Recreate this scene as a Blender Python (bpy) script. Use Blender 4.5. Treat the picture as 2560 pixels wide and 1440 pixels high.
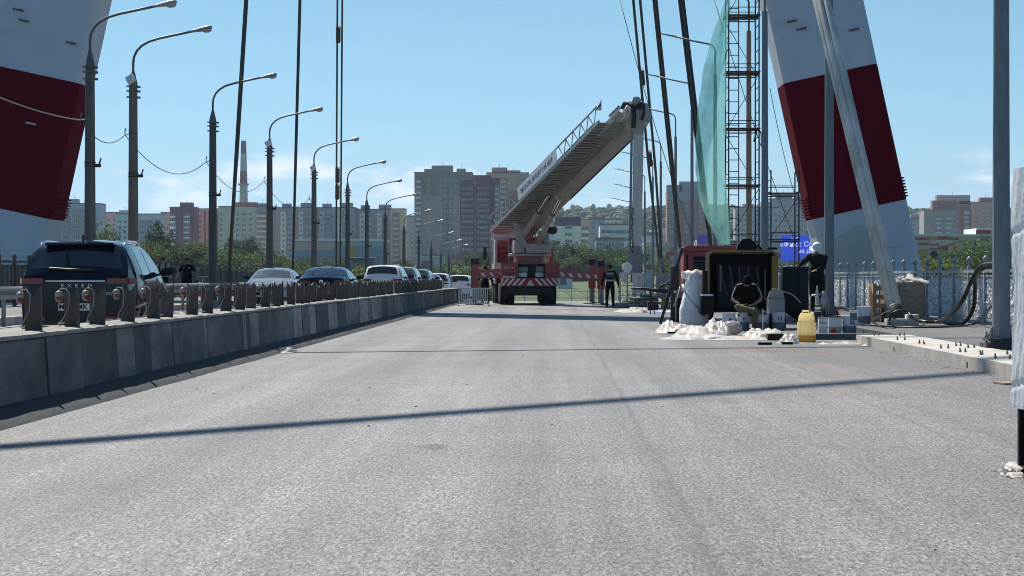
import bpy, bmesh, math, random
from mathutils import Vector, Matrix, Euler, noise

R = math.radians
random.seed(11)
for o in list(bpy.data.objects):
    bpy.data.objects.remove(o)
scene = bpy.context.scene
COL = scene.collection

# ------------------------------------------------------------------ camera
F, U0, V0, HC = 5475.6, 1390.0, 693.0, 1.25      # focal length in photo pixels, vanishing point, eye height
cam_data = bpy.data.cameras.new('camera')
cam_data.lens = 77.0
cam_data.sensor_width = 36.0
cam_data.shift_x = -110.0 / 2560
cam_data.shift_y = -27.0 / 2560
cam_data.clip_start = 0.2
cam_data.clip_end = 30000
cam = bpy.data.objects.new('camera', cam_data)
cam.location = (0, 0, HC)
cam.rotation_euler = (R(90), 0, 0)
COL.objects.link(cam)
scene.camera = cam

# ------------------------------------------------------------------ sky, sun, exposure
SX, SY = 0.333, -0.62                            # shadow run per metre of height
to_sun = Vector((-SX, -SY, 1)).normalized()
SUN_EL = math.asin(to_sun.z)
SUN_AZ = math.atan2(to_sun.x, to_sun.y)
world = bpy.data.worlds.new('World')
scene.world = world
world.use_nodes = True
wn, wl = world.node_tree.nodes, world.node_tree.links
wn.clear()
sky = wn.new('ShaderNodeTexSky')
sky.sky_type = 'NISHITA'
sky.sun_disc = False
sky.sun_elevation = SUN_EL
sky.sun_rotation = SUN_AZ
sky.altitude = 200
sky.air_density = 1.0
sky.dust_density = 0.35
sky.ozone_density = 3.2
tc = wn.new('ShaderNodeTexCoord')
sep = wn.new('ShaderNodeSeparateXYZ')
wl.new(tc.outputs['Generated'], sep.inputs[0])
mp = wn.new('ShaderNodeMapping')
mp.inputs['Scale'].default_value = (1, 1, 3.2)
mp.inputs['Location'].default_value = (4.4, 0.5, 0.0)
wl.new(tc.outputs['Generated'], mp.inputs[0])
cn = wn.new('ShaderNodeTexNoise')
cn.inputs['Scale'].default_value = 15.0
cn.inputs['Detail'].default_value = 9
cn.inputs['Roughness'].default_value = 0.56
wl.new(mp.outputs[0], cn.inputs['Vector'])
cr = wn.new('ShaderNodeMapRange')
cr.interpolation_type = 'SMOOTHSTEP'
cr.inputs[1].default_value = 0.53
cr.inputs[2].default_value = 0.70
wl.new(cn.outputs['Fac'], cr.inputs[0])
b1 = wn.new('ShaderNodeMapRange'); b1.interpolation_type = 'SMOOTHSTEP'
b1.inputs[1].default_value = 0.022; b1.inputs[2].default_value = 0.04
b2 = wn.new('ShaderNodeMapRange'); b2.interpolation_type = 'SMOOTHSTEP'
b2.inputs[1].default_value = 0.046; b2.inputs[2].default_value = 0.062
b2.inputs[3].default_value = 1; b2.inputs[4].default_value = 0
for b in (b1, b2):
    wl.new(sep.outputs['Z'], b.inputs[0])
m1 = wn.new('ShaderNodeMath'); m1.operation = 'MULTIPLY'
wl.new(b1.outputs[0], m1.inputs[0]); wl.new(b2.outputs[0], m1.inputs[1])
m2 = wn.new('ShaderNodeMath'); m2.operation = 'MULTIPLY'
wl.new(m1.outputs[0], m2.inputs[0]); wl.new(cr.outputs[0], m2.inputs[1])
m3 = wn.new('ShaderNodeMath'); m3.operation = 'MULTIPLY'
wl.new(m2.outputs[0], m3.inputs[0]); m3.inputs[1].default_value = 0.75
tint = wn.new('ShaderNodeMix'); tint.data_type = 'RGBA'; tint.blend_type = 'MULTIPLY'
tint.inputs[0].default_value = 1.0
ramp = wn.new('ShaderNodeValToRGB')                 # clears the yellow cast that thick low air gives this sky model
els = ramp.color_ramp.elements
els[0].position = 0.0; els[0].color = (0.362, 0.59, 0.98, 1)
els[1].position = 1.0; els[1].color = (0.358, 0.498, 0.535, 1)
e_ = els.new(0.375); e_.color = (0.355, 0.498, 0.662, 1)
rz_ = wn.new('ShaderNodeMapRange'); rz_.inputs[2].default_value = 0.12
wl.new(sep.outputs['Z'], rz_.inputs[0]); wl.new(rz_.outputs[0], ramp.inputs[0])
wl.new(ramp.outputs[0], tint.inputs['B'])
wl.new(sky.outputs[0], tint.inputs['A'])
cm = wn.new('ShaderNodeMix'); cm.data_type = 'RGBA'
wl.new(m3.outputs[0], cm.inputs[0])
wl.new(tint.outputs['Result'], cm.inputs['A'])
cm.inputs['B'].default_value = (6.0, 6.1, 6.2, 1)
bg = wn.new('ShaderNodeBackground')
bg.inputs['Strength'].default_value = 0.141
wl.new(cm.outputs['Result'], bg.inputs[0])
wo = wn.new('ShaderNodeOutputWorld')
wl.new(bg.outputs[0], wo.inputs[0])

sun_data = bpy.data.lights.new('sun', 'SUN')
sun_data.energy = 5.0
sun_data.angle = R(0.53)
sun_data.color = (1.0, 0.95, 0.87)
sun = bpy.data.objects.new('sun', sun_data)
sun.rotation_euler = to_sun.to_track_quat('Z', 'Y').to_euler()
sun.location = (0, 0, 150)
COL.objects.link(sun)

vs = scene.view_settings
vs.view_transform = 'Standard'
vs.look = 'None'
vs.exposure = 0.42
vs.gamma = 1
vs.use_curve_mapping = False
scene.render.engine = 'CYCLES'
scene.cycles.use_denoising = True
scene.cycles.pixel_filter_type = 'BLACKMAN_HARRIS'
scene.cycles.filter_width = 1.0
scene.cycles.max_bounces = 6
scene.cycles.diffuse_bounces = 3
scene.cycles.glossy_bounces = 3
scene.cycles.transmission_bounces = 4
scene.cycles.transparent_max_bounces = 12
scene.cycles.volume_bounces = 0
scene.cycles.caustics_reflective = False
scene.cycles.caustics_refractive = False
scene.cycles.sample_clamp_indirect = 4

# ------------------------------------------------------------------ places
def W(u, v, d):
    "world point that stands d metres ahead along this line of sight"
    return Vector(((u - U0) * d / F, d, HC - (v - V0) * d / F))

def XU(u, d):
    return (u - U0) * d / F

def ZV(v, d):
    return HC - (v - V0) * d / F

def GD(u, v, z=0.0):
    "ground position (x, y) of a base seen at this line of sight, z metres above the road"
    d = (HC - z) * F / (v - V0)
    return (u - U0) * d / F, d

def deck(y):
    if y < 95: return 0.0
    if y < 230: return -1.42e-4 * (y - 95) ** 2
    t = min(y, 300) - 230
    return -2.588 - (0.03834 * t - 0.03834 * t * t / 140)

def smooth(a, b, x):
    t = max(0.0, min(1.0, (x - a) / (b - a)))
    return t * t * (3 - 2 * t)

def ground(x, y):
    if y < 300: return -9.0
    z = -9 + 4.9 * smooth(302, 332, y)
    z += 3.1 * smooth(335, 430, y) + 3.0 * smooth(430, 620, y)
    pts = [(620, 0), (900, 1.5), (1250, 6), (1500, 13), (2200, 44), (3000, 84), (4200, 96), (7000, 100)]
    if y > 620:
        for (a, za), (b, zb) in zip(pts, pts[1:]):
            if a <= y <= b:
                z += za + (zb - za) * (y - a) / (b - a)
                break
        else:
            z += 100
        z += (noise.noise(Vector((x / 420, y / 420, 3.1)))) * 9 * smooth(1400, 2600, y)
    return z

# ------------------------------------------------------------------ materials
MATS = {}
def M(name, col, rough=0.6, metal=0.0, var=0.12, scale=3.0, bump=0.0, bscale=40.0, stretch=(1, 1, 1),
      spec=0.5, coat=0.0, alpha=1.0, trans=0.0, emit=0.0, rand=0.0, dirt=None, dirt_amt=0.5, dirt_scale=1.5,
      subsurf=0.0, detail=6, sheen=0.0):
    if name in MATS: return MATS[name]
    m = bpy.data.materials.new(name)
    m.use_nodes = True
    n, l = m.node_tree.nodes, m.node_tree.links
    p = n['Principled BSDF']
    col = tuple(col)[:3]
    p.inputs['Roughness'].default_value = rough
    p.inputs['Metallic'].default_value = metal
    p.inputs['Specular IOR Level'].default_value = spec
    p.inputs['Coat Weight'].default_value = coat
    p.inputs['Coat Roughness'].default_value = 0.05
    p.inputs['Alpha'].default_value = alpha
    p.inputs['Transmission Weight'].default_value = trans
    if emit:
        p.inputs['Emission Color'].default_value = (*col, 1)
        p.inputs['Emission Strength'].default_value = emit
    t = n.new('ShaderNodeTexCoord')
    mp = n.new('ShaderNodeMapping')
    mp.inputs['Scale'].default_value = stretch
    l.new(t.outputs['Object'], mp.inputs[0])
    vec = mp.outputs[0]
    if rand:
        oi = n.new('ShaderNodeObjectInfo')
        ad = n.new('ShaderNodeVectorMath'); ad.operation = 'ADD'
        sc = n.new('ShaderNodeVectorMath'); sc.operation = 'SCALE'
        cb = n.new('ShaderNodeCombineXYZ')
        for i in range(3): l.new(oi.outputs['Random'], cb.inputs[i])
        l.new(cb.outputs[0], sc.inputs[0]); sc.inputs['Scale'].default_value = 37.0
        l.new(mp.outputs[0], ad.inputs[0]); l.new(sc.outputs[0], ad.inputs[1])
        vec = ad.outputs[0]
    nz = n.new('ShaderNodeTexNoise')
    nz.inputs['Scale'].default_value = scale
    nz.inputs['Detail'].default_value = detail
    nz.inputs['Roughness'].default_value = 0.6
    l.new(vec, nz.inputs['Vector'])
    mr = n.new('ShaderNodeMapRange')
    mr.inputs[1].default_value = 0.25; mr.inputs[2].default_value = 0.75
    mr.inputs[3].default_value = 1 - var; mr.inputs[4].default_value = 1 + var
    l.new(nz.outputs['Fac'], mr.inputs[0])
    fac = mr.outputs[0]
    if rand:
        rr = n.new('ShaderNodeMapRange')
        rr.inputs[3].default_value = 1 - rand; rr.inputs[4].default_value = 1 + rand
        l.new(oi.outputs['Random'], rr.inputs[0])
        mu = n.new('ShaderNodeMath'); mu.operation = 'MULTIPLY'
        l.new(fac, mu.inputs[0]); l.new(rr.outputs[0], mu.inputs[1])
        fac = mu.outputs[0]
    vm = n.new('ShaderNodeVectorMath'); vm.operation = 'SCALE'
    vm.inputs[0].default_value = col
    l.new(fac, vm.inputs['Scale'])
    out = vm.outputs[0]
    if dirt is not None:
        dn = n.new('ShaderNodeTexNoise')
        dn.inputs['Scale'].default_value = dirt_scale
        dn.inputs['Detail'].default_value = 8
        dn.inputs['Roughness'].default_value = 0.7
        l.new(vec, dn.inputs['Vector'])
        dr = n.new('ShaderNodeMapRange')
        dr.inputs[1].default_value = 0.45; dr.inputs[2].default_value = 0.68
        dr.inputs[4].default_value = dirt_amt
        l.new(dn.outputs['Fac'], dr.inputs[0])
        mx = n.new('ShaderNodeMix'); mx.data_type = 'RGBA'
        l.new(dr.outputs[0], mx.inputs[0]); l.new(out, mx.inputs['A'])
        mx.inputs['B'].default_value = (*dirt, 1)
        out = mx.outputs['Result']
    l.new(out, p.inputs['Base Color'])
    if bump:
        bn = n.new('ShaderNodeTexNoise')
        bn.inputs['Scale'].default_value = bscale
        bn.inputs['Detail'].default_value = 4
        l.new(vec, bn.inputs['Vector'])
        bp = n.new('ShaderNodeBump')
        bp.inputs['Strength'].default_value = bump
        bp.inputs['Distance'].default_value = 0.5 / bscale
        l.new(bn.outputs['Fac'], bp.inputs['Height'])
        l.new(bp.outputs[0], p.inputs['Normal'])
    MATS[name] = m
    return m

# ------------------------------------------------------------------ mesh building
ZUP = Vector((0, 0, 1))
class MB:
    "collects shapes and links them as one mesh object"
    def __init__(s):
        s.v, s.f, s.m = [], [], []
    def add(s, vs, fs, mi=0):
        o = len(s.v)
        s.v += [Vector(p) for p in vs]
        for f in fs:
            s.f.append([i + o for i in f]); s.m.append(mi)
        return s
    def bx(s, x0, x1, y0, y1, z0, z1, mi=0):
        return s.add([(x0, y0, z0), (x1, y0, z0), (x1, y1, z0), (x0, y1, z0), (x0, y0, z1), (x1, y0, z1), (x1, y1, z1), (x0, y1, z1)],
                     [(3, 2, 1, 0), (4, 5, 6, 7), (0, 1, 5, 4), (1, 2, 6, 5), (2, 3, 7, 6), (3, 0, 4, 7)], mi)
    def cbx(s, x0, x1, y0, y1, z0, z1, c=0.02, mi=0):
        "box with chamfered edges"
        bm = bmesh.new()
        bmesh.ops.create_cube(bm, size=1)
        bmesh.ops.transform(bm, matrix=Matrix.Translation(((x0+x1)/2, (y0+y1)/2, (z0+z1)/2)) @ Matrix.Diagonal((x1-x0, y1-y0, z1-z0, 1)), verts=bm.verts)
        bmesh.ops.bevel(bm, geom=bm.edges[:], offset=c, segments=2, affect='EDGES', profile=0.6)
        return s.bm(bm, mi)
    def bm(s, bm, mi=0):
        bm.verts.index_update()
        s.add([v.co.copy() for v in bm.verts], [[v.index for v in f.verts] for f in bm.faces], mi)
        bm.free()
        return s
    def beam(s, p0, p1, w, h, mi=0, up=ZUP, w1=None, h1=None):
        p0, p1 = Vector(p0), Vector(p1)
        a = (p1 - p0).normalized()
        up = Vector(up)
        if abs(a.dot(up)) > 0.99: up = Vector((0, 1, 0))
        x = a.cross(up).normalized(); y = x.cross(a).normalized()
        w1 = w if w1 is None else w1; h1 = h if h1 is None else h1
        vs = []
        for p, ww, hh in ((p0, w, h), (p1, w1, h1)):
            vs += [p - x*ww/2 - y*hh/2, p + x*ww/2 - y*hh/2, p + x*ww/2 + y*hh/2, p - x*ww/2 + y*hh/2]
        return s.add(vs, [(3, 2, 1, 0), (4, 5, 6, 7), (0, 1, 5, 4), (1, 2, 6, 5), (2, 3, 7, 6), (3, 0, 4, 7)], mi)
    def tube(s, pts, r, n=8, mi=0, caps=True, flat=1.0):
        pts = [Vector(p) for p in pts]
        rs = r if isinstance(r, (list, tuple)) else [r] * len(pts)
        vs, fs = [], []
        ref = None
        for i, p in enumerate(pts):
            a = (pts[min(i+1, len(pts)-1)] - pts[max(i-1, 0)])
            a = a.normalized() if a.length > 1e-9 else ZUP
            if ref is None:
                ref = Vector((1, 0, 0)) if abs(a.x) < 0.9 else Vector((0, 1, 0))
            x = (ref - a * ref.dot(a)).normalized(); ref = x
            y = a.cross(x)
            for k in range(n):
                t = 2 * math.pi * (k + 0.5) / n
                vs.append(p + x * (math.cos(t) * rs[i]) + y * (math.sin(t) * rs[i] * flat))
        for i in range(len(pts) - 1):
            for k in range(n):
                a, b = i*n + k, i*n + (k+1) % n
                fs.append((a, b, b + n, a + n))
        if caps:
            fs.append(list(range(n))[::-1]); fs.append([(len(pts)-1)*n + k for k in range(n)])
        return s.add(vs, fs, mi)
    def lathe(s, prof, n=16, c=(0, 0, 0), mi=0, axis='Z', caps=True):
        vs, fs = [], []
        c = Vector(c)
        for r, z in prof:
            for k in range(n):
                t = 2 * math.pi * k / n
                q = Vector((math.cos(t)*r, math.sin(t)*r, z))
                if axis == 'X': q = Vector((q.z, q.x, q.y))
                if axis == 'Y': q = Vector((q.y, q.z, q.x))
                vs.append(c + q)
        for i in range(len(prof)-1):
            for k in range(n):
                a, b = i*n + k, i*n + (k+1) % n
                fs.append((a, b, b+n, a+n))
        if caps:
            fs.append(list(range(n))[::-1]); fs.append([(len(prof)-1)*n + k for k in range(n)])
        return s.add(vs, fs, mi)
    def prism(s, poly, a0, a1, plane='XZ', mi=0):
        "polygon in a plane extruded along the third axis from a0 to a1"
        n = len(poly)
        def q(p, a):
            if plane == 'XZ': return (p[0], a, p[1])
            if plane == 'YZ': return (a, p[0], p[1])
            return (p[0], p[1], a)
        vs = [q(p, a0) for p in poly] + [q(p, a1) for p in poly]
        fs = [list(range(n))[::-1], list(range(n, 2*n))]
        for i in range(n):
            j = (i+1) % n
            fs.append((i, j, j+n, i+n))
        return s.add(vs, fs, mi)
    def ell(s, c, r, n=12, m=8, mi=0, rot=None):
        c = Vector(c)
        r = (r, r, r) if isinstance(r, (int, float)) else r
        vs, fs = [], []
        for i in range(m+1):
            ph = math.pi * i / m
            for k in range(n):
                t = 2*math.pi*k/n
                q = Vector((math.sin(ph)*math.cos(t)*r[0], math.sin(ph)*math.sin(t)*r[1], math.cos(ph)*r[2]))
                if rot is not None: q = rot @ q
                vs.append(c + q)
        for i in range(m):
            for k in range(n):
                a, b = i*n+k, i*n+(k+1) % n
                fs.append((a, a+n, b+n, b))
        return s.add(vs, fs, mi)
    def cap(s, p0, p1, r0, r1=None, n=10, mi=0):
        "tapered limb with round ends"
        r1 = r0 if r1 is None else r1
        p0, p1 = Vector(p0), Vector(p1)
        a = (p1-p0).normalized()
        pts, rs = [], []
        for k in (-0.98, -0.7, -0.35): pts.append(p0 + a*r0*k); rs.append(r0*math.sqrt(1-k*k))
        pts.append(p0); rs.append(r0)
        pts.append(p1); rs.append(r1)
        for k in (0.35, 0.7, 0.98): pts.append(p1 + a*r1*k); rs.append(r1*math.sqrt(1-k*k))
        return s.tube(pts, rs, n, mi)
    def grid(s, fn, nu, nv, mi=0):
        vs = [fn(i/nu, j/nv) for j in range(nv+1) for i in range(nu+1)]
        fs = [(j*(nu+1)+i, j*(nu+1)+i+1, (j+1)*(nu+1)+i+1, (j+1)*(nu+1)+i) for j in range(nv) for i in range(nu)]
        return s.add(vs, fs, mi)
    def xf(s, mat):
        s.v = [mat @ p for p in s.v]
        return s
    def mesh(s, name, mats, smooth=False):
        me = bpy.data.meshes.new(name)
        me.from_pydata([tuple(p) for p in s.v], [], s.f)
        for m in (mats if isinstance(mats, (list, tuple)) else [mats]):
            me.materials.append(m)
        if any(s.m): me.polygons.foreach_set('material_index', s.m)
        if smooth:
            me.polygons.foreach_set('use_smooth', [True] * len(me.polygons))
            if smooth is not True:
                me.set_sharp_from_angle(angle=R(smooth))
        me.update()
        return me
    def build(s, name, mats, parent=None, smooth=False, loc=None, fix=False):
        me = s.mesh(name, mats, smooth)
        if fix:
            b = bmesh.new(); b.from_mesh(me)
            bmesh.ops.recalc_face_normals(b, faces=b.faces); b.to_mesh(me); b.free()
        return put(name, me, parent, loc)

def put(name, me, parent=None, loc=None, rot=None, scale=None):
    o = bpy.data.objects.new(name, me)
    COL.objects.link(o)
    if parent is not None: o.parent = parent
    if loc is not None: o.location = loc
    if rot is not None: o.rotation_euler = rot
    if scale is not None: o.scale = scale
    return o

def tag(o, label=None, cat=None, group=None, kind=None):
    if label: o['label'] = label
    if cat: o['category'] = cat
    if group: o['group'] = group
    if kind: o['kind'] = kind
    return o

def thing(name, label, cat, loc=(0, 0, 0), rz=0.0, group=None):
    o = bpy.data.objects.new(name, None)
    o.empty_display_size = 0.2
    COL.objects.link(o)
    o.location = loc
    o.rotation_euler = (0, 0, rz)
    return tag(o, label, cat, group)

def clone(o, parent=None):
    c = o.copy()
    COL.objects.link(c)
    if parent is not None: c.parent = parent
    for ch in list(o.children): clone(ch, c)
    return c

def text(parent, body, size, mat, loc, rot=(R(90), 0, 0), extrude=0.004, align='CENTER', name='lettering', bold=0.0, sx=1.0):
    cu = bpy.data.curves.new('t', 'FONT')
    cu.body = body; cu.size = size; cu.extrude = extrude; cu.align_x = align; cu.align_y = 'CENTER'; cu.offset = bold
    cu.resolution_u = 2
    to = bpy.data.objects.new('t', cu)
    COL.objects.link(to)
    dg = bpy.context.evaluated_depsgraph_get()
    me = bpy.data.meshes.new_from_object(to.evaluated_get(dg))
    bpy.data.objects.remove(to); bpy.data.curves.remove(cu)
    me.materials.clear(); me.materials.append(mat)
    o = put(name, me, parent, loc, rot)
    o.scale = (sx, 1, 1)
    return o

def sag(p0, p1, s, n=14):
    p0, p1 = Vector(p0), Vector(p1)
    return [p0.lerp(p1, i/n) - ZUP * (s * 4 * (i/n) * (1 - i/n)) for i in range(n+1)]

def remesh(o, voxel=0.02, it=4):
    r = o.modifiers.new('skin', 'REMESH'); r.mode = 'VOXEL'; r.voxel_size = voxel; r.use_smooth_shade = True
    sm = o.modifiers.new('soft', 'SMOOTH'); sm.factor = 0.5; sm.iterations = it
    return o

ORD = ['nearest', 'second', 'third', 'fourth', 'fifth', 'sixth', 'seventh', 'eighth', 'ninth', 'tenth', 'eleventh', 'twelfth', 'thirteenth', 'fourteenth', 'fifteenth', 'sixteenth']
LORD = ['leftmost'] + [o + ' from the left' for o in ORD[1:]]
# ================================================================== THE SETTING
def asphalt(name, base, warm, streak=0.25, right_dark=False, bump=0.55, coarse=1.0):
    m = bpy.data.materials.new(name); m.use_nodes = True
    n, l = m.node_tree.nodes, m.node_tree.links
    p = n['Principled BSDF']
    t = n.new('ShaderNodeTexCoord')
    def nz(scale, detail=3, rough=0.6, st=None):
        v = t.outputs['Object']
        if st:
            q = n.new('ShaderNodeMapping'); q.inputs['Scale'].default_value = st
            l.new(v, q.inputs[0]); v = q.outputs[0]
        x = n.new('ShaderNodeTexNoise'); x.inputs['Scale'].default_value = scale
        x.inputs['Detail'].default_value = detail; x.inputs['Roughness'].default_value = rough
        l.new(v, x.inputs['Vector']); return x.outputs['Fac']
    def mr(x, a, b, c, d, sm=False):
        q = n.new('ShaderNodeMapRange')
        if sm: q.interpolation_type = 'SMOOTHSTEP'
        for i, k in enumerate((a, b, c, d)): q.inputs[i+1].default_value = k
        l.new(x, q.inputs[0]); return q.outputs[0]
    def mu(a, b, op='MULTIPLY'):
        q = n.new('ShaderNodeMath'); q.operation = op
        l.new(a, q.inputs[0])
        if isinstance(b, (int, float)): q.inputs[1].default_value = b
        else: l.new(b, q.inputs[1])
        return q.outputs[0]
    grit = nz(62 * coarse, 3, 0.75)
    vo = n.new('ShaderNodeTexVoronoi'); vo.inputs['Scale'].default_value = 85 * coarse
    l.new(t.outputs['Object'], vo.inputs['Vector'])
    bw = n.new('ShaderNodeRGBToBW'); l.new(vo.outputs['Color'], bw.inputs[0])
    g1 = mr(grit, 0.34, 0.66, 0.30, 1.70)
    g2 = mr(bw.outputs[0], 0.1, 0.9, 0.72, 1.28)
    big = mu(mr(nz(1.0, 3, 0.8, (44, 13, 1)), 0.34, 0.66, 0.24, 1.76), mr(nz(1.0, 4, 0.85, (17, 4.2, 1)), 0.32, 0.68, 0.66, 1.34))
    st1 = mr(nz(1.0, 4, 0.6, (1.1, 0.035, 1)), 0.3, 0.7, 1 - streak, 1 + streak)
    st2 = mr(nz(1.0, 5, 0.65, (4.5, 0.11, 1)), 0.3, 0.7, 1 - streak*0.4, 1 + streak*0.4)
    blot = mr(nz(0.55, 6, 0.65), 0.32, 0.68, 0.88, 1.12)
    f = mu(mu(mu(mu(g1, g2), mu(st1, st2)), blot), big)
    sp = n.new('ShaderNodeSeparateXYZ'); l.new(t.outputs['Object'], sp.inputs[0])
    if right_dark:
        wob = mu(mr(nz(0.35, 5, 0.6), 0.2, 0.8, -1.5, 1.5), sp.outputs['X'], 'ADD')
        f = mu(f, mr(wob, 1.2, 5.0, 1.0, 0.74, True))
    cm_ = n.new('ShaderNodeMix'); cm_.data_type = 'RGBA'
    cm_.inputs['A'].default_value = (*base, 1); cm_.inputs['B'].default_value = (*warm, 1)
    l.new(mr(nz(0.4, 6, 0.7, (1, 0.25, 1)), 0.5, 0.68, 0, 1, True), cm_.inputs[0])
    colr = cm_.outputs['Result']
    if right_dark:
        def blob(cx, cy, rx, ry, soft=0.8):
            a_ = mu(mu(sp.outputs['X'], -cx, 'ADD'), 1/rx); b_ = mu(mu(sp.outputs['Y'], -cy, 'ADD'), 1/ry)
            dd = mu(mu(a_, a_), mu(b_, b_), 'ADD')
            dd = mu(dd, mr(nz(1.0, 6, 0.75, (5, 1.2, 1)), 0.3, 0.7, -0.9, 0.9), 'ADD')
            return mr(dd, 1.0, 1.0 - soft, 0, 1, True)
        # rust coloured run-off before the kerb, an oil spot, paving seams
        for (cx, cy, rx, ry, c_, amt) in ((3.55, 37.2, 0.75, 1.1, (0.20, 0.10, 0.05), 0.75), (4.3, 36.0, 0.5, 0.8, (0.22, 0.14, 0.09), 0.6), (-0.9, 16.1, 0.16, 0.35, (0.06, 0.05, 0.045), 0.8), (2.6, 19.5, 1.6, 5.0, (0.26, 0.225, 0.19), 0.35), (3.6, 27.0, 1.2, 5.0, (0.26, 0.22, 0.18), 0.35), (-1.2, 24, 1.4, 6.0, (0.24, 0.22, 0.20), 0.3)):
            mxx = n.new('ShaderNodeMix'); mxx.data_type = 'RGBA'
            l.new(mu(blob(cx, cy, rx, ry), amt), mxx.inputs[0]); l.new(colr, mxx.inputs['A']); mxx.inputs['B'].default_value = (*c_, 1)
            colr = mxx.outputs['Result']
        wobx = mu(mr(nz(0.8, 3, 0.6), 0.3, 0.7, -0.05, 0.05), sp.outputs['X'], 'ADD')
        for cx, wd, lo in ((0.70, 0.02, 0.74), (-2.35, 0.02, 0.88), (3.1, 0.02, 0.84)):
            dx_ = mu(mu(wobx, -cx, 'ADD'), 1.0); ab = n.new('ShaderNodeMath'); ab.operation = 'ABSOLUTE'; l.new(dx_, ab.inputs[0])
            f = mu(f, mr(ab.outputs[0], wd*0.4, wd*2.2, lo, 1.0, True))
        for cx, wd, hi in ((-3.2, 0.5, 1.13), (-1.5, 0.45, 1.10), (0.1, 0.4, 1.06), (1.9, 0.45, 1.07)):
            dx_ = mu(wobx, -cx, 'ADD'); ab = n.new('ShaderNodeMath'); ab.operation = 'ABSOLUTE'; l.new(dx_, ab.inputs[0])
            f = mu(f, mr(ab.outputs[0], 0.0, wd, hi, 1.0, True))
    vm = n.new('ShaderNodeVectorMath'); vm.operation = 'SCALE'
    l.new(colr, vm.inputs[0]); l.new(f, vm.inputs['Scale'])
    l.new(vm.outputs[0], p.inputs['Base Color'])
    p.inputs['Roughness'].default_value = 0.62
    p.inputs['Specular IOR Level'].default_value = 0.5
    bp = n.new('ShaderNodeBump'); bp.inputs['Strength'].default_value = bump; bp.inputs['Distance'].default_value = 0.006
    hh = mu(mu(grit, mu(bw.outputs[0], 0.5), 'ADD'), big, 'ADD')
    l.new(hh, bp.inputs['Height']); l.new(bp.outputs[0], p.inputs['Normal'])
    return m

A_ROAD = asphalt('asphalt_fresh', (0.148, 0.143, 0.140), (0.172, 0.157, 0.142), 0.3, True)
A_LEFT = asphalt('asphalt_old', (0.21, 0.205, 0.2), (0.235, 0.22, 0.20), 0.2)
A_WALK = asphalt('asphalt_walk', (0.085, 0.082, 0.08), (0.11, 0.1, 0.09), 0.2)
CONC = M('concrete_pale', (0.47, 0.44, 0.39), 0.85, var=0.16, scale=4, bump=0.5, bscale=60, dirt=(0.2, 0.18, 0.16), dirt_amt=0.55)
CONC_D = M('concrete_deck', (0.26, 0.26, 0.25), 0.9, var=0.2, scale=1, bump=0.3)

YS = [-12] + [4 * i for i in range(0, 24)] + [96 + 6 * i for i in range(0, 42)]
def strip(name, x0, x1, dz, mat, thick=0.05, ys=YS, nx=1):
    "a deck layer that follows the bridge's crown"
    mb = MB()
    for i, y in enumerate(ys):
        z = deck(y) + dz
        mb.v += [Vector((x0, y, z)), Vector((x1, y, z)), Vector((x1, y, z-thick)), Vector((x0, y, z-thick))]
    for i in range(len(ys)-1):
        a = 4*i
        for k in range(4):
            mb.f.append([a+k, a+(k+1) % 4, a+4+(k+1) % 4, a+4+k][::-1]); mb.m.append(0)
    mb.f.append([3, 2, 1, 0]); mb.m.append(0)
    e = 4*(len(ys)-1)
    mb.f.append([e, e+1, e+2, e+3]); mb.m.append(0)
    o = mb.build(name, mat, fix=True)
    return tag(o, kind='structure')

strip('bridge_deck', -18.6, 10.9, -0.06, CONC_D, 1.6)
strip('road', -4.9, 6.625, 0.0, A_ROAD, 0.05)
strip('road_opposite', -12.95, -5.36, 0.12, A_LEFT, 0.17)
strip('pavement_opposite', -18.5, -12.95, 0.30, A_WALK, 0.35)
strip('pavement', 6.62, 10.8, 0.14, A_WALK, 0.19)

# water and land
WATER = M('river_water', (0.03, 0.05, 0.06), 0.08, var=0.1, scale=0.05, bump=0.25, bscale=1.2)
tag(MB().add([(-9000, -900, -9.6), (9000, -900, -9.6), (9000, 330, -9.6), (-9000, 330, -9.6)], [(0, 1, 2, 3)]).build('river', WATER), kind='structure')
GRASS = M('grass_land', (0.065, 0.10, 0.026), 0.95, var=0.35, scale=0.12, dirt=(0.09, 0.085, 0.06), dirt_amt=0.6, dirt_scale=0.02, bump=0.6, bscale=1.5)
ys = [298, 302, 310, 320, 332, 345, 370, 400, 430, 480, 540, 620, 700, 800, 900, 1000, 1150, 1300, 1500, 1700, 1900, 2100, 2300, 2500, 2700, 2900, 3000, 3200, 3600, 4200, 5200, 6400]
mb = MB()
NX = 60
for y in ys:
    half = max(700, y * 0.75)
    for i in range(NX+1):
        x = -half + 2*half*i/NX
        mb.v.append(Vector((x, y, ground(x, y))))
for j in range(len(ys)-1):
    for i in range(NX):
        a = j*(NX+1)+i
        mb.f.append([a, a+1, a+NX+2, a+NX+1]); mb.m.append(0)
tag(mb.build('ground', GRASS, smooth=True), kind='structure')

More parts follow.
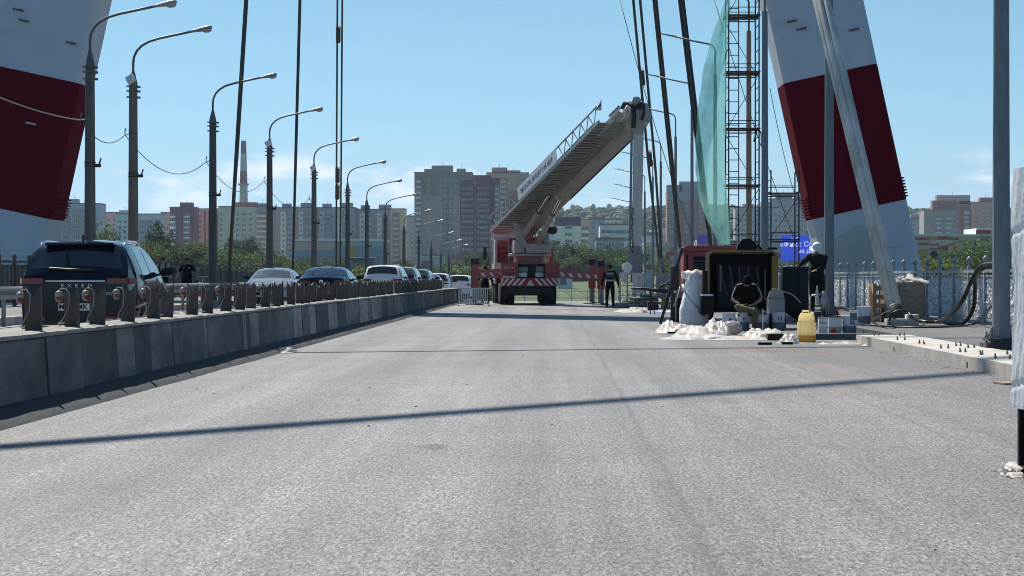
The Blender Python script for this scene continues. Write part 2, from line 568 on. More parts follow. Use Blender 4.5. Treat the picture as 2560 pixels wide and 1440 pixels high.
# kerb: stones with a drain notch and anchor bolts left standing
kerb = bpy.data.objects.new('kerb', None); COL.objects.link(kerb)
tag(kerb, 'pale concrete kerb with anchor bolts along the pavement edge', kind='structure')
ends = [5, 11, 17.6, 24.0, 30.1, 36.6, 41.2]
for a, b in list(zip(ends, ends[1:])) + [(61, 68), (68, 75), (75, 82), (82, 91.9)]:
    j = random.uniform(-0.012, 0.012)
    mb = MB().prism([(a+0.012, -0.04), (b-0.11, -0.04), (b-0.11, 0.085), (b-0.006, 0.085), (b-0.006, 0.156), (b-0.02, 0.168), (a+0.03, 0.168), (a+0.012, 0.156)], 5.64+j, 6.64+j, 'YZ')
    mb.build('kerb_stone', CONC, kerb, fix=True)
BOLT = M('rusty_bolt', (0.27, 0.23, 0.20), 0.7, 0.6, var=0.3, scale=40)
bolt_me = MB().tube([(0, 0, 0), (0, 0, 0.07)], 0.012, 6).tube([(0, 0, 0.012), (0, 0, 0.03)], 0.021, 6).mesh('anchor_bolt', BOLT)
for y in [22.5, 23.6, 25.0, 26.0, 27.2, 28.1, 29.0, 30.6, 31.5, 32.4, 33.4, 34.5, 35.5, 36.9, 37.8, 38.7, 39.6, 40.4]:
    for x in (5.88, 6.34):
        if random.random() < 0.6:
            for dx in (0, 0.06):
                o = put('anchor_bolt', bolt_me, kerb, (x + dx + random.uniform(-.05, .05), y + random.uniform(-.2, .2), 0.165), (random.uniform(-.25, .25), random.uniform(-.25, .25), 0))
strip('kerb_far', 5.63, 6.63, 0.16, CONC, 0.2, [y for y in YS if y >= 92])
# low stone kerb that carries the opposite guard rail
strip('kerb_opposite', -12.98, -12.75, 0.32, CONC, 0.36)
# asphalt lip along the foot of the central barrier
LIP = M('asphalt_lip', (0.022, 0.022, 0.024), 0.8, var=0.35, scale=6, bump=0.9, bscale=25)
mb = MB()
ysl = [6 + 0.25*i for i in range(340)] + [91 + 6*i for i in range(8)]
def lipz(y, k): return noise.noise(Vector((y*1.3, k*9.1, 0))) * 0.008
for y in ysl:
    z = deck(y)
    w = 0.36 + 0.03*noise.noise(Vector((y*0.35, 2, 5))) + 0.02*noise.noise(Vector((y*3.1, 2, 9)))
    for k, (x, h) in enumerate(((0, 0.14), (0.08, 0.125), (w*0.6, 0.07), (w*0.86, 0.035), (w, -0.004))):
        mb.v.append(Vector((-4.87 + x, y, z + h + (lipz(y, k) if 0 < k < 4 else 0))))
for i in range(len(ysl)-1):
    for k in range(4):
        a = i*5+k
        mb.f.append([a, a+1, a+6, a+5]); mb.m.append(0)
tag(mb.build('barrier_footing', LIP, smooth=True), kind='structure')
# ================================================================== CENTRAL BARRIER
BAR = [M('barrier_concrete_%d' % i, c, 0.9, var=0.38, scale=5.0, stretch=(1, 0.38, 0.9), bump=0.9, bscale=60, rand=0.45,
         dirt=(0.03, 0.031, 0.034), dirt_amt=0.75, dirt_scale=1.6) for i, c in enumerate([(0.155, 0.155, 0.155), (0.20, 0.20, 0.195), (0.135, 0.137, 0.142), (0.34, 0.33, 0.31)])]
BCAP = M('barrier_cap', (0.30, 0.28, 0.25), 0.95, var=0.4, scale=7, bump=1.0, bscale=30, dirt=(0.12, 0.11, 0.1), dirt_amt=0.5)
barrier = thing('concrete_barrier', 'long grey concrete barrier dividing the carriageways, topped with notched posts', 'barrier', (0, 0, 0))
y = 8.0
XB = -4.85
rnd = random.Random(5)
while y < 112:
    L = rnd.choice([0.4, 0.7, 1.0, 1.2, 1.5, 1.9, 2.4]) * (1.0 if y < 40 else 1.25)
    z0, z1 = deck(y), deck(y + L)
    off = rnd.uniform(-0.014, 0.014)
    h = 0.70 + rnd.uniform(-0.008, 0.008)
    pick = 3 if (35 < y < 58 and rnd.random() < 0.3) else rnd.choice([0, 0, 1, 2, 2])
    a, b = y + 0.008, y + L - 0.008
    mb = MB().prism([(XB + off + 0.045, 0.0), (XB + off + 0.02, 0.35), (XB + off, h-0.03), (XB + off - 0.03, h), (XB - 0.50, h), (XB - 0.54, 0.0)], a, b, 'XZ')
    mb.v = [Vector((p.x, p.y, p.z + z0 + (z1-z0)*(p.y-a)/(b-a))) for p in mb.v]
    mb.build('block', BAR[pick], barrier, fix=True)
    y += L
# rough mortar capping
mb = MB()
yc = [8 + 0.22*i for i in range(474)]
for yy in yc:
    zz = deck(yy)
    n1 = noise.noise(Vector((yy*2.1, 0.3, 1))) * 0.016 + noise.noise(Vector((yy*7, 3, 1))) * 0.008
    n2 = noise.noise(Vector((yy*3.3, 7.3, 1))) * 0.012
    for x, h in ((XB+0.012+n1, 0.690), (XB+0.006+n1, 0.722+n2), (XB-0.10, 0.738+n2), (XB-0.4, 0.738-n2), (XB-0.53+n2, 0.722), (XB-0.535, 0.69)):
        mb.v.append(Vector((x, yy, zz + h)))
for i in range(len(yc)-1):
    for k in range(5):
        a = i*6+k
        mb.f.append([a, a+6, a+7, a+1]); mb.m.append(0)
mb.build('capping', BCAP, barrier, smooth=35)

# notched steel posts that stand on the capping
PST = M('post_steel', (0.085, 0.073, 0.062), 0.8, 0.15, var=0.25, scale=8, bump=0.2, bscale=60, rand=0.2, dirt=(0.14, 0.12, 0.10), dirt_amt=0.35)
def post_mesh(w, h, notch):
    mb = MB()
    p = [(-w/2, 0), (w/2, 0), (w/2, h), (w*0.36, h-0.03), (0.0, h-notch), (-w*0.36, h-0.03), (-w/2, h)]
    mb.prism(p, -0.004, 0.004, 'XZ')
    mb.bx(-w/2-0.004, -w/2, -0.004, 0.045, 0, h*0.985)
    mb.bx(w/2, w/2+0.004, -0.004, 0.045, 0, h*0.985)
    mb.tube([(w*0.1, 0.0, 0.06), (w*0.1, -0.012, 0.06)], 0.012, 6)
    return mb.mesh('notched_post', PST)
pm = [post_mesh(0.15, 0.44, 0.11), post_mesh(0.145, 0.42, 0.13), post_mesh(0.16, 0.45, 0.12)]
pu = [(83, 18.5), (178, 20.0), (243, 21.0), (318, 22.6), (383, 24.3), (416, 25.3), (480, 27.0), (518, 28.4), (565, 30.3), (600, 31.6), (628, 32.6)]
pys = [p[1] for p in pu]
yy = 36.6
while yy < 96:
    pys.append(yy); yy += rnd.uniform(0.95, 1.5)
PX = []
for i, yy in enumerate(pys):
    x = -4.98 - rnd.uniform(0, 0.12)
    if i < len(pu): x = -5.0; yy = -5.0*F/(pu[i][0]-U0)
    PX.append((x, yy))
    o = put('notched_post', pm[i % 3], barrier, (x, yy, deck(yy) + 0.725), (rnd.uniform(-.05, .05), rnd.uniform(-.05, .05), rnd.uniform(-0.35, 0.35)))

# red and white warning lamps on cords
LW = M('lamp_white', (0.27, 0.25, 0.22), 0.5, var=0.2, scale=20)
LR = M('lamp_red', (0.22, 0.03, 0.03), 0.45, var=0.15, scale=20, trans=0.15)
LC = M('grey_cord', (0.30, 0.28, 0.25), 0.8)
lamp_posts = [0, 1, 2, 3, 4, 6, 7, 8, 9, 12, 14, 17, 19, 21, 24, 28]
lab = ['leftmost, beside the first notched post', 'second along the barrier, over the plate of the dark car', 'third along the barrier, close to the second one', 'fourth along the barrier, behind the dark car', 'fifth along the barrier, at the side of the dark car',
       'sixth along the barrier, below the man in the dark polo', 'seventh along the barrier, below the opposite guard rail', 'eighth along the barrier', 'ninth along the barrier', 'tenth along the barrier, before the silver oncoming car']
wb = MB().lathe([(0.012, 0.062), (0.027, 0.055), (0.04, 0.037), (0.044, 0.01), (0.04, 0.0)], 14).mesh('lamp_cap', LW, 60)
rb = MB().lathe([(0.037, 0.0), (0.039, -0.018), (0.034, -0.037), (0.018, -0.055), (0.003, -0.06)], 14).mesh('red_glass', LR, 60)
for i, k in enumerate(lamp_posts):
    x, yy = PX[k]
    t = thing('warning_lamp', 'red and white warning lamp, ' + (lab[i] if i < len(lab) else '%s along the barrier' % ORD[i]), 'lamp', (x - 0.13, yy + 0.02, deck(yy) + 1.05), rnd.uniform(-.2, .2), 'warning lamps on the barrier')
    put('lamp_cap', wb, t); put('red_glass', rb, t)
    nx, ny = PX[min(k+1, len(PX)-1)]
    MB().tube([(0, 0, 0.07), (0.02, 0, 0.082), (0.07, -0.03, 0.08), (0.11, -0.05, 0.03), (0.1, -0.05, -0.12), (0.04, -0.05, -0.24), (-0.02, 0.1, -0.285), (-0.02, 0.5, -0.285), (0.05, 0.8, -0.28)], 0.006, 5).build('cord', LC, t, True)

# ================================================================== PYLON
PW = M('pylon_white', (0.62, 0.64, 0.68), 0.7, var=0.05, scale=0.6, dirt=(0.36, 0.37, 0.38), dirt_amt=0.22, dirt_scale=0.5)
PR = M('pylon_red', (0.145, 0.001, 0.012), 0.9, spec=0.06, var=0.12, scale=0.7, dirt=(0.10, 0.002, 0.009), dirt_amt=0.4, dirt_scale=0.7)
PP = M('pylon_patch', (0.50, 0.50, 0.45), 0.6, var=0.06, scale=1)
PD = M('pylon_dark', (0.16, 0.10, 0.10), 0.7)
pyl = thing('bridge_pylon', 'tall red and white banded bridge pylon with two inclined legs', 'pylon', (-5.4, 96.5, -1.0))
DY, LWD, LDP, SL = 96.5, 4.16, 3.0, 0.216
def leg(side):
    # side +1: right leg, -1: left leg; the legs meet at the top
    ax = lambda z: (14.1 - SL*z) if side > 0 else (-24.9 + SL*z)
    a = Vector((-SL*side, 0, 1)).normalized()
    x = Vector((1, 0, SL*side)).normalized()
    cuts = [-3, 4.2, 10.1, 15.9, 21.6, 27.3, 33, 38.7, 44.4, 50.1, 55.8, 61.5, 67.2, 72.9, 78.6, 88.2]
    off = Vector((-5.4, 96.5, -1.0))
    first = None
    for i in range(len(cuts)-1):
        c0 = Vector((ax(cuts[i]), DY, cuts[i])); c1 = Vector((ax(cuts[i+1]), DY, cuts[i+1]))
        h = LWD/2; d = LDP/2; ch = 0.18
        vs = []
        for c in (c0, c1):
            for sx, sy in ((-h+ch, -d), (h-ch, -d), (h, -d+ch), (h, d-ch), (h-ch, d), (-h+ch, d), (-h, d-ch), (-h, -d+ch)):
                vs.append(c + x*sx + Vector((0, sy, 0)) - off)
        fs = [list(range(8))[::-1], list(range(8, 16))] + [(k, (k+1) % 8, 8+(k+1) % 8, 8+k) for k in range(8)]
        o = MB().add(vs, fs).build('red_band' if i % 2 else 'white_band', PR if i % 2 else PW, pyl, fix=True)
        if i == 1: red = o
        if i == 0: low = o
        if i == 2: up = o
    # ribbed collar just above the lower white band
    for k in range(7):
        z = 4.35 + 0.13*k
        c = Vector((ax(z), DY, z)) - off
        mb = MB()
        sgn = 1
        for sgn in (-1, 1):
            MB().beam(c + x*sgn*(LWD/2+0.03) - Vector((0, LDP/2-0.1, 0)), c + x*sgn*(LWD/2+0.03) + Vector((0, LDP/2-0.1, 0)), 0.14, 0.06).build('collar_rib', PR, red)
        
    # small welded lugs on the near face
    for z, fx in ((12.6, -0.28), (11.7, 0.33), (12.2, -0.2), (2.4, 0.25), (8.0, 0.1)):
        c = Vector((ax(z), DY, z)) - off + x*fx*LWD - Vector((0, LDP/2+0.05, 0))
        MB().beam(c - x*0.22, c + x*0.22, 0.1, 0.07).build('lug', PD if z > 9 else PW, up if z > 9 else low)
    if side > 0:
        c = Vector((ax(2.0), DY, 2.1)) - off - Vector((0.55, LDP/2+0.006, 0))
        pts = []
        for k in range(22):
            t = 2*math.pi*k/22
            pts.append(c + x*(1.15*math.cos(t)*(1+0.12*math.sin(3*t+1))) + a*(1.35*math.sin(t)*(1+0.1*math.cos(5*t))))
        MB().add(pts, [list(range(22))]).build('paint_patch', PP, low)
leg(1); leg(-1)

# ================================================================== STAY CABLES
CB = M('cable_dark', (0.055, 0.06, 0.055), 0.6, var=0.25, scale=1.5, stretch=(1, 1, 0.4))
CG = M('cable_grey', (0.62, 0.61, 0.57), 0.65, var=0.25, scale=1.2, stretch=(1, 1, 0.3), dirt=(0.13, 0.12, 0.1), dirt_amt=0.4)
CBK = M('black_rubber', (0.015, 0.015, 0.016), 0.6)
def cable(label, bottom, z_top, side, n, r, spread0, spread1, mat, dampers=()):
    ax = (14.1 - SL*z_top - 0.6) if side > 0 else (-24.9 + SL*z_top + 0.6)
    b = Vector(bottom); tpt = Vector((ax, DY, z_top))
    t = thing('stay_cable', label, 'cable', b, 0, 'stay cables of the bridge')
    a = (tpt - b).normalized()
    x = a.cross(Vector((0, 1, 0))).normalized(); y_ = a.cross(x)
    for k in range(n):
        if n <= 2: q = x * (k - (n-1)/2)
        else:
            ang = 2*math.pi*k/n
            q = x*math.cos(ang)*0.5 + y_*math.sin(ang)*0.5
        MB().tube([q*spread0, (tpt-b)*0.12 + q*spread1, (tpt - b) + q*spread1], r, 8).build('strand', mat, t, True)
    MB().tube([a*-0.5, a*0.22, a*0.26], [0.5*spread0+r+0.015, 0.5*spread0+r+0.015, 0.5*spread0+r], 10).build('anchor_sleeve', CBK, t, True)
    for f in dampers:
        c = (tpt - b)*f
        MB().tube([c - a*0.55 + x*0.08, c + a*0.55 + x*0.08], 0.16, 6).build('damper', CB, t)
    return t
cable('thick pale grey stay cable with ridges, leaning over the railing beside the wrapped pallet', (7.80, 50.2, 0.35), 66, 1, 6, 0.075, 0.20, 0.30, CG)
cable('dark stay cable to the right of the boom, passing behind the green net', (7.2, 98, 0.3), 66, 1, 4, 0.055, 0.03, 0.2, CB)
cable('dark stay cable to the right of the boom, middle one of three', (7.2, 122, 0.1), 68, 1, 4, 0.055, 0.03, 0.18, CB)
cable('dark double stay cable closest to the vertical boom arm', (7.3, 148, -0.2), 70, 1, 2, 0.09, 0.05, 0.42, CB, (0.13, 0.2))
cable('dark stay cable beside the third left street lamp, first of the three on the left', (-14.7, 98, 0.3), 64, -1, 4, 0.05, 0.03, 0.1, CB)
cable('dark stay cable crossing the arm of the fourth left street lamp', (-14.7, 122, 0.1), 67, -1, 3, 0.045, 0.03, 0.1, CB)
cable('dark double stay cable with dampers above the dark sedan', (-14.7, 147.7, -0.2), 70, -1, 2, 0.06, 0.25, 0.3, CB, (0.1, 0.115, 0.235))
cable('pair of thin stay cables passing overhead, throwing a thin double shadow on the road', (-14.9, 33.2, 0.3), 84, -1, 2, 0.1, 0.2, 0.5, CB)
cable('thick stay cable passing overhead, throwing the broad shadow across the near road', (-14.9, 2.4, 0.3), 80, -1, 5, 0.09, 0.1, 0.26, CB)

# ================================================================== STREET LAMPS, OLD CONCRETE ONES
PC = M('lamp_concrete', (0.125, 0.12, 0.108), 0.85, var=0.3, scale=2.5, stretch=(1.4, 1.4, 0.35), bump=0.5, bscale=25, rand=0.15, dirt=(0.05, 0.047, 0.042), dirt_amt=0.55, dirt_scale=3)
PC2 = M('lamp_concrete_warm', (0.20, 0.165, 0.13), 0.85, var=0.3, scale=2.5, stretch=(1.4, 1.4, 0.35), bump=0.5, bscale=25, dirt=(0.07, 0.06, 0.05), dirt_amt=0.5, dirt_scale=3)
PM = M('lamp_metal', (0.15, 0.155, 0.16), 0.55, 0.4, var=0.2, scale=6, rand=0.2)
PH = M('lamp_head_metal', (0.33, 0.32, 0.31), 0.45, 0.4, var=0.2, scale=6, rand=0.25)
PG = M('lamp_glass', (0.55, 0.55, 0.5), 0.2, var=0.1, trans=0.3)
WHT = M('white_box', (0.75, 0.75, 0.74), 0.5)
def arm_pts():
    key = [(0, 8.0), (0, 8.35), (0.03, 8.55), (0.12, 8.74), (0.27, 8.9), (0.5, 9.04), (0.85, 9.15), (1.4, 9.27), (2.02, 9.40)]
    return [Vector((x, 0, z)) for x, z in key]
def head(mb_loc):
    pass
def make_lamp(name, label, loc, pole_mat, flood, idx):
    t = thing(name, label, 'street lamp', loc, 0, 'old concrete street lamps along the opposite pavement')
    MB().tube([(0, 0, -0.1), (0, 0, 3), (0, 0, 7.62)], [0.19, 0.165, 0.135], 14).build('pole', pole_mat, t, 40)
    cp = MB().tube([(0, 0, 7.6), (0, 0, 7.68), (0, 0, 8.06)], [0.15, 0.14, 0.05], 10)
    for zz in (7.55, 7.4, 7.2):
        cp.tube([(0, 0, zz), (0, 0, zz+0.05)], 0.155, 12)
        cp.bx(0.14, 0.24, -0.02, 0.02, zz-0.03, zz+0.04)
        cp.bx(-0.22, -0.14, -0.02, 0.02, zz, zz+0.05)
    cp.build('cap', PM, t, 40)
    MB().tube(arm_pts(), 0.042, 8).build('arm', PM, t, True)
    d = Vector((0.977, 0, 0.21))
    b = Vector((2.0, 0, 9.395))
    h = MB()
    b = Vector((1.86, 0, 9.366))
    h.tube([b, b + d*0.12, b + d*0.33, b + d*0.52, b + d*0.66, b + d*0.73, b + d*0.76], [0.045, 0.065, 0.10, 0.125, 0.115, 0.07, 0.01], 12, flat=0.7)
    ho = h.build('lamp_head', PH, t, True)
    g = MB().ell(b + d*0.55 + Vector((0.02, 0, -0.05)), (0.165, 0.12, 0.1), 12, 8)
    g.build('lamp_glass', PG, ho, True)
    w = MB()
    w.tube([(-0.16, 0, 6.0), (-0.27, 0, 5.98), (-0.27, 0, 6.1), (-0.24, 0, 6.2)], 0.02, 6)
    w.tube([(0, 0, 6.02), (0, 0, 6.05)], 0.156, 12)
    w.build('wire_bracket', PM, t)
    k = MB()
    k.tube([(0, 0, 4.6), (0, 0, 4.63)], 0.175, 12); k.tube([(0, 0, 4.7), (0, 0, 4.73)], 0.173, 12)
    k.bx(0.165, 0.32, -0.05, 0.05, 4.58, 4.68)
    k.beam((0.27, 0, 4.66), (0.33, 0, 4.85), 0.04, 0.04)
    k.build('side_bracket', CBK, t)
    if flood:
        MB().beam((-0.16, -0.17, 7.72), (0.06, -0.2, 7.86), 0.24, 0.16, up=(0, -1, 0.6)).build('floodlight', WHT, t)
    return t
LU = [225, 333, 532, 674, 785, 869, 917, 963, 1010, 1047, 1078, 1102, 1122]
lampD = [13.9*F/(U0-u) for u in LU]
for i, d in enumerate(lampD):
    where = ['leftmost street lamp, dark concrete pole in front of the red and white pylon leg', 'second street lamp from the left, brownish concrete pole with white floodlight', 'third street lamp from the left, next to the factory chimney',
             'fourth street lamp from the left, with a small floodlight at its cap', 'fifth street lamp from the left, above the dark sedan'][i] if i < 5 else '%s street lamp from the left along the opposite pavement' % ORD[i]
    z = deck(d) + 0.28 - (0.45 if 5 < i < 9 else 0.1 if i > 3 else 0)
    make_lamp('street_lamp', where, (-13.9, d, z - 0.33), PC2 if i == 1 else PC, i in (1, 3, 4), i)
WR = M('wire_black', (0.03, 0.03, 0.035), 0.6)
spans = [(-14.17, 48.0, 6.2)] + [(-14.17, d, deck(d) + 5.93) for d in lampD[:6]]
for i, (a, b) in enumerate(zip(spans, spans[1:])):
    o = MB().tube(sag((0, 0, 0), Vector(b)-Vector(a), 0.25 if i == 0 else 0.45 if i < 2 else 0.85), 0.014 if i else 0.02, 5).build('overhead_wire', M('wire_pale', (0.3, 0.29, 0.27), 0.6) if i == 0 else WR, None, True, a)
    tag(o, 'sagging overhead wire ' + ['reaching the leftmost street lamp across the pylon', 'between the first and second street lamps', 'between the second and third street lamps', 'between the third and fourth street lamps', 'between the fourth and fifth street lamps', 'between the fifth and sixth street lamps'][i], 'wire', 'overhead wires')

# ================================================================== STREET LAMPS, NEW STEEL ONES
GS = M('galvanised_steel', (0.20, 0.225, 0.24), 0.55, 0.35, var=0.22, scale=5, stretch=(1.5, 1.5, 0.5), bump=0.1, bscale=30, dirt=(0.13, 0.145, 0.155), dirt_amt=0.4, dirt_scale=4)
PRM = M('primed_pole', (0.42, 0.30, 0.23), 0.7, var=0.15, scale=3)
def steel_lamp(label, u, d, ztop, n=8, mat=None, r=0.14, baseplate=False, thin=1.35):
    x = XU(u, d); z0 = deck(d) + 0.14
    t = thing('steel_street_lamp', label, 'street lamp', (x, d, z0), 0, 'new steel street lamps along the pavement')
    h = ztop - z0
    MB().tube([(0, 0, 0), (0, 0, h)], [r, r*0.72], n).build('pole', mat or GS, t, 30)
    a = [(0, 0, h-0.1), (0, 0, h + thin-0.3), (-0.08, 0, h + thin-0.1), (-0.28, 0, h + thin), (-0.9, 0, h+thin+0.12), (-1.75, 0, h + thin + 0.33)]
    MB().tube(a, 0.04, 8).build('arm', GS, t, True)
    MB().beam((-1.7, 0, h+thin+0.32), (-2.4, 0, h + thin + 0.46), 0.2, 0.06, w1=0.16, h1=0.03).build('lamp_head', GS, t)
    if baseplate:
        MB().bx(-0.28, 0.28, -0.28, 0.28, 0.0, 0.1).bx(-0.24, 0.24, -0.24, 0.24, 0.13, 0.17).build('base_plate', M('base_dark', (0.04, 0.04, 0.045), 0.7), t)
        for sx in (-1, 1):
            for sy in (-1, 1):
                MB().tube([(sx*.19, sy*.19, 0.08), (sx*.19, sy*.19, 0.27)], 0.018, 6).tube([(sx*.19, sy*.19, 0.17), (sx*.19, sy*.19, 0.205)], 0.035, 6).build('nut', BOLT, t)
            MB().prism([(sx*0.13, 0.17), (sx*0.23, 0.17), (sx*0.13, 0.36)], -0.008, 0.008, 'XZ').build('gusset', GS, t, fix=True)
    return t
steel_lamp('grey octagonal steel lamp pole close by, standing on a bolted base plate', 2503, 33.8, 10.4, 8, r=0.143, baseplate=True)
steel_lamp('grey steel lamp pole beside the man in the white cap', 2073, 57.0, 10.4, 8, baseplate=True)
steel_lamp('grey steel lamp pole between the scaffold tower and the pylon leg', 1912, 75.0, 10.35, 8)
steel_lamp('pale pinkish primed lamp pole inside the scaffold tower', 1872, 80.5, 10.3, 12, PRM, r=0.12)
for lb, u, d, zt in (('steel lamp pole seen through the green net', 1788, 96.3, 10.15), ('steel lamp pole just left of the green net', 1730, 112.7, 9.9), ('steel lamp pole crossed by the middle stay cable', 1689, 128, 9.46),
                     ('steel lamp pole beside the double stay cable', 1652, 146, 8.96), ('steel lamp pole second to the right of the vertical boom arm', 1632, 158, 8.5), ('steel lamp pole first to the right of the vertical boom arm', 1612, 172.6, 8.0),
                     ('steel lamp pole hidden behind the vertical boom arm, its arm showing low', 1602, 189, 7.5), ('farthest steel lamp pole behind the boom arm, lowest arm', 1588, 205, 6.9)):
    steel_lamp(lb, u, d, zt, 8, r=0.11)

# ================================================================== RAILINGS
RG = M('railing_grey', (0.30, 0.325, 0.34), 0.55, 0.1, var=0.12, scale=4, bump=0.1)
FOIL = M('railing_film', (0.74, 0.73, 0.70), 0.25, 0.0, var=0.5, scale=26, stretch=(1, 1, 0.45), bump=1.0, bscale=30, dirt=(0.2, 0.22, 0.24), dirt_amt=0.6, dirt_scale=22)
rail = thing('railing', 'grey steel railing with ball finials and film covered panels along the pavement', 'railing', (10.0, 40, 0.14))
post_me = MB().bx(-0.045, 0.045, -0.06, 0.06, 0, 1.36).mesh('post', RG)
fin_me = MB().lathe([(0.05, 1.36), (0.05, 1.38), (0.022, 1.40), (0.022, 1.43), (0.045, 1.45), (0.07, 1.50), (0.066, 1.56), (0.03, 1.60), (0.004, 1.62)], 12).mesh('finial', RG, 60)
bal_me = MB().bx(-0.012, 0.012, -0.012, 0.012, 0.12, 1.13).mesh('baluster', RG)
def panel(seed):
    r_ = random.Random(seed)
    ph = r_.uniform(0, 50)
    def fn(u, v):
        x = noise.noise(Vector((u*14+ph, v*5, 0)))*0.04 + noise.noise(Vector((u*45+ph, v*22, 4)))*0.04
        return (x, 0.1 + 1.8*u, 0.16 + 0.93*v + 0.02*noise.noise(Vector((u*8, v, ph))))
    return MB().grid(fn, 70, 26).mesh('film_panel', FOIL)
pan = [panel(i) for i in range(4)]
k = 0
yy = 39.0
while yy < 96:
    zo = 0.0
    put('post', post_me, rail, (0, yy-40, zo)); put('finial', fin_me, rail, (0, yy-40, zo))
    if yy < 94:
        MB().bx(-0.04, 0.04, 0.06, 1.94, 1.22, 1.29).build('top_rail', RG, rail, loc=(0, yy-40, 0))
        MB().bx(-0.02, 0.02, 0.06, 1.94, 1.12, 1.16).build('middle_rail', RG, rail, loc=(0, yy-40, 0)); MB().bx(-0.03, 0.03, 0.06, 1.94, 0.09, 0.14).build('lower_rail', RG, rail, loc=(0, yy-40, 0))
        put('film_panel', pan[k % 4], rail, (0.015, yy-40, 0))
    k += 1; yy += 2.0
for dy in (0.0,):
    mb = MB()
    for y0 in range(96, 320, 8):
        mb.beam((0, y0-40, deck(y0)+1.25), (0, y0-32, deck(y0+8)+1.25), 0.08, 0.07).beam((0, y0-40, deck(y0)+0.12), (0, y0-32, deck(y0+8)+0.12), 0.06, 0.05)
        for q in range(4):
            yq = y0 + 2*q
            mb.bx(-0.045, 0.045, yq-40-0.06, yq-40+0.06, deck(yq), deck(yq)+1.36).ell((0, yq-40, deck(yq)+1.5), (0.07, 0.07, 0.1), 8, 5)
    tag(mb.build('railing_bays', RG, rail), kind='stuff')
RD = M('railing_dark', (0.10, 0.10, 0.10), 0.75, 0.1, var=0.35, scale=6, bump=0.2, dirt=(0.05, 0.05, 0.05), dirt_amt=0.4, dirt_scale=8)
railL = thing('railing', 'dark weathered railing with solid panels behind the opposite pavement', 'railing', (-17.8, 60, 0.3))
lp = MB().bx(-0.06, 0.06, -0.06, 0.06, 0, 1.5).ell((0, 0, 1.62), (0.075, 0.075, 0.11), 10, 6).tube([(0, 0, 1.5), (0, 0, 1.55)], 0.05, 8).mesh('post', RD)
lpan = MB().bx(-0.012, 0.012, 0.08, 1.92, 0.12, 1.36).bx(0.012, 0.03, 0.4, 0.46, 0.12, 1.36).bx(0.012, 0.03, 0.97, 1.03, 0.12, 1.36).bx(0.012, 0.03, 1.54, 1.6, 0.12, 1.36).mesh('panel', RD)
ltop = MB().bx(-0.05, 0.05, 0.06, 1.94, 1.42, 1.5).mesh('top_rail', RD)
for i in range(92):
    yy = 58 + 2*i
    dz = deck(yy)
    put('post', lp, railL, (0, yy-60, dz)); put('panel', lpan, railL, (0, yy-60, dz)); put('top_rail', ltop, railL, (0, yy-60, dz))

# guard rail of the opposite carriageway
GR = M('guard_rail_steel', (0.24, 0.235, 0.225), 0.6, 0.5, var=0.3, scale=3, stretch=(1, 0.4, 1), rand=0.15, dirt=(0.12, 0.1, 0.08), dirt_amt=0.5)
grd = thing('guard_rail', 'weathered steel guard rail between the opposite road and pavement', 'guard rail', (-12.55, 44, 0.12))
prof = [(0, 0.62), (0.035, 0.64), (0.075, 0.68), (0.075, 0.72), (0.02, 0.76), (0.02, 0.78), (0.075, 0.82), (0.075, 0.86), (0.035, 0.90), (0, 0.92)]
def wbeam(L, s0, s1):
    mb = MB()
    for x, z in prof: mb.v += [Vector((x, 0, z+s0)), Vector((x, L, z+s1)), Vector((x-0.006, 0, z+s0)), Vector((x-0.006, L, z+s1))]
    for i in range(len(prof)-1):
        a = 4*i
        mb.f += [[a, a+4, a+5, a+1], [a+2, a+3, a+7, a+6]]; mb.m += [0, 0]
    mb.f += [[0, 1, 3, 2], [4*len(prof)-4, 4*len(prof)-2, 4*len(prof)-1, 4*len(prof)-3]]; mb.m += [0, 0]
    return mb
gp = MB().bx(-0.10, -0.02, -0.05, 0.05, -0.05, 0.9).bx(-0.03, 0.0, -0.08, 0.08, 0.66, 0.88).mesh('post', GR)
for i in range(50):
    yy = 44 + 4*i
    z0, z1 = deck(yy), deck(yy+4)
    wbeam(4.02, z0, z1).build('rail_beam', GR, grd, smooth=50, loc=(0, yy-44, 0))
    put('post', gp, grd, (0, yy-44, z0)); put('post', gp, grd, (0, yy-42, (z0+z1)/2))
# ================================================================== CARS
def paint(name, col, metal=0.3):
    return M(name, col, 0.07, metal, var=0.04, scale=2, coat=0.0, spec=0.32)
GLASS = M('car_glass', (0.012, 0.015, 0.018), 0.04, var=0.05, spec=0.9)
GLASS_B = M('car_glass_pale', (0.06, 0.075, 0.085), 0.05, var=0.05, spec=1.0)
TRIM = M('black_plastic', (0.012, 0.012, 0.014), 0.55)
TYRE = M('tyre', (0.015, 0.015, 0.015), 0.9, bump=0.3)
RIM = M('alloy', (0.5, 0.5, 0.52), 0.35, 0.8)
CHROME = M('chrome', (0.75, 0.77, 0.8), 0.12, 1.0)
TAIL = M('tail_lamp', (0.16, 0.004, 0.008), 0.18, coat=0.4)
HEADL = M('head_lamp', (0.6, 0.62, 0.65), 0.08, spec=1.0, coat=1.0)
PLATE = M('number_plate', (0.78, 0.78, 0.76), 0.5)
INK = M('ink_black', (0.01, 0.01, 0.012), 0.6)
LETTER = M('letter_silver', (0.55, 0.57, 0.6), 0.3, 0.6)

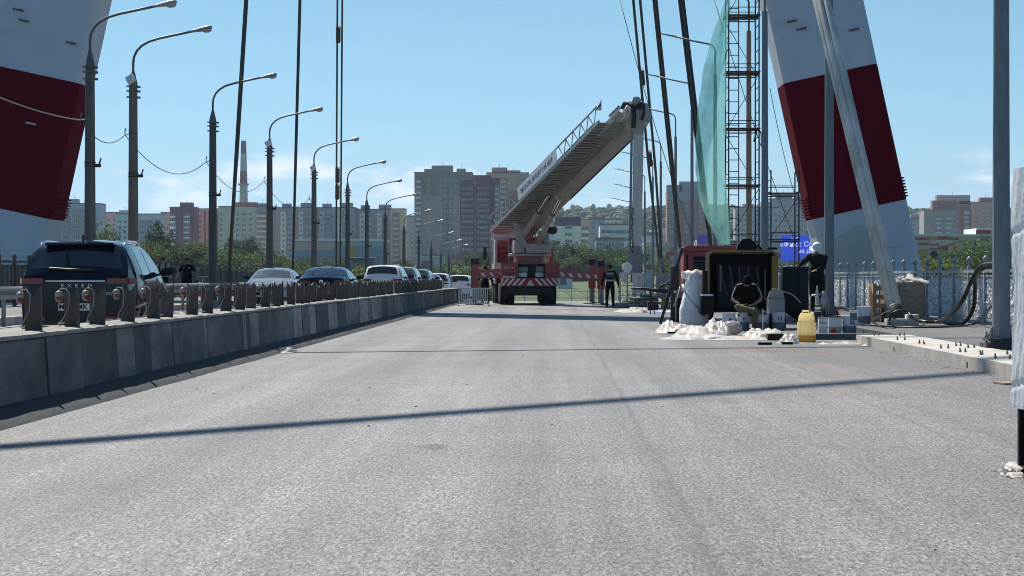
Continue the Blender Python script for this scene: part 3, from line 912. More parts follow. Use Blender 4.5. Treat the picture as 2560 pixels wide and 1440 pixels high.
# side views as (y, top z) from the tail to the nose; belt, half width, roof width
KINDS = {
 'suv':   dict(L=4.78, top=[(-2.39, 1.04), (-2.37, 1.12), (-2.30, 1.20), (-2.15, 1.36), (-1.98, 1.555), (-1.86, 1.625), (-1.6, 1.66), (-0.9, 1.685), (0.0, 1.675), (0.35, 1.62), (0.75, 1.42), (1.15, 1.16), (1.3, 1.10), (1.8, 1.04), (2.15, 0.95), (2.33, 0.82), (2.39, 0.62)],
               belt=1.12, hw=0.945, rw=0.60, rear=((-2.26, 1.24), (-1.955, 1.585)), front=((0.40, 1.60), (1.12, 1.18)), side=[(-1.92, -1.45), (-1.38, -0.42), (-0.34, 0.86)], sill=1.16),
 'sedan': dict(L=4.88, top=[(-2.44, 0.92), (-2.40, 1.02), (-2.3, 1.09), (-1.9, 1.12), (-1.6, 1.15), (-1.1, 1.36), (-0.8, 1.43), (-0.3, 1.46), (0.15, 1.44), (0.5, 1.36), (0.9, 1.14), (1.1, 1.04), (1.6, 0.99), (2.1, 0.88), (2.36, 0.74), (2.44, 0.6)],
               belt=1.02, hw=0.92, rw=0.56, rear=((-1.58, 1.16), (-0.98, 1.39)), front=((0.42, 1.38), (1.02, 1.08)), side=[(-1.3, -0.92), (-0.86, -0.12), (-0.04, 0.72)], sill=1.05),
 'wagon': dict(L=4.5, top=[(-2.25, 0.98), (-2.23, 1.08), (-2.15, 1.2), (-2.0, 1.4), (-1.86, 1.56), (-1.7, 1.60), (-0.8, 1.62), (0.1, 1.60), (0.45, 1.52), (0.85, 1.27), (1.1, 1.1), (1.25, 1.06), (1.7, 1.0), (2.05, 0.9), (2.2, 0.78), (2.25, 0.6)],
               belt=1.06, hw=0.90, rw=0.60, rear=((-2.12, 1.19), (-1.87, 1.53)), front=((0.42, 1.52), (1.06, 1.13)), side=[(-1.82, -1.3), (-1.22, -0.3), (-0.22, 0.8)], sill=1.1),
}
def car(name, label, kind, loc, rz, paint_mat, glass=None, detail=False, scale=1.0):
    K = KINDS[kind]
    t = thing(name, label, 'car', loc, rz)
    t.scale = (scale,)*3
    g = glass or GLASS
    L = K['L']/2; hw = K['hw']; rw = K['rw']; belt = K['belt']; roof = max(z for _, z in K['top'])
    def plan(y):
        e = abs(y)/L
        return 1 - 0.13*max(0, (e-0.55)/0.45)**2.2 - (0.03 if y > 0 else 0)*max(0, (e-0.6)/0.4)
    def wz(z):
        if z <= 0.35: return hw*(0.93 + 0.05*z/0.35)
        if z <= 0.62: return hw*(0.98 + 0.02*(z-0.35)/0.27)
        if z <= belt: return hw*(1 - 0.035*((z-0.62)/(belt-0.62))**1.5)
        q = (z-belt)/(roof-belt)
        return hw*0.965 + (rw*1.12 - hw*0.965)*(q**1.15)
    def topz(y):
        T = K['top']
        for (a, za), (b, zb) in zip(T, T[1:]):
            if a <= y <= b: return za + (zb-za)*(y-a)/(b-a)
        return T[-1][1]
    ysn = sorted(set([y for y, _ in K['top']] + [-L*0.75, -L*0.45, 0.15*L]))
    fr = [0, 0.06, 0.18, 0.34, 0.5, 0.66, 0.78, 0.88, 0.955]
    mb = MB(); ring = None
    for y in ysn:
        zt = topz(y); zb = 0.24 + 0.10*max(0, abs(y)/L-0.8)/0.2
        half = []
        for f in fr:
            z = zb + (zt-zb)*f
            half.append((wz(z)*plan(y), z))
        wl_ = half[-1][0]
        half += [(wl_*0.95, zt-0.03*(zt > belt)), (wl_*0.85, zt-0.002), (wl_*0.66, zt+0.018), (wl_*0.35, zt+0.036)]
        pts = [(0, zb)] + half + [(0, zt+0.044)] + [(-x, z) for x, z in half[::-1]]
        ring = len(pts)
        mb.v += [Vector((x, y, z)) for x, z in pts]
    nst = len(ysn)
    for i in range(nst-1):
        for k in range(ring):
            mb.f.append([i*ring+k, i*ring+(k+1) % ring, (i+1)*ring+(k+1) % ring, (i+1)*ring+k]); mb.m.append(0)
    mb.f.append(list(range(ring))); mb.m.append(0)
    mb.f.append([(nst-1)*ring+k for k in range(ring)]); mb.m.append(0)
    body = mb.build('body', paint_mat, t, smooth=38, fix=True)
    # glass
    def slope(a, b, inset, n=8, lift=0.008):
        (y0, z0), (y1, z1) = a, b
        nrm = Vector((0, z1-z0, -(y1-y0)));
        if nrm.z < 0: nrm = -nrm
        nrm.normalize()
        def fn(u, v):
            y = y0+(y1-y0)*v; z = z0+(z1-z0)*v
            w = wz(z)*plan(y)*0.93 - inset
            q = 2*u-1
            return Vector((q*w, y, topz(y)+0.044-0.055*q*q)) + nrm*lift
        return MB().grid(fn, n, 6)
    slope(K['rear'][0], K['rear'][1], 0.03).build('rear_window', g, t, True)
    slope(K['front'][0], K['front'][1], 0.03).build('windscreen', g, t, True)
    for sg in (-1, 1):
        for (a, b) in K['side']:
            def fn(u, v):
                y = a+(b-a)*u
                zt = min(topz(y)-0.075, roof-0.09)
                zl = K['sill'] + 0.02*(u-0.5)
                z = zl + max(0.03, zt-zl)*v
                return Vector((sg*(wz(z)*plan(y)+0.012), y, z))
            MB().grid(fn, 6, 4).build('side_window', g, t, True)
        m = MB().cap((sg*(hw+0.06), 0.72, K['sill']+0.05), (sg*(hw+0.2), 0.70, K['sill']+0.07), 0.075, 0.07, 8)
        m.v = [Vector((p.x, 0.71+(p.y-0.71)*0.7, p.z)) for p in m.v]
        m.beam((sg*(hw-0.06), 0.73, K['sill']+0.0), (sg*(hw+0.1), 0.73, K['sill']+0.03), 0.05, 0.04)
        m.build('mirror', TRIM, t, 40)
        # wheels
        for y in (-L*0.6, L*0.6):
            w = MB().lathe([(0.20, -0.11), (0.32, -0.11), (0.345, -0.07), (0.345, 0.07), (0.32, 0.11), (0.20, 0.11)], 20, (sg*(hw-0.11), y, 0.345), axis='X').build('tyre', TYRE, t, 40)
            MB().lathe([(0.02, 0.1*sg), (0.21, 0.108*sg)], 14, (sg*(hw-0.11), y, 0.345), axis='X', caps=False).lathe([(0.02, -0.1*sg), (0.21, -0.105*sg)], 14, (sg*(hw-0.11), y, 0.345), axis='X', caps=False).build('rim', RIM, w)
        # lights
        zl = belt - 0.06
        MB().beam((sg*hw*0.52, -L-0.004, zl), (sg*hw*0.85, -L+0.03, zl), 0.06, 0.085).beam((sg*hw*0.85, -L+0.03, zl), (sg*hw*0.93, -L+0.30, zl), 0.06, 0.085).build('tail_lamp', TAIL, t)
        MB().beam((sg*hw*0.5, L-0.03, 0.70), (sg*hw*0.84, L-0.16, 0.74), 0.1, 0.11).build('head_lamp', HEADL, t)
    MB().bx(-0.55, 0.55, L-0.06, L+0.005, 0.42, 0.56).bx(-0.42, 0.42, L-0.08, L+0.004, 0.62, 0.7).build('grille', TRIM, t)
    MB().bx(-hw*0.8, hw*0.8, -L-0.02, -L+0.2, 0.26, 0.42).build('bumper', TRIM, t)
    pl = MB().bx(-0.26, 0.26, -L-0.022, -L-0.008, 0.60 if kind == 'suv' else 0.72, 0.71 if kind == 'suv' else 0.83).build('number_plate', PLATE, t)
    MB().bx(-0.26, 0.26, L+0.006, L+0.02, 0.44, 0.55).build('number_plate', PLATE, t)
    return t

C_DARK = paint('paint_dark_blue', (0.006, 0.008, 0.015), 0.0)
C_BLACK = paint('paint_black', (0.006, 0.007, 0.010), 0.0)
C_SILV = paint('paint_silver', (0.42, 0.42, 0.41), 0.6)
C_WHITE = paint('paint_white', (0.7, 0.71, 0.72), 0.0)
C_GREY = paint('paint_grey', (0.22, 0.24, 0.26), 0.5)
D1 = 34.6
SY_ = R(3.3)
suv = car('car', 'dark blue family car seen from behind next to the barrier, large rear window', 'suv', (XU(202, D1) - 2.39*math.sin(SY_), D1 - 0.39 + 2.39*math.cos(SY_), 0.13), SY_, C_DARK, detail=True)
Ls = 2.39
MB().bx(-0.46, 0.46, -Ls-0.012, -Ls+0.06, 1.05, 1.07).build('light_bar', LETTER, suv)
MB().tube([(0.18, -2.335, 1.235), (-0.1, -2.34, 1.245), (-0.42, -2.30, 1.262)], 0.016, 6).bx(-0.05, 0.3, -2.36, -2.31, 1.215, 1.255).build('wiper', TRIM, suv)
MB().prism([(-1.62, 1.665), (-1.42, 1.69), (-1.50, 1.76), (-1.62, 1.80)], -0.02, 0.02, 'YZ').build('roof_fin', C_BLACK, suv, fix=True)
MB().cbx(-0.54, 0.54, -2.05, -1.74, 1.63, 1.668, 0.018).build('spoiler', C_DARK, suv, 40)
for sg in (-1, 1):
    MB().tube([(sg*0.66, -1.7, 1.58), (sg*0.655, -1.55, 1.665), (sg*0.65, -1.2, 1.695), (sg*0.65, -0.2, 1.695), (sg*0.66, 0.15, 1.63)], 0.022, 8).build('roof_rail', CHROME, suv, True)
    MB().bx(sg*0.62-0.16, sg*0.62+0.16, -Ls-0.028, -Ls, 0.44, 0.50).build('reflector', TAIL, suv)
    for yy in (0.0,):
        pass
MB().bx(-0.78, 0.78, -Ls-0.03, -Ls+0.03, 0.355, 0.375).build('chrome_strip', CHROME, suv)
text(suv, 'E  X  E  E  D', 0.075, LETTER, (0.02, -Ls-0.014, 0.985), sx=1.25)
text(suv, 'TXL', 0.06, LETTER, (0.52, -Ls-0.012, 0.86))
text(suv, 'M      MK', 0.115, INK, (-0.03, -Ls-0.024, 0.655), bold=0.002)

car('car', 'silver oncoming sedan with sun glinting off its roof', 'sedan', (XU(668, 85.5), 85.5 + 2.4, deck(88) + 0.13), R(180), C_SILV, GLASS_B)
tdark = car('car', 'dark sedan seen from behind with pale rear window, second car ahead in the lane', 'sedan', (XU(806, 77), 77 + 2.4, 0.13), R(-1), C_BLACK, M('sky_glass', (0.10, 0.12, 0.14), 0.05, spec=1.0, var=0.03))
MB().lathe([(0.055, -0.004), (0.07, -0.004), (0.07, 0.004), (0.055, 0.004)], 16, (0, -2.44, 0.96), axis='Y').build('badge', CHROME, tdark)
car('car', 'white station wagon seen from behind with a red tail lamp, third in the lane', 'wagon', (XU(957, 95.5), 95.5 + 2.2, deck(96) + 0.13), R(-1), C_WHITE, GLASS)
car('car', 'grey station wagon seen from behind, fourth in the lane', 'wagon', (XU(1038, 118), 118 + 2.2, deck(120) + 0.13), R(-1), C_GREY, GLASS_B)
car('car', 'white station wagon seen from behind, fifth in the lane', 'wagon', (XU(1091, 137), 137 + 2.2, deck(139) + 0.13), R(-1), C_WHITE, GLASS)
car('car', 'white oncoming sedan farther along the opposite lane, between two wagons', 'sedan', (XU(1098, 214), 214, deck(214) + 0.13), R(180), C_WHITE, GLASS_B)
car('car', 'pale station wagon beside the left outrigger of the red truck', 'wagon', (XU(1148, 150), 150 + 2.2, deck(152) + 0.13), R(-1), C_WHITE, GLASS, scale=1.05)

for u_, d_, m_, lb in ((999, 106.5, C_GREY, 'grey car squeezed between the two wagons of the queue'), (1062, 127, C_BLACK, 'dark car in the queue between grey and white wagons'), (1137, 165, C_GREY, 'grey car far along the queue, beside the outrigger post'), (1158, 181, C_WHITE, 'last white car of the queue, almost behind the outrigger')):
    car('car', lb, 'wagon' if m_ != C_BLACK else 'sedan', (XU(u_, d_), d_ + 2.2, deck(d_+2) + 0.13), R(-1), m_, GLASS if m_ == C_WHITE else GLASS_B)
# ================================================================== FIRE TRUCK WITH BOOM
RED = M('truck_red', (0.30, 0.012, 0.016), 0.35, 0.0, var=0.12, scale=2, coat=0.4, dirt=(0.12, 0.02, 0.02), dirt_amt=0.3)
OFFW = M('truck_offwhite', (0.40, 0.375, 0.335), 0.5, var=0.12, scale=2, dirt=(0.24, 0.22, 0.19), dirt_amt=0.4, dirt_scale=1.2)
STW = M('stripe_white', (0.62, 0.60, 0.58), 0.5, var=0.1)
STR = M('stripe_red', (0.33, 0.012, 0.018), 0.45)
DK = M('truck_dark', (0.018, 0.018, 0.02), 0.7)
GY = M('truck_grey', (0.22, 0.23, 0.24), 0.5, 0.3, var=0.2)
ALU = M('ladder_alu', (0.36, 0.35, 0.33), 0.45, 0.4, var=0.15)
TX, TY, TA = -1.16, 98.0, R(4.5)
truck = thing('fire_truck', 'red fire service truck with raised white boom and ladder, outriggers down', 'truck', (TX, TY, 0.0))
RM = Matrix.Rotation(TA, 4, 'Z')
def tp(mb, name, mat, parent=None, smooth_=False, fix=False):
    return mb.xf(RM).build(name, mat, parent or truck, smooth_, fix=fix)
tp(MB().bx(-0.45, 0.45, 0.25, 9.6, 0.62, 0.95), 'chassis', DK)
tp(MB().cbx(-1.30, -0.55, 0.0, 4.6, 1.215, 1.84, 0.02), 'locker', RED)
tp(MB().cbx(0.68, 1.30, 0.0, 4.6, 1.215, 1.84, 0.02), 'locker', RED)
tp(MB().bx(-0.54, 0.67, 0.45, 4.5, 1.05, 1.86), 'rear_recess', DK)
for i, (x0, x1, z0, z1, m) in enumerate(((-0.5, -0.08, 1.50, 1.72, GY), (-0.5, -0.12, 1.25, 1.46, WHT), (-0.02, 0.24, 1.30, 1.70, DK), (0.28, 0.64, 1.5, 1.74, GY), (0.26, 0.62, 1.25, 1.46, WHT))):
    tp(MB().cbx(x0, x1, 0.30, 0.44, z0, z1, 0.015), 'control_box', m)
tp(MB().bx(-1.32, 1.32, 0.05, 4.7, 1.845, 1.90), 'deck_plate', RED)
bump = tp(MB().cbx(-1.31, 1.31, -0.12, 0.1, 0.86, 1.205, 0.015), 'rear_bumper', STR)
for i in range(-5, 6):
    if i == 0:
        p = [(-0.16, 0.875), (0.0, 1.06), (0.16, 0.875)]
        p = [(-0.17, 0.875), (0.17, 0.875), (0.0, 1.15)]
    else:
        s = 1 if i > 0 else -1
        a = abs(i)*0.25
        p = [(s*(a+0.02), 0.875), (s*(a+0.14), 0.875), (s*(a-0.10), 1.19), (s*(a-0.22), 1.19)]
        p = [(s*min(1.295, q[0]*s), q[1]) for q in [(s*(a+0.20), 0.875), (s*(a+0.32), 0.875), (s*(a+0.05), 1.19), (s*(a-0.07), 1.19)]]
        if abs(p[0][0]-p[1][0]) < 0.004 and abs(p[2][0]-p[3][0]) < 0.004: continue
    tp(MB().prism(p, -0.126, -0.118, 'XZ'), 'white_stripe', STW, bump, fix=True)
for sx in (-0.92, 0.99):
    tp(MB().bx(sx-0.2, sx+0.2, -0.012, 0.01, 1.32, 1.48), 'tail_lamp_cluster', TAIL)
pl = tp(MB().bx(-1.22, -0.68, -0.02, -0.004, 1.215, 1.30), 'number_plate', PLATE)
pt = text(truck, 'H 420 TX 174', 0.075, INK, RM @ Vector((-0.95, -0.024, 1.257)), (R(90), 0, TA))
text(truck, 'BRONTO', 0.12, STW, RM @ Vector((-0.95, -0.012, 1.66)), (R(90), 0, TA), sx=0.9)
def wheel(x, y, w=0.3, r=0.5):
    o = tp(MB().lathe([(0.25, -w/2), (r-0.05, -w/2), (r, -w/2+0.04), (r, w/2-0.04), (r-0.05, w/2), (0.25, w/2)], 22, (x, y, r), axis='X'), 'tyre', TYRE, None, 40)
    tp(MB().lathe([(0.05, -w/2+0.03), (0.26, -w/2+0.05), (0.26, w/2-0.05), (0.05, w/2-0.03)], 14, (x, y, r), axis='X'), 'rim', GY, o)
for y in (1.5, 2.9):
    for x in (-1.12, -0.78, 0.78, 1.12): wheel(x, y)
for y in (7.0, 8.6):
    for x in (-1.1, 1.1): wheel(x, y)
tp(MB().bx(-0.7, 0.7, 1.2, 1.7, 0.42, 0.66), 'axle_housing', DK)
tp(MB().bx(-1.0, 1.0, 0.08, 0.2, 0.50, 0.86), 'under_guard', DK)
for sx in (-1, 1):
    tp(MB().bx(sx*1.05-0.12, sx*1.05+0.12, 0.9, 0.93, 0.25, 0.85), 'mud_flap', DK)
tp(MB().bx(-1.27, -1.22, 4.7, 7.9, 0.95, 1.9).bx(1.22, 1.27, 4.7, 7.9, 0.95, 1.9).bx(-1.22, 1.22, 4.7, 7.9, 1.78, 1.92), 'side_lockers', RED)
cab = tp(MB().cbx(-1.25, 1.25, 8.0, 10.3, 0.7, 3.2, 0.09), 'cab', RED, None, 40)
tp(MB().bx(-1.258, -1.245, 8.35, 9.9, 2.05, 2.8), 'cab_window', GLASS, cab)
tp(MB().bx(-0.9, 0.9, 7.985, 8.0, 2.25, 2.85), 'cab_window', GLASS, cab)
tp(MB().bx(-1.31, -1.23, 4.8, 8.0, 0.98, 3.0).bx(-1.33, -1.31, 4.9, 7.9, 1.1, 2.9), 'side_panel', OFFW)
tp(MB().bx(-1.28, -0.62, 6.6, 8.0, 1.95, 2.95), 'equipment_box', RED)
tp(MB().bx(-1.16, -0.72, 6.585, 6.6, 2.0, 2.75), 'box_door', STR)
cg = MB()
for x in (-1.36, -0.62):
    for y in (6.3, 7.9):
        cg.tube([(x, y, 1.9), (x, y, 3.75)], 0.03, 6)
for z in (2.5, 3.1, 3.4, 3.7):
    cg.tube([(-1.36, 6.3, z), (-0.62, 6.3, z)], 0.02, 6); cg.tube([(-1.36, 6.3, z), (-1.36, 7.9, z)], 0.02, 6)
tp(cg, 'platform_rail', OFFW)
tp(MB().bx(-1.3, -0.65, 6.36, 7.8, 3.0, 3.3).bx(-1.3, -0.65, 6.36, 7.8, 3.58, 3.68), 'platform_panel', STW)
tp(MB().bx(-1.3, -0.65, 6.34, 6.37, 3.32, 3.56), 'platform_sign', STR)
tp(MB().cbx(-1.66, -1.50, 9.6, 9.72, 2.1, 2.75, 0.03).beam((-1.25, 9.9, 2.8), (-1.58, 9.66, 2.7), 0.04, 0.04), 'wing_mirror', TRIM)
# turntable
tp(MB().lathe([(0.74, 1.89), (0.74, 2.20), (0.70, 2.24)], 28, (0.12, 2.0, 0)), 'turntable', RED, None, 40)
tp(MB().lathe([(0.98, 2.21), (0.98, 2.31), (0.94, 2.33)], 28, (0.12, 2.0, 0)), 'turntable_plate', OFFW, None, 40)
tp(MB().cbx(-0.12, 1.02, 0.95, 2.9, 2.33, 2.74, 0.05), 'turret_box', OFFW, None, 30)
tp(MB().cbx(-0.62, -0.16, 1.1, 2.9, 2.33, 2.95, 0.06), 'valve_box', OFFW, None, 30)
tp(MB().prism([(-0.55, 2.95), (0.1, 2.3), (0.16, 2.36), (-0.60, 3.75), (-0.72, 3.75)], 1.0, 1.06, 'XZ'), 'turret_cheek', OFFW, fix=True)
tp(MB().prism([(0.30, 2.7), (0.95, 2.7), (0.72, 3.35), (0.55, 3.35)], 1.8, 1.86, 'XZ'), 'turret_cheek', OFFW, fix=True)
tp(MB().cbx(1.12, 1.30, 3.2, 3.9, 1.9, 2.6, 0.02), 'control_post', RED)
tp(MB().cbx(0.72, 0.98, 1.5, 2.3, 2.75, 3.25, 0.04), 'pump_housing', OFFW)
sl = tp(MB().lathe([(0.05, -0.2), (0.2, -0.16), (0.22, 0.0), (0.16, 0.14), (0.04, 0.2)], 14, (1.22, 2.4, 3.42), axis='X').bx(0.85, 1.05, 2.28, 2.55, 3.25, 3.6), 'searchlight', DK, None, 40)
tp(MB().tube([(0.9, 2.4, 2.7), (0.95, 2.4, 3.3)], 0.03, 6), 'searchlight_post', GY)
# rounding hoses on the turret
for k in range(4):
    a = Vector((-0.2+0.12*k, 1.0, 2.9)); b = Vector((0.1+0.1*k, 1.3, 3.5))
    tp(MB().tube(sag(a, b, 0.15, 8), 0.022, 6), 'hydraulic_hose', DK, None, True)

# boom
O = Vector((TX, TY, 0))
P0 = Vector((-1.50, 100.2, 3.60)); P1 = Vector((3.15, 89.0, 7.75))
ba = (P1-P0).normalized()
bs = Vector((-ba.y, ba.x, 0)).normalized()
if bs.x > 0: bs = -bs                    # towards the ladder side
bu = ba.cross(bs).normalized()
if bu.z < 0: bu = -bu
BL = (P1-P0).length
def bp(t, s, u):
    return P0 + ba*t + bs*s + bu*u - O
def bsec(t0, t1, w, h, name, mat, cs=0.0, ch=0.12, cu=0.0):
    vs = []
    for t in (t0, t1):
        for a, b in ((-w/2, -h/2+ch), (-w/2+ch, -h/2), (w/2-ch, -h/2), (w/2, -h/2+ch), (w/2, h/2-ch), (w/2-ch, h/2), (-w/2+ch, h/2), (-w/2, h/2-ch)):
            vs.append(bp(t, a+cs, b+cu))
    fs = [list(range(8))[::-1], list(range(8, 16))] + [(k, (k+1) % 8, 8+(k+1) % 8, 8+k) for k in range(8)]
    return MB().add(vs, fs).build(name, mat, truck, fix=True)
BOOMM = M('boom_grey', (0.31, 0.29, 0.265), 0.5, var=0.15, scale=1.5, dirt=(0.17, 0.155, 0.14), dirt_amt=0.5, dirt_scale=1.0)
boom = bsec(-0.9, BL-0.35, 0.86, 0.98, 'boom', BOOMM, -0.30, 0.14, 0.16)
bsec(BL-0.5, BL+0.25, 0.74, 0.82, 'boom_extension', OFFW, -0.30, 0.08, 0.12)
bsec(BL*0.33, BL*0.33+0.25, 0.88, 1.02, 'boom_collar', OFFW, -0.30, 0.14, 0.16)
bsec(BL*0.62, BL*0.62+0.16, 0.84, 0.98, 'boom_collar', OFFW, -0.30, 0.14, 0.16)
bsec(BL-0.62, BL-0.32, 0.88, 1.02, 'boom_collar', OFFW, -0.30, 0.14, 0.16)
MB().beam(bp(BL*0.36, -0.55, -0.335), bp(BL-0.7, -0.55, -0.335), 0.05, 0.05, up=bu).build('cable_track', DK, truck)
# ladder beside the boom
LS0, LS1 = 0.14, 1.24
lt0, lt1 = -1.0, BL-0.7
for s in (LS0, LS1):
    MB().beam(bp(lt0, s, 0.06), bp(lt1, s, 0.06), 0.07, 0.12, up=bu).build('ladder_rail', ALU, truck)
    MB().beam(bp(lt0, s, 0.72), bp(lt1, s, 0.72), 0.05, 0.05, up=bu).build('hand_rail', ALU, truck)
rung = MB().beam(bp(0, LS0, 0.04)-bp(0, 0, 0), bp(0, LS1, 0.04)-bp(0, 0, 0), 0.075, 0.06, up=bu).mesh('rung', M('rung_grey', (0.34, 0.33, 0.31), 0.6, 0.1))
for sgn_, uu in ((0, 0.22), (1, 0.34)):
    MB().beam(bp(lt0+0.6+0.5*sgn_, (LS0+LS1)/2, uu), bp(lt1-0.9, (LS0+LS1)/2, uu), LS1-LS0-0.2-0.15*sgn_, 0.05, up=bu).build('inner_ladder', M('ladder_dark', (0.07, 0.066, 0.06), 0.6, 0.2, var=0.3, scale=3), truck)
k = 0
tt = lt0 + 0.1
while tt < lt1:
    put('rung', rung, truck, bp(tt, 0, 0)); tt += 0.28; k += 1
tt = lt0
flip = 0
lat = []
while tt < lt1-0.4:
    if not (2.9 < tt < 7.4):
        a, b = (0.08, 0.7) if flip % 2 == 0 else (0.7, 0.08)
        MB().beam(bp(tt, LS1, a), bp(tt+0.42, LS1, b), 0.03, 0.03, up=bs).build('lattice_bar', ALU, truck)
    flip += 1; tt += 0.42
sign = MB().beam(bp(2.9, LS1+0.045, 0.4), bp(7.6, LS1+0.045, 0.4), 0.02, 0.56, up=bu).build('name_panel', WHT, truck)
nm = MB()
pr = bp(5.2, LS1+0.058, 0.4)
rotm = Matrix((ba, bu, ba.cross(bu))).transposed()
text(truck, 'BRONTO SKYLIFT F 44 HDT', 0.30, INK, pr, rotm.to_euler(), sx=1.05)
MB().prism([(0, 0), (0.24, 0.0), (0.24, 0.46)], -0.01, 0.01, 'XZ').xf(Matrix.Translation(bp(BL-0.85, LS1, 0.62))).build('end_sign', STW, truck, fix=True)
MB().prism([(0.10, 0.10), (0.22, 0.18), (0.22, 0.30), (0.10, 0.17)], -0.016, -0.011, 'XZ').xf(Matrix.Translation(bp(BL-0.85, LS1, 0.62))).build('end_stripe', STR, truck, fix=True)
# cluttered ladder head
for i, (t0, t1, s, u, r_) in enumerate(((BL-1.3, BL-0.1, 0.55, 0.2, 0.09), (BL-1.5, BL-0.2, 0.75, -0.05, 0.06), (BL-1.0, BL+0.1, 0.3, 0.0, 0.1), (BL-0.9, BL+0.05, 0.62, 0.42, 0.06), (BL-1.8, BL-0.5, 0.4, 0.3, 0.07))):
    MB().tube([bp(t0, s, u), bp(t1, s, u)], r_, 8).build('head_cylinder', OFFW if i % 2 else ALU, truck, 40)
for i in range(6):
    a = bp(BL-1.4+0.22*i, 0.1, -0.25+0.03*i)
    MB().beam(a, a + bs*(0.95-0.05*i), 0.07, 0.07).build('head_crossbar', ALU if i % 2 else OFFW, truck)
for cu, cv, du, dv, d0, d1 in ((1300, 606, 1371, 490, 99.6, 96.6), (1347, 606, 1399, 498, 99.1, 96.2)):
    a = W(cu, cv, d0); b = W(du, dv, d1)
    m = a.lerp(b, 0.66)
    cy = MB().tube([a-O, m-O], 0.125, 12).tube([m-O-(b-a)*0.05, m-O], 0.15, 12).build('lift_cylinder', OFFW, truck, 40)
    MB().tube([m-O, b-O], 0.075, 10).build('piston_rod', CHROME, cy, 40)
    MB().tube([a-O+Vector((0.12, -0.1, 0.2)), m-O+Vector((0.1, -0.1, 0))], 0.02, 6).build('hose', DK, cy)
# knuckle and hanging arm
AX, AY = XU(1593, 88.3), 88.3
ktop = ZV(243, 88.3)
kp = [(XU(1572, 88.3), ZV(300, 88.3)), (XU(1578, 88.3), ZV(258, 88.3)), (XU(1584, 88.3), ktop), (XU(1596, 88.3), ktop), (XU(1612, 88.3), ZV(260, 88.3)), (XU(1614, 88.3), ZV(290, 88.3)), (XU(1608, 88.3), ZV(335, 88.3)), (XU(1582, 88.3), ZV(335, 88.3))]
for y0, y1 in ((88.02, 88.12), (88.5, 88.6)):
    MB().prism(kp, y0, y1, 'XZ').xf(Matrix.Translation(-O)).build('knuckle_plate', OFFW, truck, fix=True)
MB().tube([Vector((AX+0.05, 87.95, ZV(268, 88.3)))-O, Vector((AX+0.05, 88.7, ZV(268, 88.3)))-O], 0.13, 12).build('knuckle_pin', DK, truck, 40)
MB().tube([p-O for p in (W(1556, 270, 88.6), W(1562, 258, 88.4), W(1574, 258, 88.1), W(1583, 268, 87.95), W(1585, 290, 87.9), W(1583, 320, 87.9))], 0.09, 10).build('energy_chain', CBK, truck, True)
MB().tube([p-O for p in (W(1600, 255, 87.9), W(1609, 262, 87.9), W(1610, 280, 87.9), W(1604, 300, 87.9))], 0.06, 8).build('hose_bundle', CBK, truck, True)
zb, zt = ZV(640, 88.3), ZV(300, 88.3)
vs = []
for z, xc, w in ((zb, XU(1591, 88.3), 0.40), (zt, XU(1597, 88.3), 0.40)):
    for a, b in ((-w/2, -0.16), (-w/2+0.07, -0.22), (w/2-0.07, -0.22), (w/2, -0.16), (w/2, 0.16), (w/2-0.07, 0.22), (-w/2+0.07, 0.22), (-w/2, 0.16)):
        vs.append(Vector((xc+a, 88.3+b, z))-O)
hang = MB().add(vs, [list(range(8))[::-1], list(range(8, 16))] + [(k, (k+1) % 8, 8+(k+1) % 8, 8+k) for k in range(8)]).build('hanging_arm', M('arm_pale', (0.58, 0.555, 0.52), 0.5, var=0.1, scale=2, dirt=(0.3, 0.28, 0.25), dirt_amt=0.35), truck, fix=True)
MB().beam(Vector((XU(1574, 88.2), 88.2, zb-0.3))-O, Vector((XU(1580, 88.2), 88.2, zt))-O, 0.10, 0.12).build('arm_rail', GY, truck)
pts = [Vector((XU(1581, 88)+0.03*math.sin(i*1.7), 88.02, ZV(520, 88)-0.12*i))-O for i in range(16)]
MB().tube(pts, 0.02, 6).build('loose_cable', CBK, truck, True)
WRAP = M('wrap_cloth', (0.26, 0.25, 0.24), 0.9, var=0.3, scale=8, bump=0.8, bscale=14)
def wrapfn(u, v):
    t = 2*math.pi*u
    r_ = 0.29 + 0.05*noise.noise(Vector((math.cos(t)*2, math.sin(t)*2, v*5))) - 0.05*abs(v-0.5)
    return Vector((XU(1590, 88.3)+math.cos(t)*r_, 88.3+math.sin(t)*r_, ZV(682, 88.3) + (ZV(615, 88.3)-ZV(682, 88.3))*v))-O
MB().grid(wrapfn, 20, 14).build('arm_wrap', WRAP, truck, True)
# work basket at the arm's foot
bk = thing('work_basket', 'metal work basket under the hanging boom arm, draped with rags', 'basket', (XU(1612, 88), 88, 0.12))
BK = M('basket_metal', (0.33, 0.33, 0.32), 0.5, 0.4, var=0.2)
for x0, y0, x1, y1 in ((-1.0, -0.5, 1.1, -0.5), (-1.0, 0.6, 1.1, 0.6), (-1.0, -0.5, -1.0, 0.6), (1.1, -0.5, 1.1, 0.6)):
    for z in (1.25, 0.8, 0.42, 0.1):
        MB().tube([(x0, y0, z), (x1, y1, z)], 0.026, 6).build('basket_rail', BK, bk)
for i in range(8):
    x = -1.0 + 0.3*i
    for y in (-0.5, 0.6):
        MB().tube([(x, y, 0.0), (x, y, 1.27)], 0.022, 6).build('basket_post', BK, bk)
MB().bx(-1.0, 1.1, -0.5, 0.6, 0.04, 0.08).build('basket_floor', GY, bk)
MB().lathe([(0.02, -0.05), (0.2, -0.03), (0.21, 0.02), (0.03, 0.06)], 18, (-0.72, -0.35, 1.52), axis='Y').build('round_lamp', WHT, bk, 40)
RAG = M('rag_white', (0.62, 0.60, 0.57), 0.8, var=0.25, scale=6, bump=0.6, bscale=15)
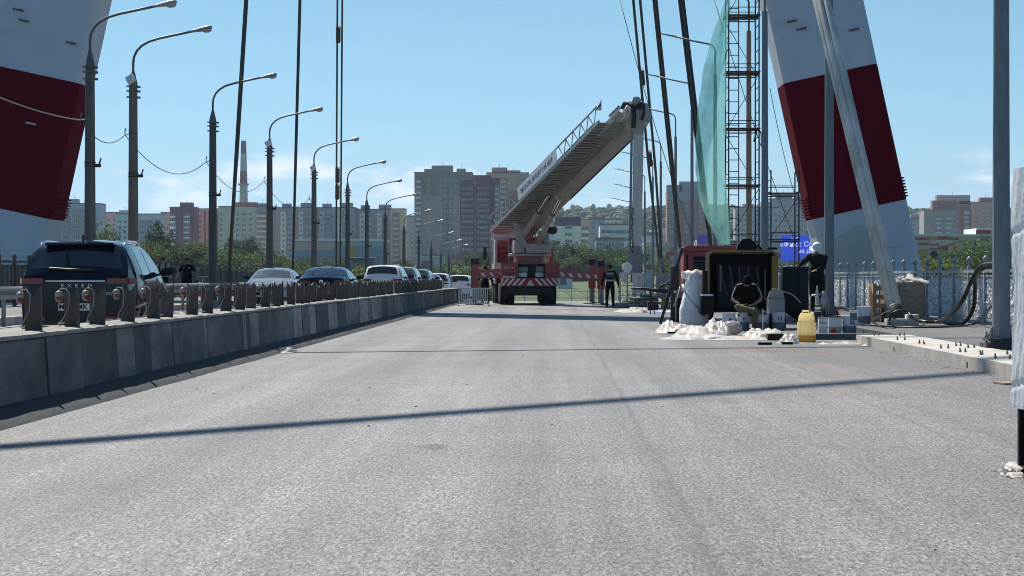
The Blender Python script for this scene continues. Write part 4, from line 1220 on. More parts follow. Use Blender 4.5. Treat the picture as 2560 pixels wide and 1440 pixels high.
def rag(label, loc, w, h, seed, mat=None, rz=0.0):
    ph = seed*13.7
    def fn(u, v):
        fold = 0.10*noise.noise(Vector((u*3.5+ph, v*1.4, 0))) + 0.05*noise.noise(Vector((u*9+ph, v*2, 3)))
        e = 0.75 + 0.3*noise.noise(Vector((v*2+ph, 1, 2)))
        return (w*(u-0.5)*e, -0.06+fold, -h*v*(0.8+0.35*noise.noise(Vector((u*3+ph, 7, 1)))))
    o = MB().grid(fn, 14, 12).build('hanging_rag', mat or RAG, None, True, loc)
    o.rotation_euler = (0, 0, rz)
    return tag(o, label, 'rag', 'rags on the work basket')
bx_, by_ = XU(1612, 88), 87.45
rag('white rag hanging from the left end of the work basket', (bx_-0.85, by_, 1.45), 0.4, 0.5, 1)
rag('large white rag hanging mid basket below the boom arm', (bx_-0.3, by_, 1.42), 0.6, 1.0, 2)
rag('pale blue rag hanging in the middle of the work basket', (bx_+0.12, by_, 1.40), 0.42, 0.75, 3, M('rag_blue', (0.42, 0.50, 0.55), 0.8, var=0.2, bump=0.6, bscale=15))
rag('grey tarpaulin hanging over the right end of the work basket', (bx_+0.75, by_, 1.42), 0.8, 0.8, 4, M('rag_grey', (0.30, 0.30, 0.31), 0.8, var=0.2, bump=0.6, bscale=15))

# outriggers
def outrigger(xs, y, beam_from, ztb, zcap, drop, side):
    "box beam with striped face, a jack post with black cap and a foot plate"
    b = MB().beam((beam_from, y, 1.42), (xs, y, 1.42-drop), 0.30, 0.40).build('outrigger_beam', RED, truck)
    n = int(abs(xs-beam_from)/0.34)
    for i in range(n):
        f = (i+0.25)/n
        x = beam_from + (xs-beam_from)*f
        z = 1.42 - drop*f
        s = side
        MB().prism([(x-0.05*s, z+0.05), (x+0.09*s, z+0.05), (x+0.20*s, z-0.13), (x+0.06*s, z-0.13)], y-0.158, y-0.152, 'XZ').build('white_stripe', STW, b, fix=True)
    p = MB().bx(xs-0.17, xs+0.17, y-0.17, y+0.17, 0.72, zcap-0.3).build('jack_post', RED, truck)
    MB().cbx(xs-0.185, xs+0.185, y-0.185, y+0.185, zcap-0.3, zcap, 0.05).build('jack_cap', CBK, p, 30)
    MB().bx(xs-0.12, xs+0.12, y-0.12, y+0.12, 0.08, 0.72).build('jack_leg', GY, p)
    MB().lathe([(0.42, 0.0), (0.42, 0.03), (0.2, 0.09)], 16, (xs, y, 0.0)).build('foot_plate', DK, p)
lx = XU(1187, 98.8) - TX
outrigger(lx, 0.8, -1.3, 0, 2.12, 0.02, 1)
outrigger(XU(1503, 97.6)-TX, -0.4+0.5, 1.28, 0, 2.02, 0.13, 1)
outrigger(XU(1480, 103.5)-TX, 5.5, 1.1, 0, 2.12, 0.10, 1)
# ================================================================== PEOPLE
SKIN = M('skin', (0.36, 0.20, 0.14), 0.6, var=0.08, scale=10)
HAIR = M('hair_dark', (0.018, 0.014, 0.011), 0.8)
EYE = M('eye_dark', (0.02, 0.02, 0.02), 0.3)
LIPS = M('lips', (0.26, 0.10, 0.08), 0.6)
def cloth(name, col, **k):
    return M(name, tuple(c*0.55 if max(col) < 0.1 else c for c in col), 0.95, spec=0.08, var=k.pop('var', 0.25), scale=k.pop('scale', 5), bump=0.5, bscale=16, **k)
def V3(*a): return Vector(a)
def fingers(mb, wrist, d, palm_n, side, curl=0.35):
    "palm and five fingers; d points along the hand, palm_n out of the palm"
    d = Vector(d).normalized(); pn = Vector(palm_n).normalized(); x = d.cross(pn).normalized()
    base = wrist + d*0.09
    mb.ell(wrist + d*0.05, (0.042, 0.02, 0.052), 8, 6, rot=Matrix((x, pn, d)).transposed())
    for i, (o, L) in enumerate(((-0.03, 0.068), (-0.010, 0.078), (0.010, 0.074), (0.029, 0.06))):
        a = base + x*o
        m = a + (d + pn*curl*0.4).normalized()*L*0.5
        e = m + (d + pn*curl*1.4).normalized()*L*0.5
        mb.cap(a - d*0.01, m, 0.0095, 0.009, 6); mb.cap(m, e, 0.009, 0.0075, 6)
    a = wrist + d*0.03 + x*(-0.036*side)
    m = a + (d*0.6 - x*side*0.7 + pn*0.4).normalized()*0.035
    mb.cap(a, m, 0.012, 0.010, 6); mb.cap(m, m + (d + pn*0.4).normalized()*0.03, 0.010, 0.008, 6)

def person(label, loc, rz, J, shirt, trousers, shoes, sleeve='short', head_kit='cap', cap_mat=None, group=None, scale=1.0, bulk=1.0, hair=HAIR, extra=None):
    """J holds joint positions in the person's own space: x to the right, +y ahead of the person, z up"""
    t = thing('person', label, 'person', loc, rz, group)
    t.scale = (scale,)*3
    P = {k: Vector(v) for k, v in J.items()}
    hd, nk, ch, wa, pe = P['head'], P['neck'], P['chest'], P['waist'], P['pelvis']
    face = Vector(J.get('face', (0, 1, 0))).normalized()
    up = (hd-nk).normalized()
    rx = face.cross(up).normalized(); fwd = up.cross(rx).normalized()
    HR = Matrix((rx, fwd, up)).transposed()
    tr = (P['shR']-P['shL']).normalized()
    tu = (nk-pe).normalized(); tf = tu.cross(tr)
    if tf.y*1 < -0.99: pass
    TR = Matrix((tr, tr.cross(tu)*-1, tu)).transposed()
    b = MB()
    b.ell(hd + up*0.012, (0.076, 0.094, 0.118), 14, 10, rot=HR)
    b.ell(hd + fwd*0.035 - up*0.055, (0.055, 0.06, 0.06), 10, 8, rot=HR)
    b.cap(hd + fwd*0.088 + up*0.015, hd + fwd*0.112 - up*0.022, 0.010, 0.015, 6)
    for s in (-1, 1): b.ell(hd + rx*0.079*s - up*0.005, (0.012, 0.024, 0.034), 8, 6, rot=HR)
    b.cap(nk - up*0.06, nk + up*0.09, 0.058*bulk, 0.054*bulk)
    def torso(m, g):
        m.ell(ch + tu*0.05, (0.175*bulk+g, 0.105*bulk+g, 0.17+g), 14, 10, rot=TR)
        m.ell(wa, (0.145*bulk+g, 0.10*bulk+g, 0.17+g), 14, 10, rot=TR)
        m.cap(P['shL'], P['shR'], 0.065+g, 0.065+g)
        m.cap(wa.lerp(ch, 0.2), ch, 0.11*bulk+g, 0.12*bulk+g)
    def hips(m, g):
        m.ell(pe, (0.165*bulk+g, 0.115*bulk+g, 0.12+g), 14, 10, rot=TR)
    torso(b, 0); hips(b, 0)
    for s in 'LR':
        b.cap(P['sh'+s], P['el'+s], 0.050*bulk, 0.040); b.cap(P['el'+s], P['wr'+s], 0.040, 0.027)
        dh = (P['wr'+s]-P['el'+s]).normalized()
        hdv = Vector(J.get('hand'+s, dh)); pn = Vector(J.get('palm'+s, (0.9 if s == 'L' else -0.9, 0.25, 0)))
        pn = (pn - hdv.normalized()*pn.dot(hdv.normalized())).normalized()
        fingers(b, P['wr'+s], hdv, pn, 1 if s == 'R' else -1)
        b.cap(P['hi'+s], P['kn'+s], 0.083*bulk, 0.055); b.cap(P['kn'+s], P['an'+s], 0.055, 0.036)
        b.cap(P['an'+s], P['to'+s], 0.04, 0.032)
    body = b.build('body', SKIN, t); remesh(body, 0.0135, 3)
    sh = MB(); torso(sh, 0.018)
    sh.ell(pe + tu*0.06, (0.165*bulk+0.022, 0.115*bulk+0.022, 0.11), 14, 8, rot=TR)
    sh.cap(nk - up*0.07, nk - up*0.02, 0.08*bulk, 0.068*bulk)
    for s in 'LR':
        e = P['el'+s] if sleeve == 'long' else P['sh'+s].lerp(P['el'+s], 0.72)
        sh.cap(P['sh'+s], e, 0.066*bulk, 0.060)
        if sleeve == 'long': sh.cap(P['el'+s], P['wr'+s] - (P['wr'+s]-P['el'+s]).normalized()*0.02, 0.056, 0.042)
    so = sh.build('shirt', shirt, t); remesh(so, 0.016, 5)
    tm = MB(); hips(tm, 0.016)
    for s in 'LR':
        tm.cap(P['hi'+s], P['kn'+s], 0.102*bulk, 0.075); tm.cap(P['kn'+s], P['an'+s] + (P['kn'+s]-P['an'+s]).normalized()*0.02, 0.074, 0.060)
    to = tm.build('trousers', trousers, t); remesh(to, 0.016, 5)
    for s in 'LR':
        m = MB()
        f = (P['to'+s]-P['an'+s]).normalized()
        m.cap(P['an'+s] - f*0.02, P['to'+s], 0.052, 0.046); m.cap(P['an'+s], P['an'+s] + (P['kn'+s]-P['an'+s]).normalized()*0.05, 0.05, 0.052)
        remesh(m.build('shoe', shoes, t), 0.014, 3)
    for s in (-1, 1): MB().ell(hd + rx*0.031*s + fwd*0.087 + up*0.02, 0.010, 8, 6).build('eye', EYE, t, True)
    MB().beam(hd + fwd*0.094 - up*0.052 - rx*0.022, hd + fwd*0.094 - up*0.052 + rx*0.022, 0.01, 0.008, up=up).build('mouth', LIPS, t)
    hm = MB()
    hm.ell(hd + up*0.022 - fwd*0.014, (0.083, 0.096, 0.112), 14, 10, rot=HR)
    hm.v = [p if (p-hd).dot(fwd) < 0.055 and (p-hd).dot(up) > -0.06 else hd + (p-hd)*0.82 for p in hm.v]
    hm.build('hair', hair, t, True)
    if head_kit in ('cap', 'helmet'):
        c = MB()
        g = 0.094 if head_kit == 'cap' else 0.118
        n, mm = 16, 6
        vs, fs = [], []
        for i in range(mm+1):
            ph = (math.pi/2)*i/mm
            for k in range(n):
                q = 2*math.pi*k/n
                vs.append(hd + up*(0.045) + HR @ Vector((math.sin(ph)*math.cos(q)*g, math.sin(ph)*math.sin(q)*g*1.14, math.cos(ph)*g*1.05)))
        for i in range(mm):
            for k in range(n):
                a_, b_ = i*n+k, i*n+(k+1) % n
                fs.append((a_, a_+n, b_+n, b_))
        c.add(vs, fs)
        c.build('cap' if head_kit == 'cap' else 'hard_hat', cap_mat, t, True)
        br = MB()
        def bf(u, v):
            q = math.pi*(u-0.5)*0.9
            r0 = g*1.02; r1 = g + 0.075
            r_ = r0 + (r1-r0)*v
            return hd + up*(0.05-0.02*v) + HR @ Vector((math.sin(q)*r_*0.92, math.cos(q)*(r0*1.12 + (r1-r0)*v), 0))
        br.grid(bf, 10, 3).build('cap_peak', cap_mat, t, True)
    return t, P, HR

def stand(sp=0.10, sway=0.0, armout=0.06, hand_f=0.05, h=1.0):
    return dict(head=(sway, 0.02, 1.63), neck=(sway*0.8, 0.0, 1.46), chest=(sway*0.6, 0, 1.28), waist=(sway*0.3, 0, 1.08), pelvis=(0, 0, 0.93),
                shL=(-0.19, 0, 1.42), shR=(0.19, 0, 1.42), elL=(-0.25-armout*0.5, -0.02, 1.13), elR=(0.25+armout*0.5, -0.02, 1.13), wrL=(-0.25-armout, hand_f, 0.89), wrR=(0.25+armout, hand_f, 0.89),
                hiL=(-0.095, 0, 0.90), hiR=(0.095, 0, 0.90), knL=(-sp-0.01, 0.02, 0.48), knR=(sp+0.01, 0.02, 0.48), anL=(-sp-0.02, 0, 0.075), anR=(sp+0.02, 0, 0.075), toL=(-sp-0.04, 0.17, 0.045), toR=(sp+0.04, 0.17, 0.045))

NAVY = cloth('cloth_navy', (0.012, 0.016, 0.034))
BLK = cloth('cloth_black', (0.010, 0.010, 0.012))
REFL = M('reflective_tape', (0.42, 0.44, 0.46), 0.5, var=0.1)
BEI = cloth('cloth_beige', (0.52, 0.46, 0.40))
OLV = cloth('cloth_olive', (0.040, 0.036, 0.030))
CAMO = M('cloth_camouflage', (0.16, 0.125, 0.075), 0.9, var=0.25, scale=6, bump=0.5, bscale=16, dirt=(0.045, 0.05, 0.028), dirt_amt=0.95, dirt_scale=9)
SHO = M('shoe_black', (0.015, 0.014, 0.013), 0.7)
WCAP = M('cap_white', (0.74, 0.74, 0.72), 0.7)

# worker by the truck, seen from behind
d = 88.8
t, P, HR_ = person('worker in a navy suit with reflective bands, standing with his back turned beside the truck', (XU(1525, d), d, 0.0), 0, stand(0.11, 0.0, 0.10, 0.0), NAVY, NAVY, SHO, 'long', 'cap', BLK)
for z, r_ in ((1.40, 0.205), (1.12, 0.185)):
    MB().lathe([(1.0, -0.03), (1.0, 0.03)], 20, caps=False).xf(Matrix.Translation((0, 0, z)) @ Matrix.Diagonal((r_, 0.142, 1, 1))).build('reflective_band', REFL, t, True)
text(t, 'ПОЖАРНАЯ', 0.06, REFL, (0, -0.150, 1.30))
# worker half hidden behind the left outrigger beam
d = 99.6
person('worker in dark clothes half hidden behind the left outrigger beam', (XU(1213, d), d, deck(d)), R(12), stand(0.12, 0.02, 0.12, 0.05), NAVY, BLK, SHO, 'long', 'cap', BLK)
# two men on the opposite pavement, facing us
d = 88.0
Jb = stand(0.1); Jb['face'] = (0.1, 1, -0.1)
t, P, HR_ = person('man in a beige shirt with black backpack straps on the opposite pavement', (XU(408, d), d, 0.30), R(180), Jb, BEI, BLK, SHO, 'long', 'cap', M('cap_brown', (0.06, 0.05, 0.04), 0.8))
bp_ = MB()
for s in (-1, 1):
    bp_.tube([(s*0.12, 0.14, 1.02), (s*0.125, 0.165, 1.2), (s*0.125, 0.15, 1.38), (s*0.12, 0.04, 1.50), (s*0.12, -0.1, 1.46)], 0.03, 6, flat=0.5)
bp_.cbx(-0.16, 0.16, -0.32, -0.13, 1.0, 1.45, 0.05)
bp_.build('backpack', BLK, t, 40)
d = 92.0
Jc = stand(0.11, 0, 0.2, 0.08); Jc['face'] = (-0.3, 1, -0.05)
t, P, HR_ = person('heavy man in a dark polo shirt and dark cap standing on the opposite pavement', (XU(468, d), d, 0.30), R(178), Jc, NAVY, BLK, SHO, 'short', 'cap', BLK, bulk=1.22)
MB().lathe([(0.02, -0.004), (0.035, -0.004), (0.035, 0.004), (0.02, 0.004)], 12, (-0.11, 0.165, 1.35), axis='Y').build('badge', REFL, t)
text(t, 'ДПС', 0.05, REFL, (0.1, 0.17, 1.35), (R(90), 0, R(180)))
# his bicycle
bc = thing('bicycle', 'small bicycle standing behind the guard rail next to the man in the dark polo', 'bicycle', (XU(497, 92), 92.2, 0.30), R(80))
for y in (-0.5, 0.5):
    w = MB()
    n = 20
    w.tube([(y + 0.3*math.cos(2*math.pi*k/n), 0, 0.31 + 0.3*math.sin(2*math.pi*k/n)) for k in range(n+1)], 0.02, 6, caps=False)
    w.build('wheel', TYRE, bc, True)
MB().tube([(-0.5, 0, 0.31), (-0.1, 0, 0.3), (0.35, 0, 0.75), (-0.2, 0, 0.72), (-0.1, 0, 0.3)], 0.018, 6).tube([(-0.2, 0, 0.72), (-0.5, 0, 0.31)], 0.014, 6).tube([(0.5, 0, 0.31), (0.35, 0, 0.75), (0.31, 0, 0.95)], 0.018, 6).build('frame', M('bike_white', (0.6, 0.58, 0.56), 0.4), bc)
MB().tube([(0.25, -0.28, 0.97), (0.32, -0.1, 0.96), (0.32, 0.1, 0.96), (0.25, 0.28, 0.97)], 0.016, 6).build('handlebar', DK, bc)
MB().cbx(-0.33, -0.1, -0.08, 0.08, 0.80, 0.87, 0.03).tube([(-0.2, 0, 0.7), (-0.21, 0, 0.82)], 0.015, 6).build('saddle', M('saddle_brown', (0.1, 0.04, 0.03), 0.6), bc)

# seated man with crossed legs, head bowed, facing us
d = 51.2
J = dict(head=(0.0, 0.20, 1.17), neck=(0, 0.07, 1.03), chest=(0, 0.02, 0.86), waist=(0, -0.05, 0.66), pelvis=(0, -0.08, 0.50), face=(0, 0.8, -0.75),
         shL=(-0.205, 0.04, 1.00), shR=(0.205, 0.04, 1.00), elL=(-0.33, 0.08, 0.73), elR=(0.33, 0.08, 0.73), wrL=(-0.16, 0.34, 0.62), wrR=(0.16, 0.32, 0.60), handL=(0.9, 0.3, -0.1), handR=(-0.8, 0.4, 0.1), palmL=(0, -0.3, -1), palmR=(0, -0.3, 1),
         hiL=(-0.10, -0.02, 0.50), hiR=(0.10, -0.02, 0.50), knL=(-0.17, 0.46, 0.50), knR=(0.24, 0.40, 0.56), anL=(-0.15, 0.42, 0.08), anR=(-0.22, 0.56, 0.44), toL=(-0.17, 0.58, 0.045), toR=(-0.38, 0.60, 0.42))
t, P, HR_ = person('man in a black T-shirt and camouflage trousers sitting with crossed legs before the open compressor', (XU(1866, d), d, 0.0), R(180), J, BLK, CAMO, M('shoe_olive', (0.09, 0.075, 0.05), 0.8), 'short', 'cap', BLK, bulk=1.12)
for s in (-1, 1):
    MB().tube([(s*0.10, 0.075, 1.10), (s*0.21, 0.055, 1.075), (s*0.265, 0.10, 1.0), (s*0.325, 0.13, 0.88), (s*0.355, 0.14, 0.78)], 0.014, 6).build('sleeve_stripe', REFL, t, True)
st = thing('folding_stool', 'low dark stool under the seated man', 'stool', (XU(1866, 51.2), 51.28, 0))
MB().cbx(-0.2, 0.2, -0.17, 0.17, 0.34, 0.385, 0.015).build('seat', DK, st)
for sx in (-1, 1):
    for sy in (-1, 1): MB().tube([(sx*0.17, sy*0.14, 0), (sx*0.15, sy*0.12, 0.35)], 0.015, 6).build('leg', DK, st)

# man in the white cap leaning over the black cabinet
d = 54.5
J = dict(head=(0.02, 0.14, 1.64), neck=(0.03, 0.05, 1.48), chest=(0.02, 0.0, 1.30), waist=(0.04, -0.06, 1.09), pelvis=(0.06, -0.12, 0.93), face=(0.25, 0.9, -0.4),
         shL=(-0.17, 0.03, 1.42), shR=(0.21, 0.0, 1.45), elL=(-0.16, 0.20, 1.17), elR=(0.40, 0.2, 1.27), wrL=(0.0, 0.36, 1.10), wrR=(0.50, 0.42, 1.13), handR=(0.5, 0.7, -0.2), handL=(0.5, 0.7, -0.1), palmL=(0, 0, -1), palmR=(0, 0, -1),
         hiL=(-0.05, -0.12, 0.90), hiR=(0.15, -0.12, 0.90), knL=(-0.07, -0.10, 0.49), knR=(0.16, -0.06, 0.48), anL=(-0.10, -0.16, 0.075), anR=(0.17, -0.13, 0.075), toL=(-0.12, 0.0, 0.045), toR=(0.19, 0.03, 0.045))
t, P, HR_ = person('man in a white cap and dark overalls bending over the black cabinet', (XU(2046, d), d, 0.32), R(165), J, OLV, OLV, SHO, 'long', 'helmet', WCAP, bulk=1.12)
MB().bx(-0.4, 0.4, -0.35, 0.25, 0, 0.17).build('wooden_step', M('crate_wood', (0.20, 0.15, 0.1), 0.85, var=0.3), None, loc=(XU(2046, d), d+0.1, 0.145))
tag(bpy.data.objects['wooden_step'], 'low wooden step under the man in the white cap', 'step')
# ================================================================== SCAFFOLDS AND NET
SCF = M('scaffold_blue', (0.022, 0.03, 0.05), 0.6, 0.3, var=0.3, scale=6)
BRD = M('scaffold_board', (0.11, 0.08, 0.055), 0.9, var=0.35, scale=4, stretch=(1, 6, 1))
def scaffold(label, xc, yc, w, dp, zs, ladder_side=-1, z0=0.14):
    t = thing('scaffold_tower', label, 'scaffold', (xc, yc, z0))
    H = zs[-1] + 0.9
    for sx in (-1, 1):
        for sy in (-1, 1):
            MB().tube([(sx*w/2, sy*dp/2, 0), (sx*w/2, sy*dp/2, H)], 0.028, 8).build('standard', SCF, t)
        # rungs of the end frames
        z = 0.35
        while z < H:
            MB().tube([(sx*w/2, -dp/2, z), (sx*w/2, dp/2, z)], 0.018, 6).build('frame_rung', SCF, t)
            z += 0.45
    if ladder_side:
        lx_ = ladder_side*w/2
        MB().tube([(lx_+0.36, -dp/2-0.02, 0), (lx_+0.36, -dp/2-0.02, H)], 0.022, 6).build('ladder_stile', SCF, t)
        z = 0.3
        while z < H:
            MB().tube([(lx_, -dp/2-0.02, z), (lx_+0.36, -dp/2-0.02, z)], 0.016, 6).build('ladder_rung', SCF, t); z += 0.42
    for i, z in enumerate(zs):
        for k in range(4):
            y0 = -dp/2 + 0.05 + k*(dp-0.1)/4
            MB().bx(-w/2-0.1, w/2+0.06, y0, y0+(dp-0.1)/4-0.015, z + random.uniform(0, 0.02), z+0.05).build('board', BRD, t)
        for sy in (-1, 1):
            MB().tube([(-w/2, sy*dp/2, z-0.05), (w/2, sy*dp/2, z-0.05)], 0.024, 6).tube([(-w/2, sy*dp/2, z+0.3), (w/2, sy*dp/2, z+0.3)], 0.016, 6).build('ledger', SCF, t)
        zp = zs[i-1] if i else 0
        MB().tube([(-w/2, -dp/2, zp+0.1), (w/2, -dp/2, z-0.1)] if i % 2 else [(w/2, dp/2, zp+0.1), (-w/2, dp/2, z-0.1)], 0.013, 6).build('brace', SCF, t)
    return t
DS = 79.0
xs0, xs1 = XU(1822, DS), XU(1898, DS)
tower = scaffold('tall dark blue scaffold tower with plank platforms round the pinkish lamp pole', (xs0+xs1)/2, DS+0.8, xs1-xs0, 1.5, [ZV(v, DS)-0.14 for v in (606, 464, 322, 180, 38, -104)])
MB().tube([(0.35, -0.8, 6.0), (0.5, -0.85, 6.5), (0.62, -0.8, 6.3), (0.64, -0.8, 5.8)], 0.03, 6).build('hose_loop', CBK, tower, True)
scaffold('small low scaffold with one platform in front of the right pylon leg', (XU(1928, 84)+XU(1998, 84))/2, 84.8, XU(1998, 84)-XU(1928, 84), 1.4, [ZV(600, 84)-0.14, ZV(484, 84)-0.14], 0)
# green safety net
m = bpy.data.materials.new('net_green'); m.use_nodes = True
n, l = m.node_tree.nodes, m.node_tree.links
pb = n['Principled BSDF']; pb.inputs['Base Color'].default_value = (0.22, 0.52, 0.45, 1); pb.inputs['Roughness'].default_value = 0.8
tr = n.new('ShaderNodeBsdfTransparent'); tr.inputs[0].default_value = (0.72, 0.95, 0.92, 1)
tl = n.new('ShaderNodeBsdfTranslucent'); tl.inputs[0].default_value = (0.30, 0.62, 0.54, 1)
a1 = n.new('ShaderNodeMixShader'); a1.inputs[0].default_value = 0.5
l.new(pb.outputs[0], a1.inputs[1]); l.new(tl.outputs[0], a1.inputs[2])
tcn = n.new('ShaderNodeTexCoord'); nzn = n.new('ShaderNodeTexNoise'); nzn.inputs['Scale'].default_value = 2.5; nzn.inputs['Detail'].default_value = 6
l.new(tcn.outputs['Object'], nzn.inputs['Vector'])
mrn = n.new('ShaderNodeMapRange'); mrn.inputs[1].default_value = 0.3; mrn.inputs[2].default_value = 0.7; mrn.inputs[3].default_value = 0.52; mrn.inputs[4].default_value = 0.74
l.new(nzn.outputs['Fac'], mrn.inputs[0])
a2 = n.new('ShaderNodeMixShader'); l.new(mrn.outputs[0], a2.inputs[0])
l.new(tr.outputs[0], a2.inputs[1]); l.new(a1.outputs[0], a2.inputs[2])
l.new(a2.outputs[0], n['Material Output'].inputs[0])
left = [(0, 1812), (30, 1802), (80, 1783), (150, 1764), (220, 1751), (300, 1742), (350, 1738), (430, 1739), (500, 1749), (560, 1772), (612, 1798)]
right = [(-60, 1830), (0, 1822), (100, 1818), (250, 1815), (350, 1812), (430, 1812), (500, 1820), (560, 1824), (612, 1826)]
left = [(-60, 1824)] + left
def lut(T, v):
    for (a, ua), (b, ub) in zip(T, T[1:]):
        if a <= v <= b: return ua + (ub-ua)*(v-a)/(b-a)
    return T[-1][1]
def netf(p, q):
    v = -60 + 672*q
    u = lut(left, v)*(1-p) + lut(right, v)*p
    dd = DS - 0.1 - 1.0*math.sin(math.pi*p)*math.sin(math.pi*min(1, q*1.1)) + 0.12*noise.noise(Vector((p*4, q*9, 1)))
    w_ = W(u, v, dd); w_.x += 0.05*noise.noise(Vector((p*2, q*13, 5)))
    return w_ - Vector((xs0, DS, 0.2))
net = MB().grid(netf, 14, 44).build('safety_net', m, None, True, (xs0, DS, 0.2))
tag(net, 'translucent green safety net bulging from the scaffold tower', 'net')
# thin guy wires
for i, (a, b, lb) in enumerate(((W(1550, 0, 84), W(1740, 612, 78), 'thin guy wire running from the sky past the boom knuckle to the red compressor'),
                                (W(1786, 0, 84), W(1990, 610, 80), 'thin guy wire crossing the scaffold tower'),
                                (W(1925, 220, 82), W(1985, 480, 84), 'thin guy wire beside the right pylon leg'))):
    o = MB().tube(sag((0, 0, 0), b-a, 0.25 if i else 0.5), 0.014, 5).build('guy_wire', WR, None, True, a)
    tag(o, lb, 'wire', 'guy wires')

# ================================================================== COMPRESSORS
YEL = M('machine_yellow', (0.24, 0.135, 0.022), 0.5, var=0.2, scale=5, dirt=(0.13, 0.08, 0.03), dirt_amt=0.4)
BLM = M('machine_black', (0.005, 0.006, 0.008), 0.6, spec=0.2, var=0.3, scale=4)
NVM = M('machine_navy', (0.007, 0.009, 0.017), 0.5, spec=0.25, var=0.2)
MRED = M('machine_red', (0.33, 0.045, 0.05), 0.5, var=0.2, scale=3, dirt=(0.16, 0.05, 0.05), dirt_amt=0.4)
d = 52.6
x0, x1 = XU(1771, d), XU(1942, d)
zt = ZV(628, d)
cmp_ = thing('compressor', 'open black compressor with a yellow frame standing behind the seated man', 'compressor', ((x0+x1)/2, d, 0))
hwid = (x1-x0)/2
MB().bx(-hwid+0.05, hwid-0.05, 1.5, 1.56, 0.45, zt-0.05).build('back_wall', BLM, cmp_)
MB().bx(-hwid+0.03, -hwid+0.07, 0.06, 1.5, 0.45, zt-0.04).build('side_wall', BLM, cmp_)
MB().bx(hwid-0.07, hwid-0.03, 0.06, 1.5, 0.45, zt-0.04).build('side_wall', BLM, cmp_)
MB().bx(-hwid+0.03, hwid-0.03, 0.06, 1.55, zt-0.04, zt-0.01).build('roof_panel', BLM, cmp_)
MB().bx(-hwid+0.03, hwid-0.03, 0.06, 1.55, 0.40, 0.47).build('floor_panel', BLM, cmp_)
fr_ = MB()
path = [(-hwid, 0.45), (-hwid, zt-0.1), (-hwid+0.1, zt), (hwid-0.1, zt), (hwid, zt-0.1), (hwid, 0.95)]
for (a, b), (c, e) in zip(path, path[1:]):
    fr_.beam((a, 0.03, b), (c, 0.03, e), 0.055, 0.07, up=(0, 1, 0))
fr_.build('yellow_frame', YEL, cmp_)
MB().bx(hwid-0.12, hwid+0.035, -0.02, 0.10, 0.92, zt-0.12).build('door_edge', YEL, cmp_)
MB().bx(-0.55, 0.55, 1.2, 1.45, 0.6, zt-0.3).build('radiator', NVM, cmp_)
MB().cbx(-0.6, 0.2, 0.35, 1.1, 0.47, 1.15, 0.05).build('engine_block', NVM, cmp_)
for i in range(5):
    MB().tube(sag((-0.5+0.22*i, 0.3, 1.5), (-0.35+0.2*i, 0.35, 0.8), 0.1, 8), 0.022, 6).build('hose', M('hose_grey', (0.06, 0.06, 0.065), 0.6), cmp_, True)
MB().tube([(-0.52, 0.12, 0.9), (-0.52, 0.12, 1.55)], 0.028, 8).build('air_pipe', M('pipe_grey', (0.12, 0.12, 0.13), 0.5), cmp_)
MB().tube([(0.55, 0.12, 0.7), (0.55, 0.12, 1.45)], 0.02, 8).build('air_pipe', M('pipe_grey', (0.12, 0.12, 0.13), 0.5), cmp_)
MB().bx(-hwid-0.13, -hwid-0.02, -0.02, 0.3, 0.85, 1.42).build('side_hatch', BLM, cmp_)
MB().prism([(-0.26, 0), (0.26, 0), (0.22, 0.17), (0.10, 0.30), (-0.10, 0.30), (-0.20, 0.18)], 0.3, 0.75, 'XZ').xf(Matrix.Translation((0.13, 0, zt+0.0))).build('exhaust_hood', BLM, cmp_, fix=True)
MB().tube([(0.28, 0.5, zt), (0.42, 0.5, zt+0.16), (0.5, 0.5, zt)], 0.05, 8).build('exhaust_pipe', BLM, cmp_, True)
MB().cbx(0.62, 0.85, 0.1, 0.4, zt+0.04, zt+0.1, 0.02).build('roof_lid', BLM, cmp_)
for s in (-1, 1):
    w = MB().lathe([(0.18, -0.1), (0.32, -0.1), (0.345, -0.05), (0.345, 0.05), (0.32, 0.1), (0.18, 0.1)], 18, (s*(hwid-0.05), 0.75, 0.345), axis='X').build('tyre', TYRE, cmp_, 40)
    MB().bx(s*(hwid-0.05)-0.14, s*(hwid-0.05)+0.14, 0.3, 1.2, 0.70, 0.74).build('mudguard', BLM, cmp_)
MB().bx(-hwid-0.2, -hwid+0.12, -0.25, 0.1, 0.36, 0.80).build('battery_box', BLM, cmp_)
MB().bx(-hwid-0.18, -hwid+0.10, -0.24, 0.08, 0.803, 0.84).build('battery_cover', WHT, cmp_)
# red compressor behind
d = 60.0
x0, x1 = XU(1708, d), XU(1856, d)
zt = ZV(614, d)
rc = thing('compressor', 'red compressor housing with a black grille behind the white sack', 'compressor', ((x0+x1)/2, d, 0))
hw_ = (x1-x0)/2
MB().cbx(-hw_, hw_, 0, 2.2, 0.55, zt-0.16, 0.05).build('housing', MRED, rc, 30)
MB().prism([(-hw_-0.03, zt-0.16), (hw_+0.03, zt-0.16), (hw_-0.02, zt-0.03), (hw_-0.12, zt), (-hw_+0.12, zt), (-hw_+0.02, zt-0.03)], -0.03, 2.25, 'XZ').build('roof', MRED, rc, fix=True)
MB().bx(-hw_+0.28, hw_-0.2, -0.012, 0.0, 0.95, zt-0.3).build('grille_panel', BLM, rc)
for i in range(9):
    z = 1.0 + i*0.085
    MB().bx(-hw_+0.30, hw_-0.22, -0.024, -0.012, z, z+0.03).build('grille_bar', M('grille_grey', (0.05, 0.045, 0.045), 0.6), rc)
MB().bx(-hw_+0.08, -hw_+0.12, -0.02, 0.0, 0.7, zt-0.25).build('corner_trim', BLM, rc)
